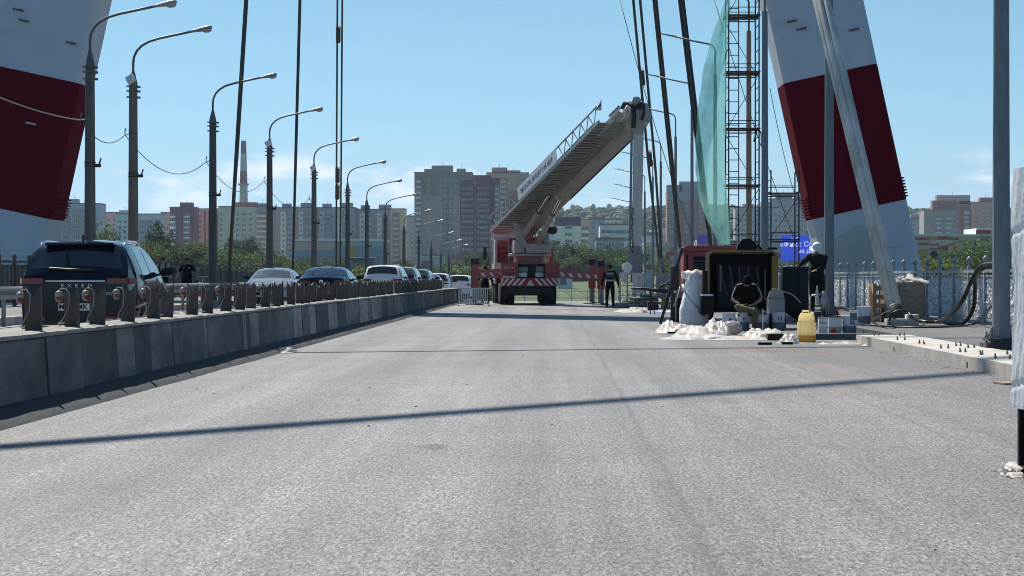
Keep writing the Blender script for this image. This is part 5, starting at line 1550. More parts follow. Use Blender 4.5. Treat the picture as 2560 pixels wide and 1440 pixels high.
w = MB().lathe([(0.2, -0.11), (0.36, -0.11), (0.39, -0.06), (0.39, 0.06), (0.36, 0.11), (0.2, 0.11)], 20, (-hw_-0.06, 0.7, 0.39), axis='X').build('tyre', TYRE, rc, 40)
MB().lathe([(0.2, -0.11), (0.36, -0.11), (0.39, -0.06), (0.39, 0.06), (0.36, 0.11), (0.2, 0.11)], 20, (hw_+0.06, 0.7, 0.39), axis='X').build('tyre', TYRE, rc, 40)
MB().bx(-hw_-0.2, -hw_+0.08, 0.2, 1.2, 0.82, 0.87).bx(-hw_-0.2, -hw_+0.08, 0.18, 0.22, 0.68, 0.87).build('mudguard', GY, rc)
MB().bx(-hw_, hw_, 0.1, 2.1, 0.42, 0.55).build('frame', BLM, rc)
# brown control cabinet at its side
o = MB().cbx(-0.16, 0.16, -0.15, 0.15, 0, 1.55, 0.02).build('control_cabinet', M('cabinet_brown', (0.12, 0.10, 0.085), 0.8), None, 20, (XU(1693, 62), 62.5, 0.0))
tag(o, 'narrow brownish cabinet just left of the red compressor', 'cabinet')
# black cabinet
d = 53.4
x0, x1 = XU(1957, d), XU(2022, d)
bcab = thing('black_cabinet', 'tall black cabinet with a sloping foot, the man in the white cap leaning over it', 'cabinet', ((x0+x1)/2, d, 0.0))
hw_ = (x1-x0)/2
MB().cbx(-hw_, hw_, 0, 0.6, 0.42, ZV(667, d), 0.02).build('case', NVM, bcab, 30)
MB().prism([(-hw_+0.05, 0.42), (hw_, 0.42), (hw_, 0.05), (hw_-0.12, 0.05)], 0.02, 0.5, 'XZ').build('sloping_foot', BLM, bcab, fix=True)
MB().bx(hw_-0.3, hw_-0.24, -0.015, 0.0, 0.55, 1.4).build('door_seam', BLM, bcab)
MB().bx(-hw_+0.04, -hw_+0.1, 0.2, 0.5, 0.0, 0.42).build('foot', BLM, bcab)
MB().tube(sag((-hw_-0.1, -0.05, 0.88), (0.12, -0.04, 0.62), -0.1, 8), 0.016, 6).build('white_hose', WHT, bcab, True)

# ================================================================== CANS, PAILS, CANISTERS
PAIL = M('pail_white', (0.66, 0.68, 0.72), 0.45, var=0.06, scale=8)
PAILB = M('pail_blue_grey', (0.10, 0.15, 0.19), 0.5, var=0.1, scale=8)
PRINT = M('print_navy', (0.02, 0.03, 0.08), 0.6)
def pail(label, u, v, z=0.0, r=0.155, h=0.43, word=None, split=0.45, du=0, low=None, handle=True):
    x, y = GD(u, v, z)
    t = thing('pail', label, 'pail', (x, y + r, z), random.uniform(-0.2, 0.2), 'paint pails')
    r0 = r*0.9
    rr = lambda q: r0 + (r-r0)*q
    MB().lathe([(rr(split), h*split), (r, h*0.93), (r*1.05, h*0.94), (r*1.05, h), (r*0.98, h), (r*0.9, h*0.985)], 20).build('tub', PAIL, t, 40)
    MB().lathe([(r0, 0), (rr(split)-0.001, h*split)], 20).build('lower_band', low or PAILB, t, 40)
    if handle:
        pts = [(math.cos(a)*r*1.06, -abs(math.sin(a))*r*1.0-0.01, h*0.82 - 0.16*math.sin(a)) for a in [math.pi*k/10 for k in range(11)]]
        MB().tube(pts, 0.005, 5).build('handle', GY, t, True)
    if word:
        text(t, word, 0.13, PRINT, (0.02, -r*1.04, h*0.66), bold=0.004)
    return t
pail('white paint pail behind the clear bag, leftmost in the row before the compressor', 1823, 829, word='n')
pail('white paint pail to the left of the seated man\'s shin', 1860, 827, word='n')
pail('white paint pail to the right of the seated man, with a stirring stick', 1908, 827)
pail('white paint pail lettered LI below the white canister', 1948, 827, word='LI')
MB().tube([(0, 0, 0), (0.01, 0.05, 0.52)], 0.012, 6).build('stirring_stick', WHT, None, loc=(XU(1907, 49.6), 49.6, 0.01))
tag(bpy.data.objects['stirring_stick'], 'thin white stick leaning on the pail beside the seated man', 'stick')
pail('paint pail with dark lower half at the kerb end of the group', 2163, 812, z=0.16, r=0.165, h=0.42)
pail('paint pail lettered LI beside the red marked canister', 2126, 838, r=0.165, h=0.42, word='LI')
pail('pale blue pail standing behind the spraying machine', 2011, 781, z=0.16, r=0.15, h=0.30, split=0.1, handle=False)
pail('small blue pot standing on the end pails', 2135, 800, z=0.42, r=0.08, h=0.19, split=0.7, handle=False)
REDM = M('label_red', (0.40, 0.03, 0.02), 0.5)
def canister(label, u, v, w, h, dp, top, low, word=None, z=0.0):
    x, y = GD(u, v, z)
    t = thing('metal_can', label, 'can', (x, y+dp/2, z), 0)
    MB().cbx(-w/2, w/2, -dp/2, dp/2, h*0.45, h, 0.012).build('upper_half', top, t, 30)
    MB().cbx(-w/2+0.001, w/2-0.001, -dp/2+0.001, dp/2-0.001, 0, h*0.452, 0.012).build('lower_half', low, t, 30)
    MB().bx(-w/2-0.004, w/2+0.004, -dp/2-0.004, dp/2+0.004, h-0.012, h+0.01).build('rim', GY, t)
    MB().tube([(0, 0, h), (0, 0, h+0.04)], 0.025, 10).build('spout', GY, t, 40)
    if word: text(t, word, 0.085, PRINT, (0, -dp/2-0.005, h*0.72))
    return t
c = canister('white metal can lettered Lihe, leftmost of the cans by the kerb', 2058, 836, 0.19, 0.36, 0.2, PAIL, M('can_pale', (0.45, 0.48, 0.5), 0.5), 'Lihe')
c = canister('metal can with a red mark on its lower half', 2088, 838, 0.27, 0.38, 0.2, PAIL, M('can_grey', (0.30, 0.33, 0.36), 0.5))
MB().prism([(-0.10, 0.02), (0.03, 0.02), (0.03, 0.12), (-0.03, 0.165), (-0.10, 0.11)], -0.106, -0.1, 'XZ').build('red_mark', REDM, c, fix=True)
c = canister('tall can with a red label standing by the white sack', 1766, 822, 0.16, 0.36, 0.16, PAIL, PAIL)
MB().bx(-0.082, 0.02, -0.085, -0.08, 0.2, 0.32).build('red_label', REDM, c)
o = MB().cbx(-0.62, 0.62, -0.15, 0.25, 0, 0.12, 0.01).build('timber_plinth', M('timber_grey', (0.09, 0.09, 0.09), 0.9, var=0.3), None, loc=(XU(2105, 43.8), 43.9, 0.0))
tag(o, 'low grey timber plinth in front of the cans by the kerb', 'timber')
# jerrycans
def jerry(label, u, v, w, h, dp, mat, z=0.0, fill=None, rz=0.0):
    x, y = GD(u, v, z)
    t = thing('jerrycan', label, 'jerrycan', (x, y+dp/2, z), rz)
    bm = bmesh.new(); bmesh.ops.create_cube(bm, size=1)
    bmesh.ops.transform(bm, matrix=Matrix.Translation((0, 0, h*0.36)) @ Matrix.Diagonal((w, dp, h*0.72, 1)), verts=bm.verts)
    bmesh.ops.bevel(bm, geom=bm.edges[:], offset=0.035, segments=3, affect='EDGES')
    MB().bm(bm).build('body', mat, t, 50)
    MB().prism([(-w*0.46, h*0.70), (w*0.46, h*0.70), (w*0.42, h*0.86), (w*0.34, h*0.98), (-w*0.30, h*0.98), (-w*0.40, h*0.86)], -dp*0.4, dp*0.4, 'XZ').build('shoulder', mat, t, fix=True)
    MB().tube([(w*0.30, 0, h*0.9), (w*0.34, 0, h*1.02)], 0.03, 10).build('spout', mat, t, 40)
    MB().tube([(-w*0.25, -dp*0.1, h*0.95), (-w*0.2, 0, h*1.05), (w*0.1, 0, h*1.05), (w*0.15, 0, h*0.95)], 0.018, 8).build('handle', mat, t, True)
    if fill:
        MB().cbx(-w/2-0.002, w/2+0.002, -dp/2-0.002, dp/2+0.002, 0.002, h*0.24, 0.03).build('liquid', fill, t, 50)
    return t
def plastic(name, col, tr_=0.35, crinkle=0.7):
    mm = bpy.data.materials.new(name); mm.use_nodes = True
    nn, ll = mm.node_tree.nodes, mm.node_tree.links
    p = nn['Principled BSDF']; p.inputs['Roughness'].default_value = 0.4
    nz_ = nn.new('ShaderNodeTexNoise'); nz_.inputs['Scale'].default_value = 5
    cr_ = nn.new('ShaderNodeMapRange'); cr_.inputs[3].default_value = 0.85; cr_.inputs[4].default_value = 1.15
    sc_ = nn.new('ShaderNodeVectorMath'); sc_.operation = 'SCALE'; sc_.inputs[0].default_value = col
    ll.new(nz_.outputs['Fac'], cr_.inputs[0]); ll.new(cr_.outputs[0], sc_.inputs['Scale'])
    ll.new(sc_.outputs[0], p.inputs['Base Color'])
    tl_ = nn.new('ShaderNodeBsdfTranslucent'); ll.new(sc_.outputs[0], tl_.inputs[0])
    tcq = nn.new('ShaderNodeTexCoord'); bq = nn.new('ShaderNodeTexNoise'); bq.inputs['Scale'].default_value = 9; bq.inputs['Detail'].default_value = 6; bq.inputs['Distortion'].default_value = 1.5
    ll.new(tcq.outputs['Object'], bq.inputs['Vector'])
    bu_ = nn.new('ShaderNodeBump'); bu_.inputs['Strength'].default_value = crinkle; bu_.inputs['Distance'].default_value = 0.03
    ll.new(bq.outputs['Fac'], bu_.inputs['Height']); ll.new(bu_.outputs[0], p.inputs['Normal']); ll.new(bu_.outputs[0], tl_.inputs['Normal'])
    mx_ = nn.new('ShaderNodeMixShader'); mx_.inputs[0].default_value = tr_
    ll.new(p.outputs[0], mx_.inputs[1]); ll.new(tl_.outputs[0], mx_.inputs[2])
    ll.new(mx_.outputs[0], nn['Material Output'].inputs[0])
    return mm
JY = plastic('jerrycan_yellow', (0.95, 0.86, 0.58), 0.75, 0.06); JL = plastic('jerrycan_liquid', (0.90, 0.66, 0.22), 0.7, 0.05); JW = plastic('jerrycan_white', (0.34, 0.35, 0.35), 0.25, 0.1)
SHEET = plastic('plastic_sheet', (0.82, 0.77, 0.70), 0.4, 0.5)
jerry('yellow translucent jerrycan standing on the road edge before the cans', 2018, 855, 0.34, 0.57, 0.26, JY, fill=JL)
jerry('yellow jerrycan on the ground near the red box behind the leaning pole', 1664, 772, 0.36, 0.42, 0.25, M('jerry_ochre', (0.42, 0.30, 0.09), 0.6), z=0)
j = jerry('white plastic canister hanging at the right edge of the open compressor', 1945, 815, 0.42, 0.56, 0.2, JW)
j.location = (XU(1944, 51.0), 51.4, ZV(787, 51.0))
# big white sack
BAG = M('sack_white', (0.72, 0.74, 0.77), 0.75, var=0.06, scale=4, bump=0.5, bscale=10)
x, y = XU(1737, 52.9), 53.2
sk = thing('bulk_sack', 'big white bulk sack with loose top and green ended strap beside the compressor', 'sack', (x, y, 0))
sk.scale = (0.98, 0.98, 1.08)
def sackf(u, v):
    t_ = 2*math.pi*u
    prof_ = [(0, 0.38), (0.12, 0.47), (0.35, 0.48), (0.58, 0.40), (0.72, 0.33), (0.85, 0.36), (1, 0.30)]
    r_ = lut(prof_, v)
    ct, st_ = math.cos(t_), math.sin(t_)
    k_ = (abs(ct)**3 + abs(st_)**3)**(-1/3)
    r_ *= 0.75*k_ + 0.25
    r_ += 0.03*noise.noise(Vector((ct*2.5, st_*2.5, v*4))) * (0.4+v) + 0.035*noise.noise(Vector((ct*7, st_*7, v*2)))*max(0, v-0.45)
    return (ct*r_*0.78 + 0.05*v, st_*r_*0.8, 1.22*v + 0.04*math.sin(3*t_)*v*v)
MB().grid(sackf, 48, 30).build('sack_body', BAG, sk, True)
def flapf(u, v):
    return (-0.30+0.66*u, -0.18+0.1*noise.noise(Vector((u*3, v*2, 0)))+0.35*v, 1.14 + 0.16*math.sin(math.pi*v) + 0.06*noise.noise(Vector((u*5, v*3, 8))))
MB().grid(flapf, 14, 10).build('loose_top', SHEET, sk, True)
MB().tube([(-0.3, -0.28, 1.0), (-0.22, -0.37, 0.78), (-0.05, -0.43, 0.55), (0.10, -0.44, 0.42)], 0.035, 6, flat=0.3).build('strap', BAG, sk, True)
MB().tube([(0.10, -0.445, 0.42), (0.23, -0.45, 0.30)], 0.045, 6, flat=0.35).build('strap_end', M('strap_green', (0.02, 0.22, 0.13), 0.7), sk, True)
MB().tube([(-0.36, -0.2, 0.95), (-0.43, -0.25, 0.7), (-0.52, -0.2, 0.5)], 0.012, 6).build('cord', BAG, sk, True)
o = MB().tube([W(1706, 622, 57.5) - W(1651, 812, 57.0), (0, 0, 0)], 0.045, 6).build('leaning_pole', M('pole_rust', (0.045, 0.035, 0.03), 0.8, var=0.3), None, loc=(GD(1651, 812)[0], GD(1651, 812)[1], 0.03))
tag(o, 'dark rusty pole leaning against the red compressor', 'pole')
# crumpled plastic sheets
def crumple(label, u, v, w, dp, h, seed, mat=None, name='plastic_sheet', z=0.0):
    x, y = GD(u, v, z)
    ph = seed*7.31
    def fn(p, q):
        a, b = 2*p-1, 2*q-1
        e = max(0.0, 1 - (a*a + b*b)**1.0)
        edge = 1 + 0.35*noise.noise(Vector((a*1.5+ph, b*1.5, 2)))
        hh = (0.55 + 0.9*abs(noise.noise(Vector((a*1.7+ph, b*1.3, 0)))) + 0.38*abs(noise.noise(Vector((a*4.2+ph, b*2.2+a*2, 1)))) + 0.05*noise.noise(Vector((a*9+ph, b*6, 4)))) * 0.42
        return (a*w/2*edge + 0.06*noise.noise(Vector((a*4, b*4, ph))), b*dp/2*edge, max(0.006, h*hh*(0.12+0.88*min(1, e*1.5)) - (0.02 if e < 0.05 else 0)))
    o = MB().grid(fn, 56, 36).build(name, mat or SHEET, None, True, (x, y + dp/2, z))
    return tag(o, label, 'sheet')
crumple('crumpled white plastic sheet below the foot of the leaning pole', 1692, 834, 0.8, 1.6, 0.55, 1)
crumple('bunched white plastic sheet before the white sack', 1752, 844, 1.1, 1.6, 0.55, 2)
crumple('long white plastic sheet along the ground before the pails', 1760, 850, 1.6, 1.3, 0.22, 3)
crumple('bright crumpled sheet between the sack and the clear bag', 1798, 842, 0.6, 1.2, 0.75, 4)
crumple('flat white sheet edge in front of the seated man', 1865, 851, 1.6, 1.3, 0.12, 5)
crumple('white sheet heaped beside the dark board', 1925, 850, 0.8, 2.0, 0.42, 6)
crumple('small white sheet bunched left of the yellow jerrycan', 1978, 860, 0.4, 0.7, 0.36, 7)
crumple('thin white sheet lying right of the yellow jerrycan', 2100, 862, 0.85, 0.4, 0.12, 8)
crumple('white sheet piled by the wrapped pallet', 2205, 800, 0.75, 1.6, 0.6, 9, z=0.15)
crumple('dusty white sheet on the ground by the worker and the hose coil', 1585, 782, 1.1, 3.2, 0.32, 10)
crumple('blue and white tarpaulin lying flat near the leaning pole', 1655, 782, 1.3, 2.6, 0.14, 11, M('tarp_blue', (0.25, 0.28, 0.55), 0.7, var=0.3, dirt=(0.6, 0.6, 0.6), dirt_amt=0.9, dirt_scale=3), 'tarpaulin')
crumple('dark grey cover sheet heaped behind the worker', 1572, 770, 1.6, 3, 0.62, 12, M('cover_grey', (0.16, 0.155, 0.15), 0.8, bump=0.4, bscale=8), 'cover_sheet')
crumple('scrap of white plastic at the foot of the barrier', 708, 884, 0.30, 1.2, 0.13, 13)
crumple('scrap of white film by the near kerb end', 2178, 866, 0.22, 0.6, 0.12, 14)
crumple('white plastic sheet tucked between the pails and the dark box', 1905, 846, 0.7, 1.2, 0.4, 31)
crumple('white film spilling from the side of the spraying machine', 2080, 806, 0.7, 1.4, 0.4, 32)
crumple('white film heap behind the spraying machine near the railing', 2185, 792, 0.7, 2.0, 0.45, 33, z=0.15)
crumple('white film lying behind the leaning pole near the red box', 1600, 776, 0.9, 2.5, 0.25, 34)
# clear bag
CLR = plastic('clear_film', (0.50, 0.47, 0.45), 0.45)
x, y = GD(1832, 838)
def bagf(u, v):
    t_ = 2*math.pi*u; p_ = math.pi*(0.02+0.96*v)
    q = Vector((math.sin(p_)*math.cos(t_), math.sin(p_)*math.sin(t_), -math.cos(p_)))
    r_ = 1 + 0.10*noise.noise(q*3) + 0.05*noise.noise(q*9)
    return (q.x*0.22*r_, q.y*0.2*r_, max(0.0, 0.15 + q.z*0.16*r_))
o = MB().grid(bagf, 28, 16).build('plastic_bag', CLR, None, True, (x, y+0.2, 0.0))
tag(o, 'round greyish clear plastic bag in front of the pails', 'bag')
o = MB().cbx(-0.21, 0.21, -0.03, 0.35, 0, 0.13, 0.01).build('dark_box', M('box_dark', (0.02, 0.018, 0.016), 0.85), None, loc=(*GD(1946, 851), 0))
tag(o, 'flat dark open box under the white sheet beside the yellow jerrycan', 'box')
o = MB().bx(-0.32, 0.32, -0.2, 0.2, 0, 0.03).build('cardboard', M('cardboard', (0.16, 0.13, 0.10), 0.9, var=0.3), None, loc=(*GD(1755, 838), 0.10))
o.rotation_euler = (R(14), R(4), R(-10))
tag(o, 'dull brown cardboard lying on the white sheets', 'cardboard')
for (u, v, w_, lb) in ((1680, 834, 0.2, 'small dark plank at the left edge of the plastic sheets'), (1912, 862, 0.25, 'small dark offcut lying in front of the dark box'), (1968, 861, 0.2, 'dark strip lying under the yellow jerrycan')):
    o = MB().bx(-w_/2, w_/2, -0.08, 0.1, 0, 0.045).build('offcut', BLM, None, loc=(*GD(u, v), 0.0)); tag(o, lb, 'offcut')
# spraying machine
x, y = GD(2058, 812, 0.0)
y = 51.0; x = XU(2056, y)
sp = thing('spraying_machine', 'airless paint spraying machine with a bent tube handle beside the lamp pole', 'sprayer', (x, y, 0.15))
CHM = M('machine_steel', (0.35, 0.35, 0.36), 0.35, 0.7, var=0.2)
MB().tube([(-0.28, 0, 0.0), (-0.28, 0, 0.62), (-0.24, 0, 0.68), (0.02, 0, 0.70)], 0.018, 8).build('handle_frame', CHM, sp, True)
MB().tube([(0.14, 0.05, 0.0), (0.14, 0.05, 0.60), (0.10, 0.05, 0.66), (0.0, 0.03, 0.68)], 0.014, 8).build('rear_frame', CHM, sp, True)
MB().lathe([(0.05, 0.35), (0.075, 0.38), (0.075, 0.6), (0.05, 0.64), (0.035, 0.7), (0.05, 0.74), (0.02, 0.78)], 12, (0.03, 0, 0)).build('air_motor', CHM, sp, 40)
MB().tube([(0.03, 0, -0.1), (0.03, 0, 0.36)], 0.035, 10).build('pump_tube', M('pump_dark', (0.05, 0.05, 0.055), 0.4, 0.6), sp, 40)
MB().cbx(-0.2, -0.04, -0.1, 0.1, 0.08, 0.3, 0.02).cbx(0.1, 0.3, -0.1, 0.1, 0.05, 0.26, 0.03).build('filter_housing', M('pump_dark', (0.05, 0.05, 0.055), 0.4, 0.6), sp, 30)
for i in range(6):
    a = Vector((-0.2+0.09*i, -0.05, 0.3)); b = Vector((0.35-0.13*i, -0.12, -0.02))
    MB().tube(sag(a, b, 0.18-0.03*i, 10), 0.012, 6).build('spray_hose', CBK, sp, True)
for s in (-1, 1):
    MB().lathe([(0.04, -0.03), (0.1, -0.03), (0.1, 0.03), (0.04, 0.03)], 14, (s*0.22, 0.18, -0.05), axis='X').build('wheel', TYRE, sp, 40)
# wrapped pallet by the railing
x, y = XU(2243, 54.2), 54.2
wp = thing('wrapped_pallet', 'wooden pallet load wrapped in dirty clear film by the railing', 'pallet', (x, y, 0.14))
WOOD = M('pallet_wood', (0.32, 0.22, 0.13), 0.85, var=0.3, scale=5)
BRN = M('film_brown', (0.30, 0.24, 0.18), 0.45, var=0.35, scale=5, stretch=(1, 1, 3), bump=0.8, bscale=9)
for i in range(4):
    MB().bx(-0.6, 0.0, -0.04, 0.0, 0.12+0.22*i, 0.24+0.22*i).build('slat', WOOD, wp)
for xx in (-0.6, -0.32, -0.04):
    MB().bx(xx, xx+0.09, 0.0, 0.9, 0.0, 0.95).build('upright', WOOD, wp)
def loadf(u, v):
    t_ = 2*math.pi*u
    ct, st_ = math.cos(t_), math.sin(t_)
    k_ = (abs(ct)**4 + abs(st_)**4)**(-0.25)
    r_ = k_*(1 + 0.06*noise.noise(Vector((ct*3, st_*3, v*4))))
    return (0.32 + ct*0.42*r_, 0.45+st_*0.45*r_, 0.98*v)
MB().grid(loadf, 40, 16).build('wrapped_load', BRN, wp, True)
def topf(u, v):
    return (-0.25 + 1.05*u, 0.0 + 0.9*v, 0.95 + 0.22*abs(noise.noise(Vector((u*3, v*3, 4)))) + 0.12*math.sin(math.pi*u) + 0.06*noise.noise(Vector((u*9, v*9, 1))))
MB().grid(topf, 20, 14).build('top_film', SHEET, wp, True)
def sidef(u, v):
    return (-0.74 + 0.12*u + 0.05*noise.noise(Vector((v*5, u*3, 2))), -0.06+0.7*u + 0.05*noise.noise(Vector((v*4, 3, u))), 0.05 + 0.95*v)
MB().grid(sidef, 8, 12).build('side_film', SHEET, wp, True)
o = MB().cbx(-0.32, 0.12, 0, 0.45, 0, 0.16, 0.01).cbx(0.13, 0.40, -0.02, 0.35, 0, 0.26, 0.015).build('anchor_block', M('block_pale', (0.50, 0.50, 0.47), 0.85, var=0.1, bump=0.3), None, 20, (XU(2250, 49.7), 49.5, 0.145))
tag(o, 'pale concrete block at the foot of the thick grey cable', 'block')
# hoses
HB = M('hose_black', (0.012, 0.012, 0.014), 0.45)
def hose(label, pts, r, mat=HB):
    P_ = [Vector(p) for p in pts]
    out = []
    for i in range(len(P_)-1):
        p0 = P_[max(0, i-1)]; p1 = P_[i]; p2 = P_[i+1]; p3 = P_[min(len(P_)-1, i+2)]
        for k in range(8):
            t = k/8
            out.append(0.5*((2*p1) + (p2-p0)*t + (2*p0-5*p1+4*p2-p3)*t*t + (3*p1-p0-3*p2+p3)*t**3))
    out.append(P_[-1])
    base = Vector((P_[0].x, P_[0].y, 0.14))
    o = MB().tube([p-base for p in out], r, 8).build('hose', mat, None, True, base)
    return tag(o, label, 'hose', 'hoses on the pavement')
def g(u, v, z): x, y = GD(u, v, z); return (x, y, z)
hose('thick black hose rising in a big loop to the near steel lamp pole', [g(2240, 785, 0.30), g(2300, 803, 0.19), g(2352, 803, 0.2), W(2400, 760, 49), W(2430, 700, 48.5), W(2450, 668, 48), W(2476, 660, 47), W(2510, 662, 46)], 0.05)
hose('second thick black hose hanging below the loop at the steel lamp pole', [g(2360, 806, 0.2), g(2405, 808, 0.2), W(2432, 775, 49.2), W(2438, 720, 49), W(2438, 690, 48.6), W(2455, 672, 48.2), W(2476, 666, 47.5), W(2510, 668, 46)], 0.048)
hose('thin dark hose lying along the pavement to the lamp pole', [g(2100, 806, 0.17), g(2200, 815, 0.17), g(2300, 818, 0.17), g(2380, 816, 0.17), g(2440, 808, 0.18), W(2465, 780, 47), W(2480, 765, 46)], 0.022)
hose('black hose arching over the concrete block', [g(2223, 812, 0.17), W(2224, 800, 48.5), W(2232, 784, 48.3), W(2250, 776, 48.3), W(2270, 781, 48.3), W(2284, 797, 48.4), g(2310, 806, 0.18)], 0.028)
hose('black hose running from the cans to the thick cable', [g(2180, 800, 0.2), W(2200, 792, 48), W(2222, 780, 48.3), g(2240, 776, 0.4)], 0.035)
hose('dark coiled hose beside the spraying machine', [g(2086, 772, 0.2), g(2110, 770, 0.2), g(2130, 778, 0.2), g(2150, 792, 0.2)], 0.03)
# coil of hose on the far left of the clutter
x, y = GD(1612, 772)
o = MB().tube([(0.55*math.cos(k*0.35)*(1+0.03*math.sin(k)), 0.9*math.sin(k*0.35), 0.08 + 0.02*k*0.35) for k in range(60)], 0.05, 7).build('hose_coil', M('hose_grey2', (0.13, 0.12, 0.11), 0.7), None, True, (x, y+0.6, 0.0))
tag(o, 'coiled grey hose on the ground beside the worker', 'hose')
# lance on a trestle, red box
la = thing('spray_lance', 'black lance with a thick nozzle end resting on a trestle', 'lance', (XU(1600, 74), 74, 0))
MB().tube([(-0.3, 0, 0.86), (0.1, 0, 0.87), (0.6, 0, 0.80), (0.95, 0.0, 0.78)], [0.03, 0.05, 0.07, 0.08], 8).build('lance_tube', CBK, la, True)
MB().tube([(0.35, -0.1, 0), (0.35, 0, 0.82)], 0.02, 6).tube([(0.5, 0.2, 0), (0.36, 0, 0.8)], 0.02, 6).build('trestle', CBK, la)
MB().tube([(0.9+0.3*math.cos(k*0.5), 0.05*math.sin(k*0.9), 0.75+0.28*math.sin(k*0.5)) for k in range(26)], 0.022, 6).build('hose_tangle', CBK, la, True)
MB().tube([(0.6, 0, 0.85), (1.0, 0.1, 1.1), (1.25, 0.1, 1.45)], 0.03, 6).build('lance_handle', CBK, la, True)
o = MB().cbx(-0.2, 0.2, -0.15, 0.15, 0, 0.34, 0.02).build('red_box', M('box_maroon', (0.10, 0.012, 0.022), 0.6), None, loc=(*GD(1632, 776), 0)); tag(o, 'dark red box next to the yellow jerrycan on the ground', 'box')
# crowd barrier left of the truck
cb = thing('crowd_barrier', 'white slatted crowd barrier at the far end of the concrete barrier', 'barrier', (XU(1182, 95), 95, 0))
for i in range(14):
    MB().bx(-0.62+0.095*i, -0.57+0.095*i, -0.01, 0.01, 0.12, 0.76).build('slat', STW, cb)
for z in (0.1, 0.74):
    MB().bx(-0.66, 0.72, 0.011, 0.04, z, z+0.05).build('rail', STW, cb)
for xx in (-0.64, 0.68):
    MB().bx(xx, xx+0.05, -0.25, 0.25, 0, 0.05).build('foot', GY, cb)
# film wrapped crate at the right edge
FILM = plastic('wrap_film_white', (0.85, 0.86, 0.86), 0.42, 0.3)
dn = 13.8
xl = XU(2529, dn)
fc = thing('wrapped_crate', 'tall steel frame crate wrapped in crinkled white film at the right edge', 'crate', (xl + 0.035, dn - 0.86, 0))
zt_ = ZV(424, dn)
for xx in (0.0, 1.15):
    for yy in (0.0, 0.8):
        MB().bx(xx, xx+0.05, yy, yy+0.05, 0.02, zt_).build('corner_post', BLM, fc)
for zz in (0.14, 0.20):
    pass
MB().bx(0.0, 1.2, -0.02, 0.0, 0.175, 0.225).build('timber_rail', M('timber_white', (0.50, 0.48, 0.45), 0.85, var=0.2), fc)
MB().bx(0.055, 1.2, 0.0, 0.03, 0.24, 0.30).build('timber_rail', M('timber_white', (0.50, 0.48, 0.45), 0.85, var=0.2), fc)
MB().bx(0.05, 1.15, 0.1, 0.75, 0.30, 0.34).build('crate_floor', BLM, fc)
MB().bx(0.055, 1.14, 0.3, 0.32, 0.34, 0.6).build('inner_panel', M('panel_dark', (0.035, 0.035, 0.035), 0.8), fc)
for k in range(5):
    MB().tube([(-0.012, 0.02, 0.2+0.16*k), (0.0, 0.02, 0.2+0.16*k)], 0.012, 6).build('bolt_head', BOLT, fc)
def filmf(u, v):
    # runs round left side and near side of the crate
    L1_, L2_ = 0.85, 1.3
    s_ = u*(L1_+L2_)
    if s_ < L1_: bx0, by0, nx_, ny_ = -0.008, 0.85-s_, -1, 0
    else: bx0, by0, nx_, ny_ = -0.008 + (s_-L1_), -0.008, 0, -1
    z = 0.44 + (zt_-0.44)*v
    if s_ > L1_+0.02 and v < 0.02: z -= 0.05*noise.noise(Vector((s_*4, 1, 1)))+0.02
    o_ = 0.03*noise.noise(Vector((s_*1.6, z*0.9, 3))) + 0.012*(1-abs(noise.noise(Vector((s_*8-z*2.2, z*0.9, 7))))*2.2) + 0.006*(1-abs(noise.noise(Vector((s_*22+z*5, z*3, 5))))*2)
    for zc in (0.66, 1.62):
        o_ -= 0.014*math.exp(-((z-zc-0.12*(s_-L1_))/0.02)**2)
    o_ = max(0.003, o_ + 0.004 + 0.015*math.sin(z*3.1)**2)
    return (bx0 + nx_*o_, by0 + ny_*o_, z)
MB().grid(filmf, 150, 150).build('film_wrap', FILM, fc, True)
crumple('white cloth scrap at the foot of the wrapped crate', 2552, 1196, 0.12, 0.5, 0.16, 21)
o = MB().bx(-0.06, 0.12, -0.05, 0.3, 0, 0.02).build('plank_scrap', WOOD, None, loc=(*GD(2520, 962), 0.003)); o.rotation_euler = (0, 0, 0.2)
tag(o, 'short wooden scrap on the road near the wrapped crate', 'plank')
# small litter on the road and broken concrete at the kerb foot
LIT = M('litter_dark', (0.03, 0.028, 0.025), 0.9)
mb = MB()
rl = random.Random(3)
for i in range(46):
    y = rl.uniform(9, 60); x = rl.uniform(-4.3, 5.5)
    s_ = rl.uniform(0.004, 0.009)
    mb.ell((x, y, s_*0.4), (s_*rl.uniform(0.8, 2.5), s_*1.5, s_*0.6), 6, 4)
tag(mb.build('grit', LIT), 'scattered dark grit on the asphalt', kind='stuff')
mb = MB()
for i in range(110):
    y = rl.uniform(26, 42); x = 5.60 - abs(rl.gauss(0, 0.16))
    s_ = rl.uniform(0.004, 0.013)
    mb.ell((x, y, s_*0.4), (s_*1.3, s_*1.6, s_*0.7), 6, 4)
tag(mb.build('concrete_crumbs', CONC), 'pale concrete crumbs along the foot of the kerb', kind='stuff')
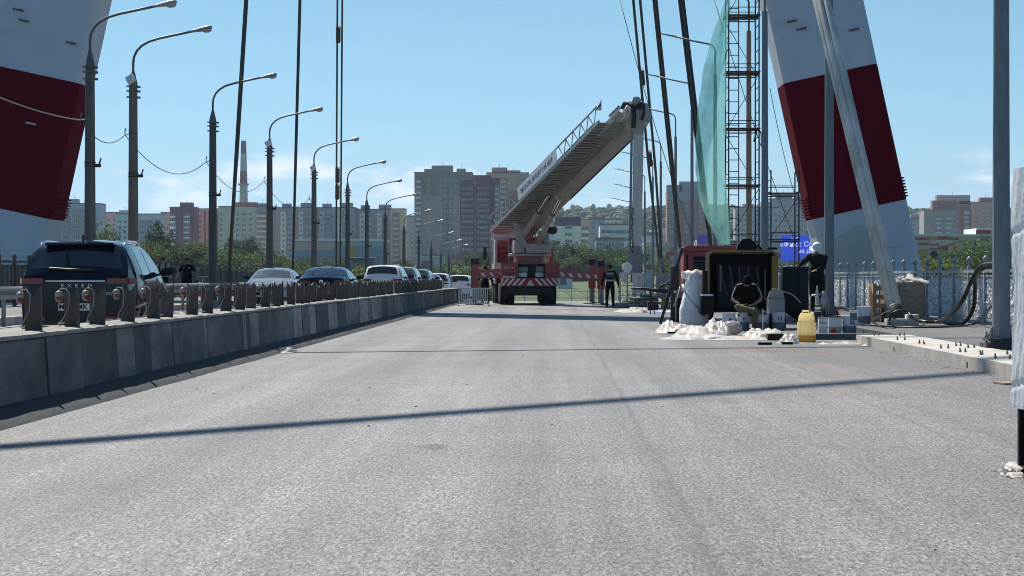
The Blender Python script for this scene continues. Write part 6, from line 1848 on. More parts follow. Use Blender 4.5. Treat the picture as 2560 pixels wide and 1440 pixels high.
# ================================================================== THE CITY BEYOND
def wallm(name, col, **k):
    return M('wall_' + name, col, 0.9, var=k.pop('var', 0.10), scale=0.25, bump=0.0, **k)
WGL = M('far_glass', (0.07, 0.09, 0.12), 0.15, spec=0.8, var=0.3, scale=0.3, rand=0.5)
WFR = M('far_frame', (0.80, 0.80, 0.79), 0.7, rand=0.1)
WDK = M('far_dark', (0.06, 0.065, 0.075), 0.8)
ROOF = M('far_roof', (0.10, 0.095, 0.095), 0.9, var=0.2)
win_cache = {}
def win_mesh(w, h, lites, fr, gl):
    key = (round(w, 2), round(h, 2), lites, fr.name, gl.name)
    if key not in win_cache:
        mb = MB()
        f = 0.12
        mb.bx(-w/2, w/2, -0.03, 0.0, 0, h, 1)
        mb.bx(-w/2, w/2, -0.10, -0.03, 0, f).bx(-w/2, w/2, -0.10, -0.03, h-f, h)
        for i in range(lites+1):
            x = -w/2 + f/2 + (w-f)*i/lites
            mb.bx(x-f/2, x+f/2, -0.09, -0.03, f, h-f)
        win_cache[key] = mb.mesh('window', [fr, gl])
    return win_cache[key]
balc_cache = {}
def balc_mesh(w, pm_, h=2.9, dp=1.1):
    key = (round(w, 2), pm_.name)
    if key not in balc_cache:
        mb = MB()
        mb.bx(-w/2, w/2, -dp, 0, -0.12, 0.0).bx(-w/2, w/2, -dp, -dp+0.08, 0.0, 1.05).bx(-w/2, -w/2+0.08, -dp+0.08, 0, 0, 1.05).bx(w/2-0.08, w/2, -dp+0.08, 0, 0, 1.05)
        mb.bx(-w/2+0.04, w/2-0.04, -dp+0.08, -dp+0.14, 1.1, h-0.45, 1)
        n = max(2, int(w/0.9))
        for i in range(n+1):
            x = -w/2 + w*i/n
            mb.bx(x-0.05, x+0.05, -dp+0.02, -dp+0.07, 1.05, h-0.4, 2)
        balc_cache[key] = mb.mesh('balcony', [pm_, WGL, WFR])
    return balc_cache[key]
def block(label, u0, u1, vt, d, dp, wall, bays, storey=3.0, vb=652, skip=1, roof=None, name='apartment_block', side=None, panels=(), boxes=(), trees_v=None, fr=None):
    """bays: list of (position across 0..1, width m, 'w'/'b' window or balcony, lites)"""
    x0, x1 = XU(u0, d), XU(u1, d)
    zb = ground((x0+x1)/2, d) - 2; zt = ZV(vt, d)
    t = thing(name, label, 'building', ((x0+x1)/2, d, zb))
    w = x1-x0; H = zt-zb
    MB().bx(-w/2, w/2, 0, dp, 0, H).build('wall', wall, t)
    MB().bx(-w/2-0.15, w/2+0.15, -0.15, dp+0.15, H, H+0.5).build('parapet', roof or ROOF, t)
    for f0, f1, za, zc, m_ in panels:
        MB().bx(-w/2+w*f0, -w/2+w*f1, -0.06, 0.0, H*za, H*zc).build('wall_panel', m_, t)
    for f, bw, bh in boxes:
        MB().bx(-w/2+w*f-bw/2, -w/2+w*f+bw/2, dp*0.3, dp*0.7, H+0.5, H+0.5+bh).build('roof_house', roof or wall, t)
        MB().tube([(-w/2+w*f, dp*0.5, H+0.5+bh), (-w/2+w*f, dp*0.5, H+0.5+bh+2.5)], 0.09, 5).build('antenna', WDK, t)
    zlow = max(2.0, ZV(vb, d) - zb)
    k = 0
    rr = random.Random(label)
    while True:
        z = H - skip*storey - 1.9 - k*storey + storey*0
        if z < zlow or k > 24: break
        for b in bays:
            f, bw, ty = b[0], b[1], b[2]
            li = b[3] if len(b) > 3 else 2
            if ty == 'w':
                put('window', win_mesh(bw, 1.55, li, fr or WFR, WGL), t, (-w/2+w*f, -0.061 if panels else 0.0, z))
            else:
                put('balcony', balc_mesh(bw, b[4] if len(b) > 4 else WFR), t, (-w/2+w*f, -0.061 if panels else 0.0, z-0.9))
        if side:
            for sy in side[1]:
                put('window', win_mesh(1.5, 1.55, 2, WFR, WGL), t, ((w/2 if side[0] == 'R' else -w/2), dp*sy, z), (0, 0, R(90) if side[0] == 'R' else R(-90)))
        k += 1
    return t
def even(n, bw, ty, *a, lo=0.0, hi=1.0):
    return [(lo + (hi-lo)*(i+0.5)/n, bw, ty, *a) for i in range(n)]
Wg = wallm('grey', (0.49, 0.51, 0.528)); Wg2 = wallm('grey_dark', (0.32, 0.339, 0.377)); Wb = wallm('beige', (0.75, 0.641, 0.51)); Wp = wallm('plum', (0.217, 0.113, 0.133)); Wpk = wallm('pink', (0.679, 0.434, 0.377))
Wt = wallm('taupe', (0.452, 0.386, 0.358)); Wgn = wallm('olive', (0.255, 0.273, 0.235)); Wbr = wallm('brown', (0.33, 0.189, 0.17)); Wtn = wallm('tan', (0.51, 0.377, 0.282)); Wbl = wallm('blue_grey', (0.377, 0.443, 0.51)); Ww = wallm('white', (0.75, 0.75, 0.75)); Wrd = wallm('red_brick', (0.377, 0.142, 0.113))
block('dark blue-grey apartment block right beside the left pylon leg', 148, 252, 510, 1250, 14, Wbl, even(3, 3.4, 'b', 3, Wg2, lo=0.05, hi=0.8) + even(3, 1.6, 'w', lo=0.2, hi=0.98), boxes=((0.3, 5, 2.5), (0.65, 4, 2)))
block('low pinkish apartment block between the first two street lamps', 250, 306, 532, 1300, 14, Wpk, even(4, 1.7, 'w'))
block('long pale blue apartment block behind the second street lamp', 290, 404, 536, 1220, 14, wallm('pale_blue', (0.621, 0.697, 0.75)), even(4, 1.8, 'w', lo=0.02, hi=0.5) + even(3, 3.2, 'b', 3, Wbl, lo=0.5, hi=1.0), boxes=((0.15, 6, 2),))
block('small pink block left of the plum coloured tower', 402, 428, 532, 1290, 12, Wpk, even(2, 1.7, 'w'))
block('plum coloured apartment tower with pale glazed bays behind the poplar', 424, 486, 519, 1240, 16, Wp, even(1, 3.0, 'b', 3, WFR, lo=0.02, hi=0.25) + even(1, 3.4, 'b', 3, WFR, lo=0.5, hi=0.9), boxes=((0.6, 7, 2.6),), roof=Wp)
block('striped pink and red apartment block left of the third street lamp', 482, 548, 523, 1260, 16, Wpk, even(2, 1.6, 'w', lo=0.0, hi=0.35), panels=((0.42, 0.5, 0, 0.97, Wrd), (0.58, 0.66, 0, 0.97, Wrd), (0.74, 0.82, 0, 0.97, Wrd), (0.9, 0.97, 0, 0.97, Wrd)))
block('plain beige apartment block below the chimney', 546, 634, 517, 1230, 14, Wb, even(1, 1.5, 'w', lo=0.0, hi=0.15) + even(3, 2.2, 'w', 3, lo=0.45, hi=1.0), roof=Wbr, boxes=((0.75, 12, 2.2),))
block('grey end wing with white glazed balcony columns', 630, 690, 518, 1290, 18, Wg2, even(4, 2.2, 'b', 2, Ww, lo=0.02, hi=0.62), boxes=((0.35, 6, 2),))
for i, (a, b, vt) in enumerate(((688, 790, 520), (790, 888, 520), (886, 985, 524))):
    cols = [(0.13, 0.27), (0.58, 0.68)] if i != 1 else [(0.08, 0.2), (0.55, 0.67)]
    block('long grey panel block, %s section behind the street lamps' % ['western', 'middle', 'eastern'][i], a, b, vt, 1270 + 4*i, 15, Wg2 if i != 1 else wallm('grey_mid', (0.377, 0.395, 0.424)),
          [(c0*0.5+c1*0.5, 1.2, 'w', 1) for c0, c1 in cols] + even(1, 3.8, 'b', 3, Wbl, lo=cols[0][1], hi=cols[0][1]+0.2) + even(1, 3.8, 'b', 3, Wbl, lo=cols[1][1]+0.02, hi=cols[1][1]+0.24),
          panels=tuple((c0, c1, 0.0, 0.94, Ww) for c0, c1 in cols), boxes=((0.25, 5, 2.2), (0.75, 7, 2.6)))
block('tan end block with brown balconies left of the tall towers', 976, 1012, 523, 1262, 16, wallm('sand', (0.716, 0.585, 0.452)), even(1, 3.2, 'b', 3, Wb, lo=0.1, hi=0.65), panels=((0.15, 0.62, 0.0, 0.94, Wbr),))
block('low blue-grey block glimpsed left of the olive tower', 1008, 1038, 541, 1330, 12, Wbl, even(2, 1.8, 'w'))
tw = block('tall olive and taupe apartment tower with a glazed corner', 1036, 1180, 432, 1250, 20, Wt, [(0.07, 3.0, 'b', 3, Ww)] + [(0.24, 1.5, 'w', 2), (0.45, 1.5, 'w', 2), (0.535, 1.3, 'w', 2), (0.63, 1.3, 'w', 2), (0.72, 1.5, 'w', 2), (0.86, 1.5, 'w', 2)], vb=640,
      panels=((0.0, 0.14, 0.88, 1.0, Wgn), (0.14, 1.0, 0.76, 1.0, Wgn), (0.485, 0.66, 0.0, 0.76, Wgn), (0.14, 0.485, 0.0, 0.16, Wrd), (0.66, 1.0, 0.0, 0.16, Wrd)), boxes=((0.22, 4, 2), (0.47, 12, 4), (0.8, 5, 2.2)), roof=Wgn)
block('plum apartment tower with rows of white balconies in front of the olive tower', 1150, 1226, 452, 1180, 18, Wp, even(1, 6.0, 'b', 6, Wp, lo=0.02, hi=0.45) + even(1, 6.0, 'b', 6, Wp, lo=0.52, hi=0.97), vb=640, boxes=((0.7, 10, 2.8),), roof=Wp, panels=((0.45, 0.52, 0, 1, Wbr),))
block('narrow plum wing of the tower with white balconies', 1224, 1248, 447, 1186, 14, Wp, [(0.75, 2.2, 'b', 2, Ww)], vb=640, roof=Wp)
block('tan and brown apartment tower partly hidden by the raised boom', 1216, 1322, 433, 1300, 20, Wtn, [(0.4, 3.4, 'b', 3, Wg), (0.85, 3.4, 'b', 3, Wg), (0.52, 1.1, 'w', 1), (0.72, 1.1, 'w', 1)], vb=600, panels=((0.5, 0.75, 0.0, 0.82, Wbr),), boxes=((0.3, 9, 3.2), (0.62, 9, 1.5)))
block('cream building with a violet roof band right of the truck turret', 1388, 1452, 545, 960, 14, wallm('cream', (0.75, 0.75, 0.679)), even(1, 3.4, 'w', 3, lo=0.3, hi=0.75), panels=((0, 1, 0.86, 1.0, M('wall_violet', (0.10, 0.085, 0.16), 0.8)),), vb=610)
block('pinkish stepped block beside the violet roofed building', 1450, 1476, 550, 1000, 12, Wpk, [(0.5, 3.0, 'b', 3, Ww)], vb=620, roof=Wbr)
block('grey-blue office block with a glazed bay right of the pinkish block', 1474, 1512, 548, 1040, 14, Wbl, even(2, 2.0, 'w'), vb=620)
block('wide pale shopping hall with an arched glass entrance near the vertical arm', 1500, 1572, 562, 900, 30, wallm('pale_hall', (0.679, 0.75, 0.75)), [(0.2, 3.5, 'b', 3, Ww)] + even(4, 2.2, 'w', lo=0.35, hi=1.0), vb=615, skip=0.6)
block('dark low shop with a white sign near the trees right of the truck', 1490, 1560, 598, 700, 14, Wg2, even(3, 3.0, 'w', 3), vb=622, skip=0.2)
block('brown apartment tower with dormered dark roof seen between the stay cables', 1668, 1762, 480, 1300, 18, Wbr, even(5, 1.9, 'w', 2), vb=590, skip=0.4, roof=Wg2, boxes=((0.2, 9, 4), (0.65, 14, 6)), panels=((0, 1, 0.90, 1.0, Wg2),))
block('grey apartment slab behind the scaffolds', 1838, 1948, 520, 1280, 14, Wg, even(7, 1.8, 'w'), vb=596, boxes=((0.3, 6, 2), (0.75, 8, 3)))
block('grey apartment slab rising behind the small scaffold', 1925, 2016, 498, 1330, 14, wallm('grey_mid', (0.377, 0.395, 0.424)), even(6, 1.8, 'w'), vb=596, boxes=((0.4, 10, 3), (0.8, 5, 2)))
block('blue-grey block just right of the right pylon leg', 2276, 2312, 548, 1500, 14, Wbl, even(2, 2.0, 'w'), boxes=((0.5, 8, 3),), vb=600)
block('pinkish grey apartment block with balconies above the shopping centre', 2310, 2390, 526, 1400, 18, Wt, [(0.12, 1.6, 'w', 2), (0.45, 3.6, 'b', 3, Ww), (0.75, 3.2, 'b', 3, Ww), (0.93, 1.6, 'w', 2)], vb=596, boxes=((0.7, 16, 6),), roof=Wbr)
block('taller pink and brown apartment block above the shopping centre', 2370, 2428, 512, 1430, 18, Wbr, even(2, 1.5, 'w', lo=0.05, hi=0.55) + [(0.8, 3.0, 'b', 3, Ww)], vb=596, boxes=((0.3, 22, 6), (0.8, 8, 2)), roof=Wt)
block('pink apartment block with a gabled roof beside the near steel pole', 2426, 2486, 506, 1460, 18, Wpk, even(3, 1.7, 'w', lo=0.1, hi=1.0), vb=596, boxes=((0.75, 9, 3),), roof=Wbr)
block('beige block behind the near steel pole', 2486, 2600, 524, 1480, 18, Wt, even(5, 1.8, 'w'), vb=596)

# hillside houses
HS = [Ww, Wg, Wb, Wpk, Wbl, Wtn]
rh = random.Random(9)
for i in range(16):
    u = 1396 + 17.5*i + rh.uniform(-4, 4); dd = rh.uniform(1500, 2300)
    x = XU(u, dd); z = ground(x, dd)
    w = rh.uniform(12, 28); h = rh.uniform(7, 15); dp = 12
    t = thing('hillside_house', 'small house on the distant hillside right of the boom, %s' % LORD[i], 'house', (x, dd, z-1), 0, 'houses on the hillside')
    MB().bx(-w/2, w/2, 0, dp, 0, h).build('wall', HS[i % 6], t)
    MB().prism([(-w/2-0.5, h), (w/2+0.5, h), (w/2-2, h+2.4), (-w/2+2, h+2.4)], -0.5, dp+0.5, 'XZ').build('roof', ROOF if i % 3 else Ww, t, fix=True)
    for k in range(int(w/4)):
        for q in range(int(h/3.2)):
            put('window', win_mesh(1.9, 1.55, 2, WFR, WGL), t, (-w/2+2+4*k, 0, 1.2+3.1*q))

# chimney
ch = thing('chimney', 'tall red and white banded factory chimney on the skyline', 'chimney', (XU(609, 1800), 1800, ground(-250, 1800)-3))
cz = ground(-250, 1800)-3
vs_ = [(640, 10.5), (505, 9.0), (468, 8.0), (460, 8.0), (428, 7.2), (384, 6.0), (352, 5.4)]
CW = M('chimney_white', (0.52, 0.52, 0.53), 0.9, var=0.1, scale=0.2); CR = M('chimney_red', (0.24, 0.12, 0.11), 0.9, var=0.1, scale=0.2)
prevs = [(640, 10.5), (463, 8.0), (428, 7.2), (384, 6.0), (352, 5.2)]
for i, ((va, wa_), (vb_, wb_)) in enumerate(zip(prevs, prevs[1:])):
    k_ = 14*1800/F/5.3/2
    za, zc = ZV(va, 1800)-cz, ZV(vb_, 1800)-cz
    MB().lathe([(wa_*k_*0.92, max(0, za)), (wb_*k_*0.92, zc)], 20).build('red_band' if i % 2 else 'white_band', CR if i % 2 else CW, ch, 40)
zz = ZV(462, 1800)-cz
MB().lathe([(3.3, zz-0.8), (4.4, zz), (4.4, zz+1.0), (3.3, zz+1.0)], 20).build('gallery', Wg2, ch, 40)

# shopping centres
MAG = M('panel_magenta', (0.33, 0.035, 0.08), 0.6); ORG = M('panel_orange', (0.45, 0.22, 0.04), 0.6); CRM = M('panel_cream', (0.45, 0.43, 0.38), 0.6); OCH = M('panel_ochre', (0.34, 0.26, 0.06), 0.6); RDP = M('panel_red', (0.42, 0.05, 0.025), 0.6)
d = 620
x0, x1 = XU(2262, d), XU(2560, d)
sc_ = thing('shopping_centre', 'shopping centre with magenta, orange and cream panels lettered ZENDEN', 'building', (x0, d, ground(x0, d)-1))
zb = ground(x0, d)-1
w = x1-x0
zt = ZV(590, d)-zb
MB().bx(0, w, 0, 30, 0, zt).build('wall', CRM, sc_)
MB().bx(-0.2, w+0.2, -0.3, 30, zt, zt+0.5).build('roof_edge', wallm('hall_edge', (0.566, 0.621, 0.603)), sc_)
def pnl(u0, u1, v0, v1, m_):
    MB().bx(XU(u0, d)-x0, XU(u1, d)-x0, -0.12, 0.0, ZV(v1, d)-zb, ZV(v0, d)-zb).build('panel', m_, sc_)
for a in ((2270, 2294, 594, 600, MAG), (2296, 2320, 594, 600, MAG), (2321, 2345, 594, 602, ORG), (2346, 2370, 591, 600, MAG), (2371, 2396, 594, 600, MAG), (2397, 2450, 601, 606, OCH), (2452, 2476, 592, 604, OCH),
          (2296, 2319, 607, 613, MAG), (2321, 2345, 607, 613, MAG), (2372, 2396, 608, 614, ORG), (2346, 2370, 614, 624, MAG), (2294, 2320, 623, 650, OCH), (2321, 2369, 621, 624, WDK), (2372, 2396, 629, 636, MAG), (2440, 2478, 575, 586, RDP)):
    pnl(*a)
text(sc_, 'ZENDEN', 1.5, WHT, (XU(2351, d)-x0, -0.16, ZV(604.5, d)-zb), bold=0.02)
dl = MB().lathe([(1.1, -0.1), (1.25, -0.1), (1.25, 0.1), (1.1, 0.1)], 24, (XU(2355, d)-x0, -0.5, ZV(637, d)-zb), axis='Y').lathe([(0.0, 0.0), (1.1, 0.0)], 24, (XU(2355, d)-x0, -0.45, ZV(637, d)-zb), axis='Y').build('round_sign', OCH, sc_, 40)
dl = MB().lathe([(0.0, 0.0), (1.1, 0.0)], 24, (XU(2335, d)-x0, -0.45, ZV(636, d)-zb), axis='Y').build('round_sign', OCH, sc_)
MB().bx(XU(2442, d)-x0, XU(2480, d)-x0, 0.5, 20, zt+0.5, zt+2.2).build('roof_plant', Ww, sc_)
# mid part with the blue screen
d = 640
x0, x1 = XU(1742, d), XU(2060, d)
mc = thing('screen_building', 'low building carrying a large blue advertising screen behind the small scaffold', 'building', (x0, d, ground(x0, d)-1))
zb = ground(x0, d)-1
MB().bx(0, x1-x0, 0, 25, 0, ZV(600, d)-zb).build('wall', Wg, mc)
for k in range(9):
    MB().bx(2+k*4.1, 4.6+k*4.1, -0.05, 0, ZV(655, d)-zb, ZV(630, d)-zb).build('shop_window', WGL, mc)
SCR = M('screen_blue', (0.02, 0.06, 0.55), 0.4, emit=0.55, var=0.15, scale=0.4)
SCT = M('screen_text', (0.6, 0.65, 0.9), 0.4, emit=0.5)
so = MB().bx(XU(1952, d)-x0, XU(2040, d)-x0, -0.6, -0.1, ZV(652, d)-zb, ZV(587, d)-zb).build('screen', SCR, mc)
text(so, '«Фикс Сове', 2.1, SCT, (XU(2001, d)-x0, -0.64, ZV(611, d)-zb), bold=0.02)
text(so, 'на дев', 1.8, SCT, (XU(2018, d)-x0, -0.64, ZV(628, d)-zb), bold=0.02)
MB().tube([(XU(1978, d)-x0, -0.64, ZV(596, d)-zb), (XU(1984, d)-x0, -0.64, ZV(598, d)-zb), (XU(1996, d)-x0, -0.64, ZV(594, d)-zb)], 0.15, 6).build('screen_mark', SCT, so)
MB().bx(XU(1742, d)-x0, XU(1770, d)-x0, -0.6, -0.1, ZV(610, d)-zb, ZV(587, d)-zb).build('screen', M('screen_violet', (0.05, 0.03, 0.3), 0.5, emit=0.25), mc)
# chequered facade beyond the lamp poles
d = 600
x0, x1 = XU(1612, d), XU(1706, d)
qc = thing('chequered_building', 'low building with a red, orange and cream chequered front beyond the steel lamps', 'building', (x0, d, ground(x0, d)-1))
zb = ground(x0, d)-1
H_ = ZV(606, d)-zb
MB().bx(0, x1-x0, 0, 18, 0, H_).build('wall', CRM, qc)
rq = random.Random(4)
nxq, nzq = 9, 8
tile = {m_.name: MB().bx(0, (x1-x0)/nxq-0.08, -0.1, 0, 0, H_/nzq*0.92-0.05).mesh('panel', m_) for m_ in (RDP, ORG, wallm('peach', (0.75, 0.603, 0.415)), Wb)}
for i in range(nxq):
    for j in range(nzq):
        if rq.random() < 0.62:
            put('panel', tile[rq.choice(list(tile))], qc, ((x1-x0)/nxq*i+0.04, 0, H_/nzq*j+0.1))
# low hall on the left
d = 880
x0, x1 = XU(734, d), XU(958, d)
lh = thing('retail_hall', 'long low retail hall with a white roof edge behind the dark sedan', 'building', (x0, d, ground(x0, d)-1))
zb = ground(x0, d)-1
w = x1-x0
H_ = ZV(603, d)-zb
MB().bx(0, w, 0, 30, 0, H_).build('wall', wallm('hall_teal', (0.189, 0.302, 0.377)), lh)
MB().bx(-0.3, w+0.3, -0.6, 30, H_, H_+0.8).build('roof_edge', Ww, lh)
MB().bx(0.3, w*0.45, -0.2, 0.0, H_*0.72, H_*0.98).build('fascia', Wt, lh)
MB().bx(w*0.55, w-0.3, -0.2, 0.0, H_*0.86, H_*0.97).build('fascia', Wbl, lh)
MB().bx(w*0.62, w*0.70, -0.3, -0.2, H_*0.5, H_*0.85).build('yellow_sign', OCH, lh)
for k in range(8):
    MB().bx(1+k*w/8.2, 1+k*w/8.2+2.8, -0.08, 0, 0.5, H_*0.55).build('shop_window', WGL, lh)
# kiosks, vans and tents on the far bank
for i, (u, v, w_, h_, d_, lb) in enumerate(((1428, 655, 28, 22, 520, 'grey-white kiosk on the far bank right of the truck body'), (1478, 662, 30, 18, 540, 'small pale kiosk behind the double outrigger caps'), (1412, 688, 38, 16, 430, 'white flat kiosk roof seen under the right outrigger beam'),
                                  (1168, 667, 18, 16, 500, 'pale pink hut left of the outrigger'), (640, 640, 36, 26, 640, 'pale hut among the trees behind the silver sedan'), (905, 645, 60, 22, 560, 'blue advertising hoarding behind the white wagon'), (1075, 642, 70, 22, 620, 'long grey shed left of the red truck'))):
    x = XU(u, d_); zb = ground(x, d_)-0.5; zt = ZV(v, d_)
    t = thing('kiosk', lb, 'kiosk', (x, d_, zb))
    ww = w_*d_/F
    MB().bx(-ww/2, ww/2, 0, 4, 0, zt-zb).build('wall', [Ww, Ww, Ww, Wpk, Ww, M('hoarding_blue', (0.06, 0.09, 0.2), 0.6), Wg][i], t)
    MB().bx(-ww/2-0.2, ww/2+0.2, -0.3, 4.3, zt-zb, zt-zb+0.2).build('roof', Ww, t)
    MB().bx(-ww*0.3, ww*0.1, -0.05, 0, (zt-zb)*0.4, (zt-zb)*0.8).build('window', WGL, t)
o = MB().bx(XU(1396, 520), XU(1552, 520), 0, 0.3, ground(0, 520)-0.5, ZV(668, 520)).build('green_hoarding', M('hoarding_green', (0.03, 0.16, 0.09), 0.7), None, loc=(0, 520, 0))
tag(o, 'long flat green hoarding on the far bank behind the outriggers', 'hoarding')
# metal fence on the far bank
fn_ = thing('metal_fence', 'grey metal fence with arched panels across the far bank under the outriggers', 'fence', (XU(1390, 335), 335, ground(0, 335)))
zf0 = ZV(746, 335)-ground(0, 335); zf1 = ZV(727, 335)-ground(0, 335)
for k in range(16):
    xk = -12 + 2.4*k
    MB().bx(xk-0.06, xk+0.06, -0.06, 0.06, 0, zf1+0.1).build('post', RG, fn_)
    MB().bx(xk+0.06, xk+2.34, -0.03, 0.03, zf1-0.1, zf1).build('rail', RG, fn_)
    MB().bx(xk+0.06, xk+2.34, -0.03, 0.03, zf0, zf0+0.12).build('rail', RG, fn_)
    MB().tube([(xk+0.1, 0, zf0+0.1), (xk+0.7, 0, zf1-0.3), (xk+1.2, 0, zf1-0.15), (xk+1.7, 0, zf1-0.3), (xk+2.3, 0, zf0+0.1)], 0.04, 5).build('arch', RG, fn_)

# ================================================================== TREES
def leafm(name, col, tr_=0.3):
    mm = bpy.data.materials.new(name); mm.use_nodes = True
    nn, ll = mm.node_tree.nodes, mm.node_tree.links
    p = nn['Principled BSDF']; p.inputs['Roughness'].default_value = 0.7; p.inputs['Specular IOR Level'].default_value = 0.25
    oi = nn.new('ShaderNodeObjectInfo')
    tcx = nn.new('ShaderNodeTexCoord'); nz_ = nn.new('ShaderNodeTexNoise'); nz_.inputs['Scale'].default_value = 0.8; nz_.inputs['Detail'].default_value = 5
    ll.new(tcx.outputs['Object'], nz_.inputs['Vector'])
    a_ = nn.new('ShaderNodeMapRange'); a_.inputs[1].default_value = 0.3; a_.inputs[2].default_value = 0.7; a_.inputs[3].default_value = 0.6; a_.inputs[4].default_value = 1.4
    b_ = nn.new('ShaderNodeMapRange'); b_.inputs[3].default_value = 0.75; b_.inputs[4].default_value = 1.25
    ll.new(nz_.outputs['Fac'], a_.inputs[0]); ll.new(oi.outputs['Random'], b_.inputs[0])
    mu_ = nn.new('ShaderNodeMath'); mu_.operation = 'MULTIPLY'; ll.new(a_.outputs[0], mu_.inputs[0]); ll.new(b_.outputs[0], mu_.inputs[1])
    s_ = nn.new('ShaderNodeVectorMath'); s_.operation = 'SCALE'; s_.inputs[0].default_value = col; ll.new(mu_.outputs[0], s_.inputs['Scale'])
    ll.new(s_.outputs[0], p.inputs['Base Color'])
    tl_ = nn.new('ShaderNodeBsdfTranslucent'); ll.new(s_.outputs[0], tl_.inputs[0])
    mx_ = nn.new('ShaderNodeMixShader'); mx_.inputs[0].default_value = tr_
    ll.new(p.outputs[0], mx_.inputs[1]); ll.new(tl_.outputs[0], mx_.inputs[2]); ll.new(mx_.outputs[0], nn['Material Output'].inputs[0])
    return mm
LF = [leafm('leaves_mid', (0.075, 0.115, 0.035)), leafm('leaves_dark', (0.035, 0.065, 0.028)), leafm('leaves_light', (0.12, 0.15, 0.04))]
BRK = M('bark', (0.07, 0.055, 0.045), 0.95, var=0.3)
def crown_mesh(seed, rx_, rz_, zc, mat, nclump=190, per=9, size=0.42):
    r_ = random.Random(seed)
    mb = MB()
    lobes = [(r_.uniform(-0.5, 0.5)*rx_, r_.uniform(-0.5, 0.5)*rx_, zc + r_.uniform(-0.6, 0.6)*rz_, r_.uniform(0.4, 0.65)) for _ in range(9)]
    for _ in range(nclump):
        lx, ly, lz, lr = r_.choice(lobes)
        th = r_.uniform(0, 2*math.pi); cz_ = r_.uniform(-0.8, 1); q = math.sqrt(max(0, 1-cz_*cz_)); rad = r_.uniform(0.6, 1.0)**0.5
        c = Vector((lx + math.cos(th)*q*lr*rx_*rad, ly + math.sin(th)*q*lr*rx_*rad, lz + cz_*lr*rz_*rad))
        for _ in range(per):
            p = c + Vector((r_.gauss(0, 0.33), r_.gauss(0, 0.33), r_.gauss(0, 0.28)))
            n_ = Vector((r_.gauss(0, 1), r_.gauss(0, 1), r_.gauss(0.5, 1))).normalized()
            a = n_.orthogonal().normalized(); b = n_.cross(a)
            s_ = size*r_.uniform(0.6, 1.2)
            o = len(mb.v)
            mb.v += [p - a*s_*0.5, p + b*s_*0.33, p + a*s_*0.5, p - b*s_*0.33]
            mb.f.append([o, o+1, o+2, o+3]); mb.m.append(0)
    return mb.mesh('crown', mat)
def trunk_mesh(seed, h, rx_):
    r_ = random.Random(seed)
    mb = MB().tube([(0, 0, 0), (0.1, 0.05, h*0.35), (0.05, -0.1, h*0.62), (0.0, 0, h*0.9)], [0.22, 0.17, 0.11, 0.03], 7)
    for k in range(6):
        a = r_.uniform(0, 6.28); z0_ = h*r_.uniform(0.3, 0.6)
        mb.tube([(0.05, 0, z0_), (math.cos(a)*rx_*0.35, math.sin(a)*rx_*0.35, z0_+h*0.14), (math.cos(a)*rx_*0.7, math.sin(a)*rx_*0.7, z0_+h*0.25)], [0.09, 0.06, 0.02], 5)
    return mb.mesh('trunk', BRK)
KT = []
for i, (h, rx_, rz_, zc, lf) in enumerate(((10, 3.4, 3.6, 6.2, 0), (10, 3.8, 3.2, 6.4, 2), (10, 3.0, 4.0, 6.0, 1), (10, 3.6, 3.5, 5.8, 0), (12, 1.7, 5.4, 6.6, 1), (4, 2.6, 1.7, 2.0, 2))):
    KT.append((h, crown_mesh(40+i, rx_, rz_, zc, LF[lf], 210 if i < 5 else 110), trunk_mesh(60+i, h, rx_)))
def tree(label, u, vtop, d, kind, group=None, wide=1.0):
    x = XU(u, d); zb = ground(x, d); H_ = ZV(vtop, d) - zb
    h = KT[kind][0]
    s_ = max(0.25, H_/h)
    t = thing('tree' if kind != 5 else 'bush', label, 'tree' if kind != 5 else 'bush', (x, d, zb-0.1), random.uniform(0, 6.28), group)
    t.scale = (s_*wide, s_*wide, s_)
    put('crown', KT[kind][1], t); put('trunk', KT[kind][2], t)
    return t
rt = random.Random(21)
def row(label, us, vt, dd, kinds, jit=10, wide=1.2, group=None):
    for i, u in enumerate(us):
        tree(label + ', ' + (LORD[i] if i < len(LORD) else 'last') , u + rt.uniform(-4, 4), vt + rt.uniform(-jit, jit), dd + rt.uniform(-25, 25), rt.choice(kinds), group or label, wide*rt.uniform(0.85, 1.2))
tree('tall dark poplar rising behind the man in the beige shirt', 400, 552, 420, 2, wide=0.95)
tree('second dark poplar leaning on the tall one', 424, 578, 425, 2, wide=0.9)
tree('round tree between the first and second street lamps', 262, 556, 520, 0, wide=1.0)
tree('light green tree left of the poplar', 366, 590, 400, 1, wide=1.1)
row('leafy tree in the green belt left of the third street lamp', [338, 352, 378, 396, 440, 452, 468, 486, 502, 514], 606, 420, [0, 1, 3])
row('lower tree in the green belt between third and fourth street lamps', [544, 556, 572, 590, 604, 622, 640, 655], 622, 430, [0, 1, 3])
row('dark tree before the beige block', [588, 604, 620, 630], 592, 620, [2], 5, 1.0)
row('bushy tree behind the silver and dark sedans', [664, 690, 704, 722, 742, 756, 770, 796, 812, 840, 860], 645, 400, [0, 3, 1])
row('low bush at the far end of the opposite road', [500, 520, 550, 580, 610, 640, 670, 700, 730, 765, 800, 835, 870, 900, 930], 668, 345, [5], 5, 1.2)
row('tree behind the white station wagons', [872, 890, 905, 930, 1060, 1086, 1110, 1140], 656, 430, [0, 1, 3], 7, 1.0)
row('yellow-green bush beside the left outrigger post', [1150, 1164, 1180], 664, 350, [5], 4, 1.0)
row('tree on the bank just left of the truck cab', [1176, 1192, 1206, 1224], 632, 560, [0, 2], 6)
row('leafy tree in the wood right of the truck', [1384, 1398, 1412, 1428, 1444, 1460, 1478, 1496, 1512, 1530, 1548, 1566, 1584, 1600], 612, 560, [0, 3, 2], 12, 1.35)
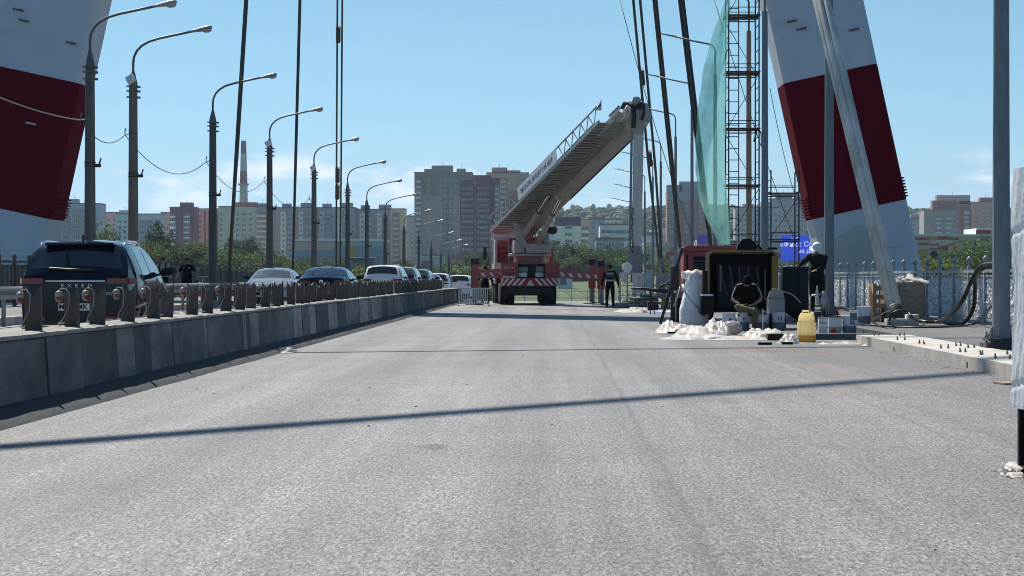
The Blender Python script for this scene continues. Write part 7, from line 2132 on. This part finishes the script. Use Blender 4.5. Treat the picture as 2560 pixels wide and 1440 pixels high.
row('front tree of the wood right of the truck', [1376, 1400, 1424, 1450, 1476, 1505, 1530, 1556, 1580], 634, 530, [0, 3, 2], 7, 1.3)
row('tree in front of the chequered building', [1660, 1700, 1716, 1732, 1752], 625, 420, [0, 1, 3], 12)
row('tree behind the compressors and the black cabinet', [1790, 1820, 1850, 1880, 1905, 1935, 1960, 1990, 2020, 2048], 645, 480, [0, 3], 8)
row('yellow-green bush in front of the shopping centre', [2290, 2304, 2320, 2338, 2356, 2374, 2392], 646, 330, [5], 5, 1.1)
row('tree by the shopping centre and the near steel pole', [2396, 2412, 2426, 2440, 2456, 2470, 2486, 2506, 2526, 2548], 606, 380, [0, 3, 2], 10, 1.1)
row('tree on the bank behind the left pylon leg', [-20, 10, 40, 70, 100, 125, 150, 172, 196], 640, 420, [0, 3, 1], 8)
row('tree before the long grey panel block', [640, 668, 700, 735, 770, 806, 840, 876, 910, 945, 980, 1010], 652, 700, [0, 3, 2], 8, 1.3)
row('distant tree left of the red truck', [1030, 1056, 1080, 1104, 1128, 1150, 1172, 1196, 1220], 645, 800, [0, 3, 2], 8, 1.4)
row('tree in the belt below the apartment blocks, left stretch', [150, 180, 215, 250, 285, 320, 355, 390, 430, 470, 510, 550, 585, 620], 634, 800, [0, 3, 2], 8, 1.3)
row('tree on the far bank behind the outriggers', [1240, 1300, 1360, 1395, 1420, 1446, 1470, 1500, 1530], 662, 600, [0, 3, 5], 5, 1.3)
# far wood along the ridge
mb = MB()
rf = random.Random(77)
for i in range(1700):
    yy = rf.choice([rf.uniform(2350, 3050), rf.uniform(1500, 2500)])
    xx = rf.uniform(-0.06, 0.26)*yy
    zz = ground(xx, yy)
    s_ = rf.uniform(4, 8) * (0.6 if yy < 2300 else 1)
    mb.ell((xx, yy, zz + s_*0.5), (s_*rf.uniform(0.7, 1.3), s_, s_*rf.uniform(0.8, 1.25)), 6, 4)
mb.v = [p + Vector((noise.noise(p*0.4)*1.5, 0, noise.noise(p*0.5+Vector((9, 1, 1)))*1.5)) for p in mb.v]
tag(mb.build('ridge_wood', LF[1]), 'distant wood along the hill ridge', kind='stuff')
for i, u in enumerate((1432, 1483, 1523)):
    d_ = 2900; x = XU(u, d_)
    o = MB().bx(-3.2, 3.2, 0, 6, 0, 27).bx(-2, 2, 1, 5, 27, 29).build('ridge_tower', Wg2, None, loc=(x, d_, ground(x, d_)-14))
    tag(o, 'small dark tower block on the ridge, %s from the boom' % ORD[i].replace('nearest', 'first'), 'building', 'towers on the ridge')

# ================================================================== AIR
hz = bpy.data.materials.new('haze_air'); hz.use_nodes = True
hn, hl = hz.node_tree.nodes, hz.node_tree.links
for nn in list(hn):
    if nn.type != 'OUTPUT_MATERIAL': hn.remove(nn)
pv = hn.new('ShaderNodeVolumePrincipled')
pv.inputs['Color'].default_value = (0.72, 0.84, 1.0, 1)
pv.inputs['Density'].default_value = 0.00007
pv.inputs['Anisotropy'].default_value = 0.2
hl.new(pv.outputs[0], [q for q in hn if q.type == 'OUTPUT_MATERIAL'][0].inputs['Volume'])
HAZE = True
if HAZE:
    o = MB().bx(-6000, 6000, -1000, 6600, -12, 190).build('haze', hz)
    tag(o, kind='stuff')
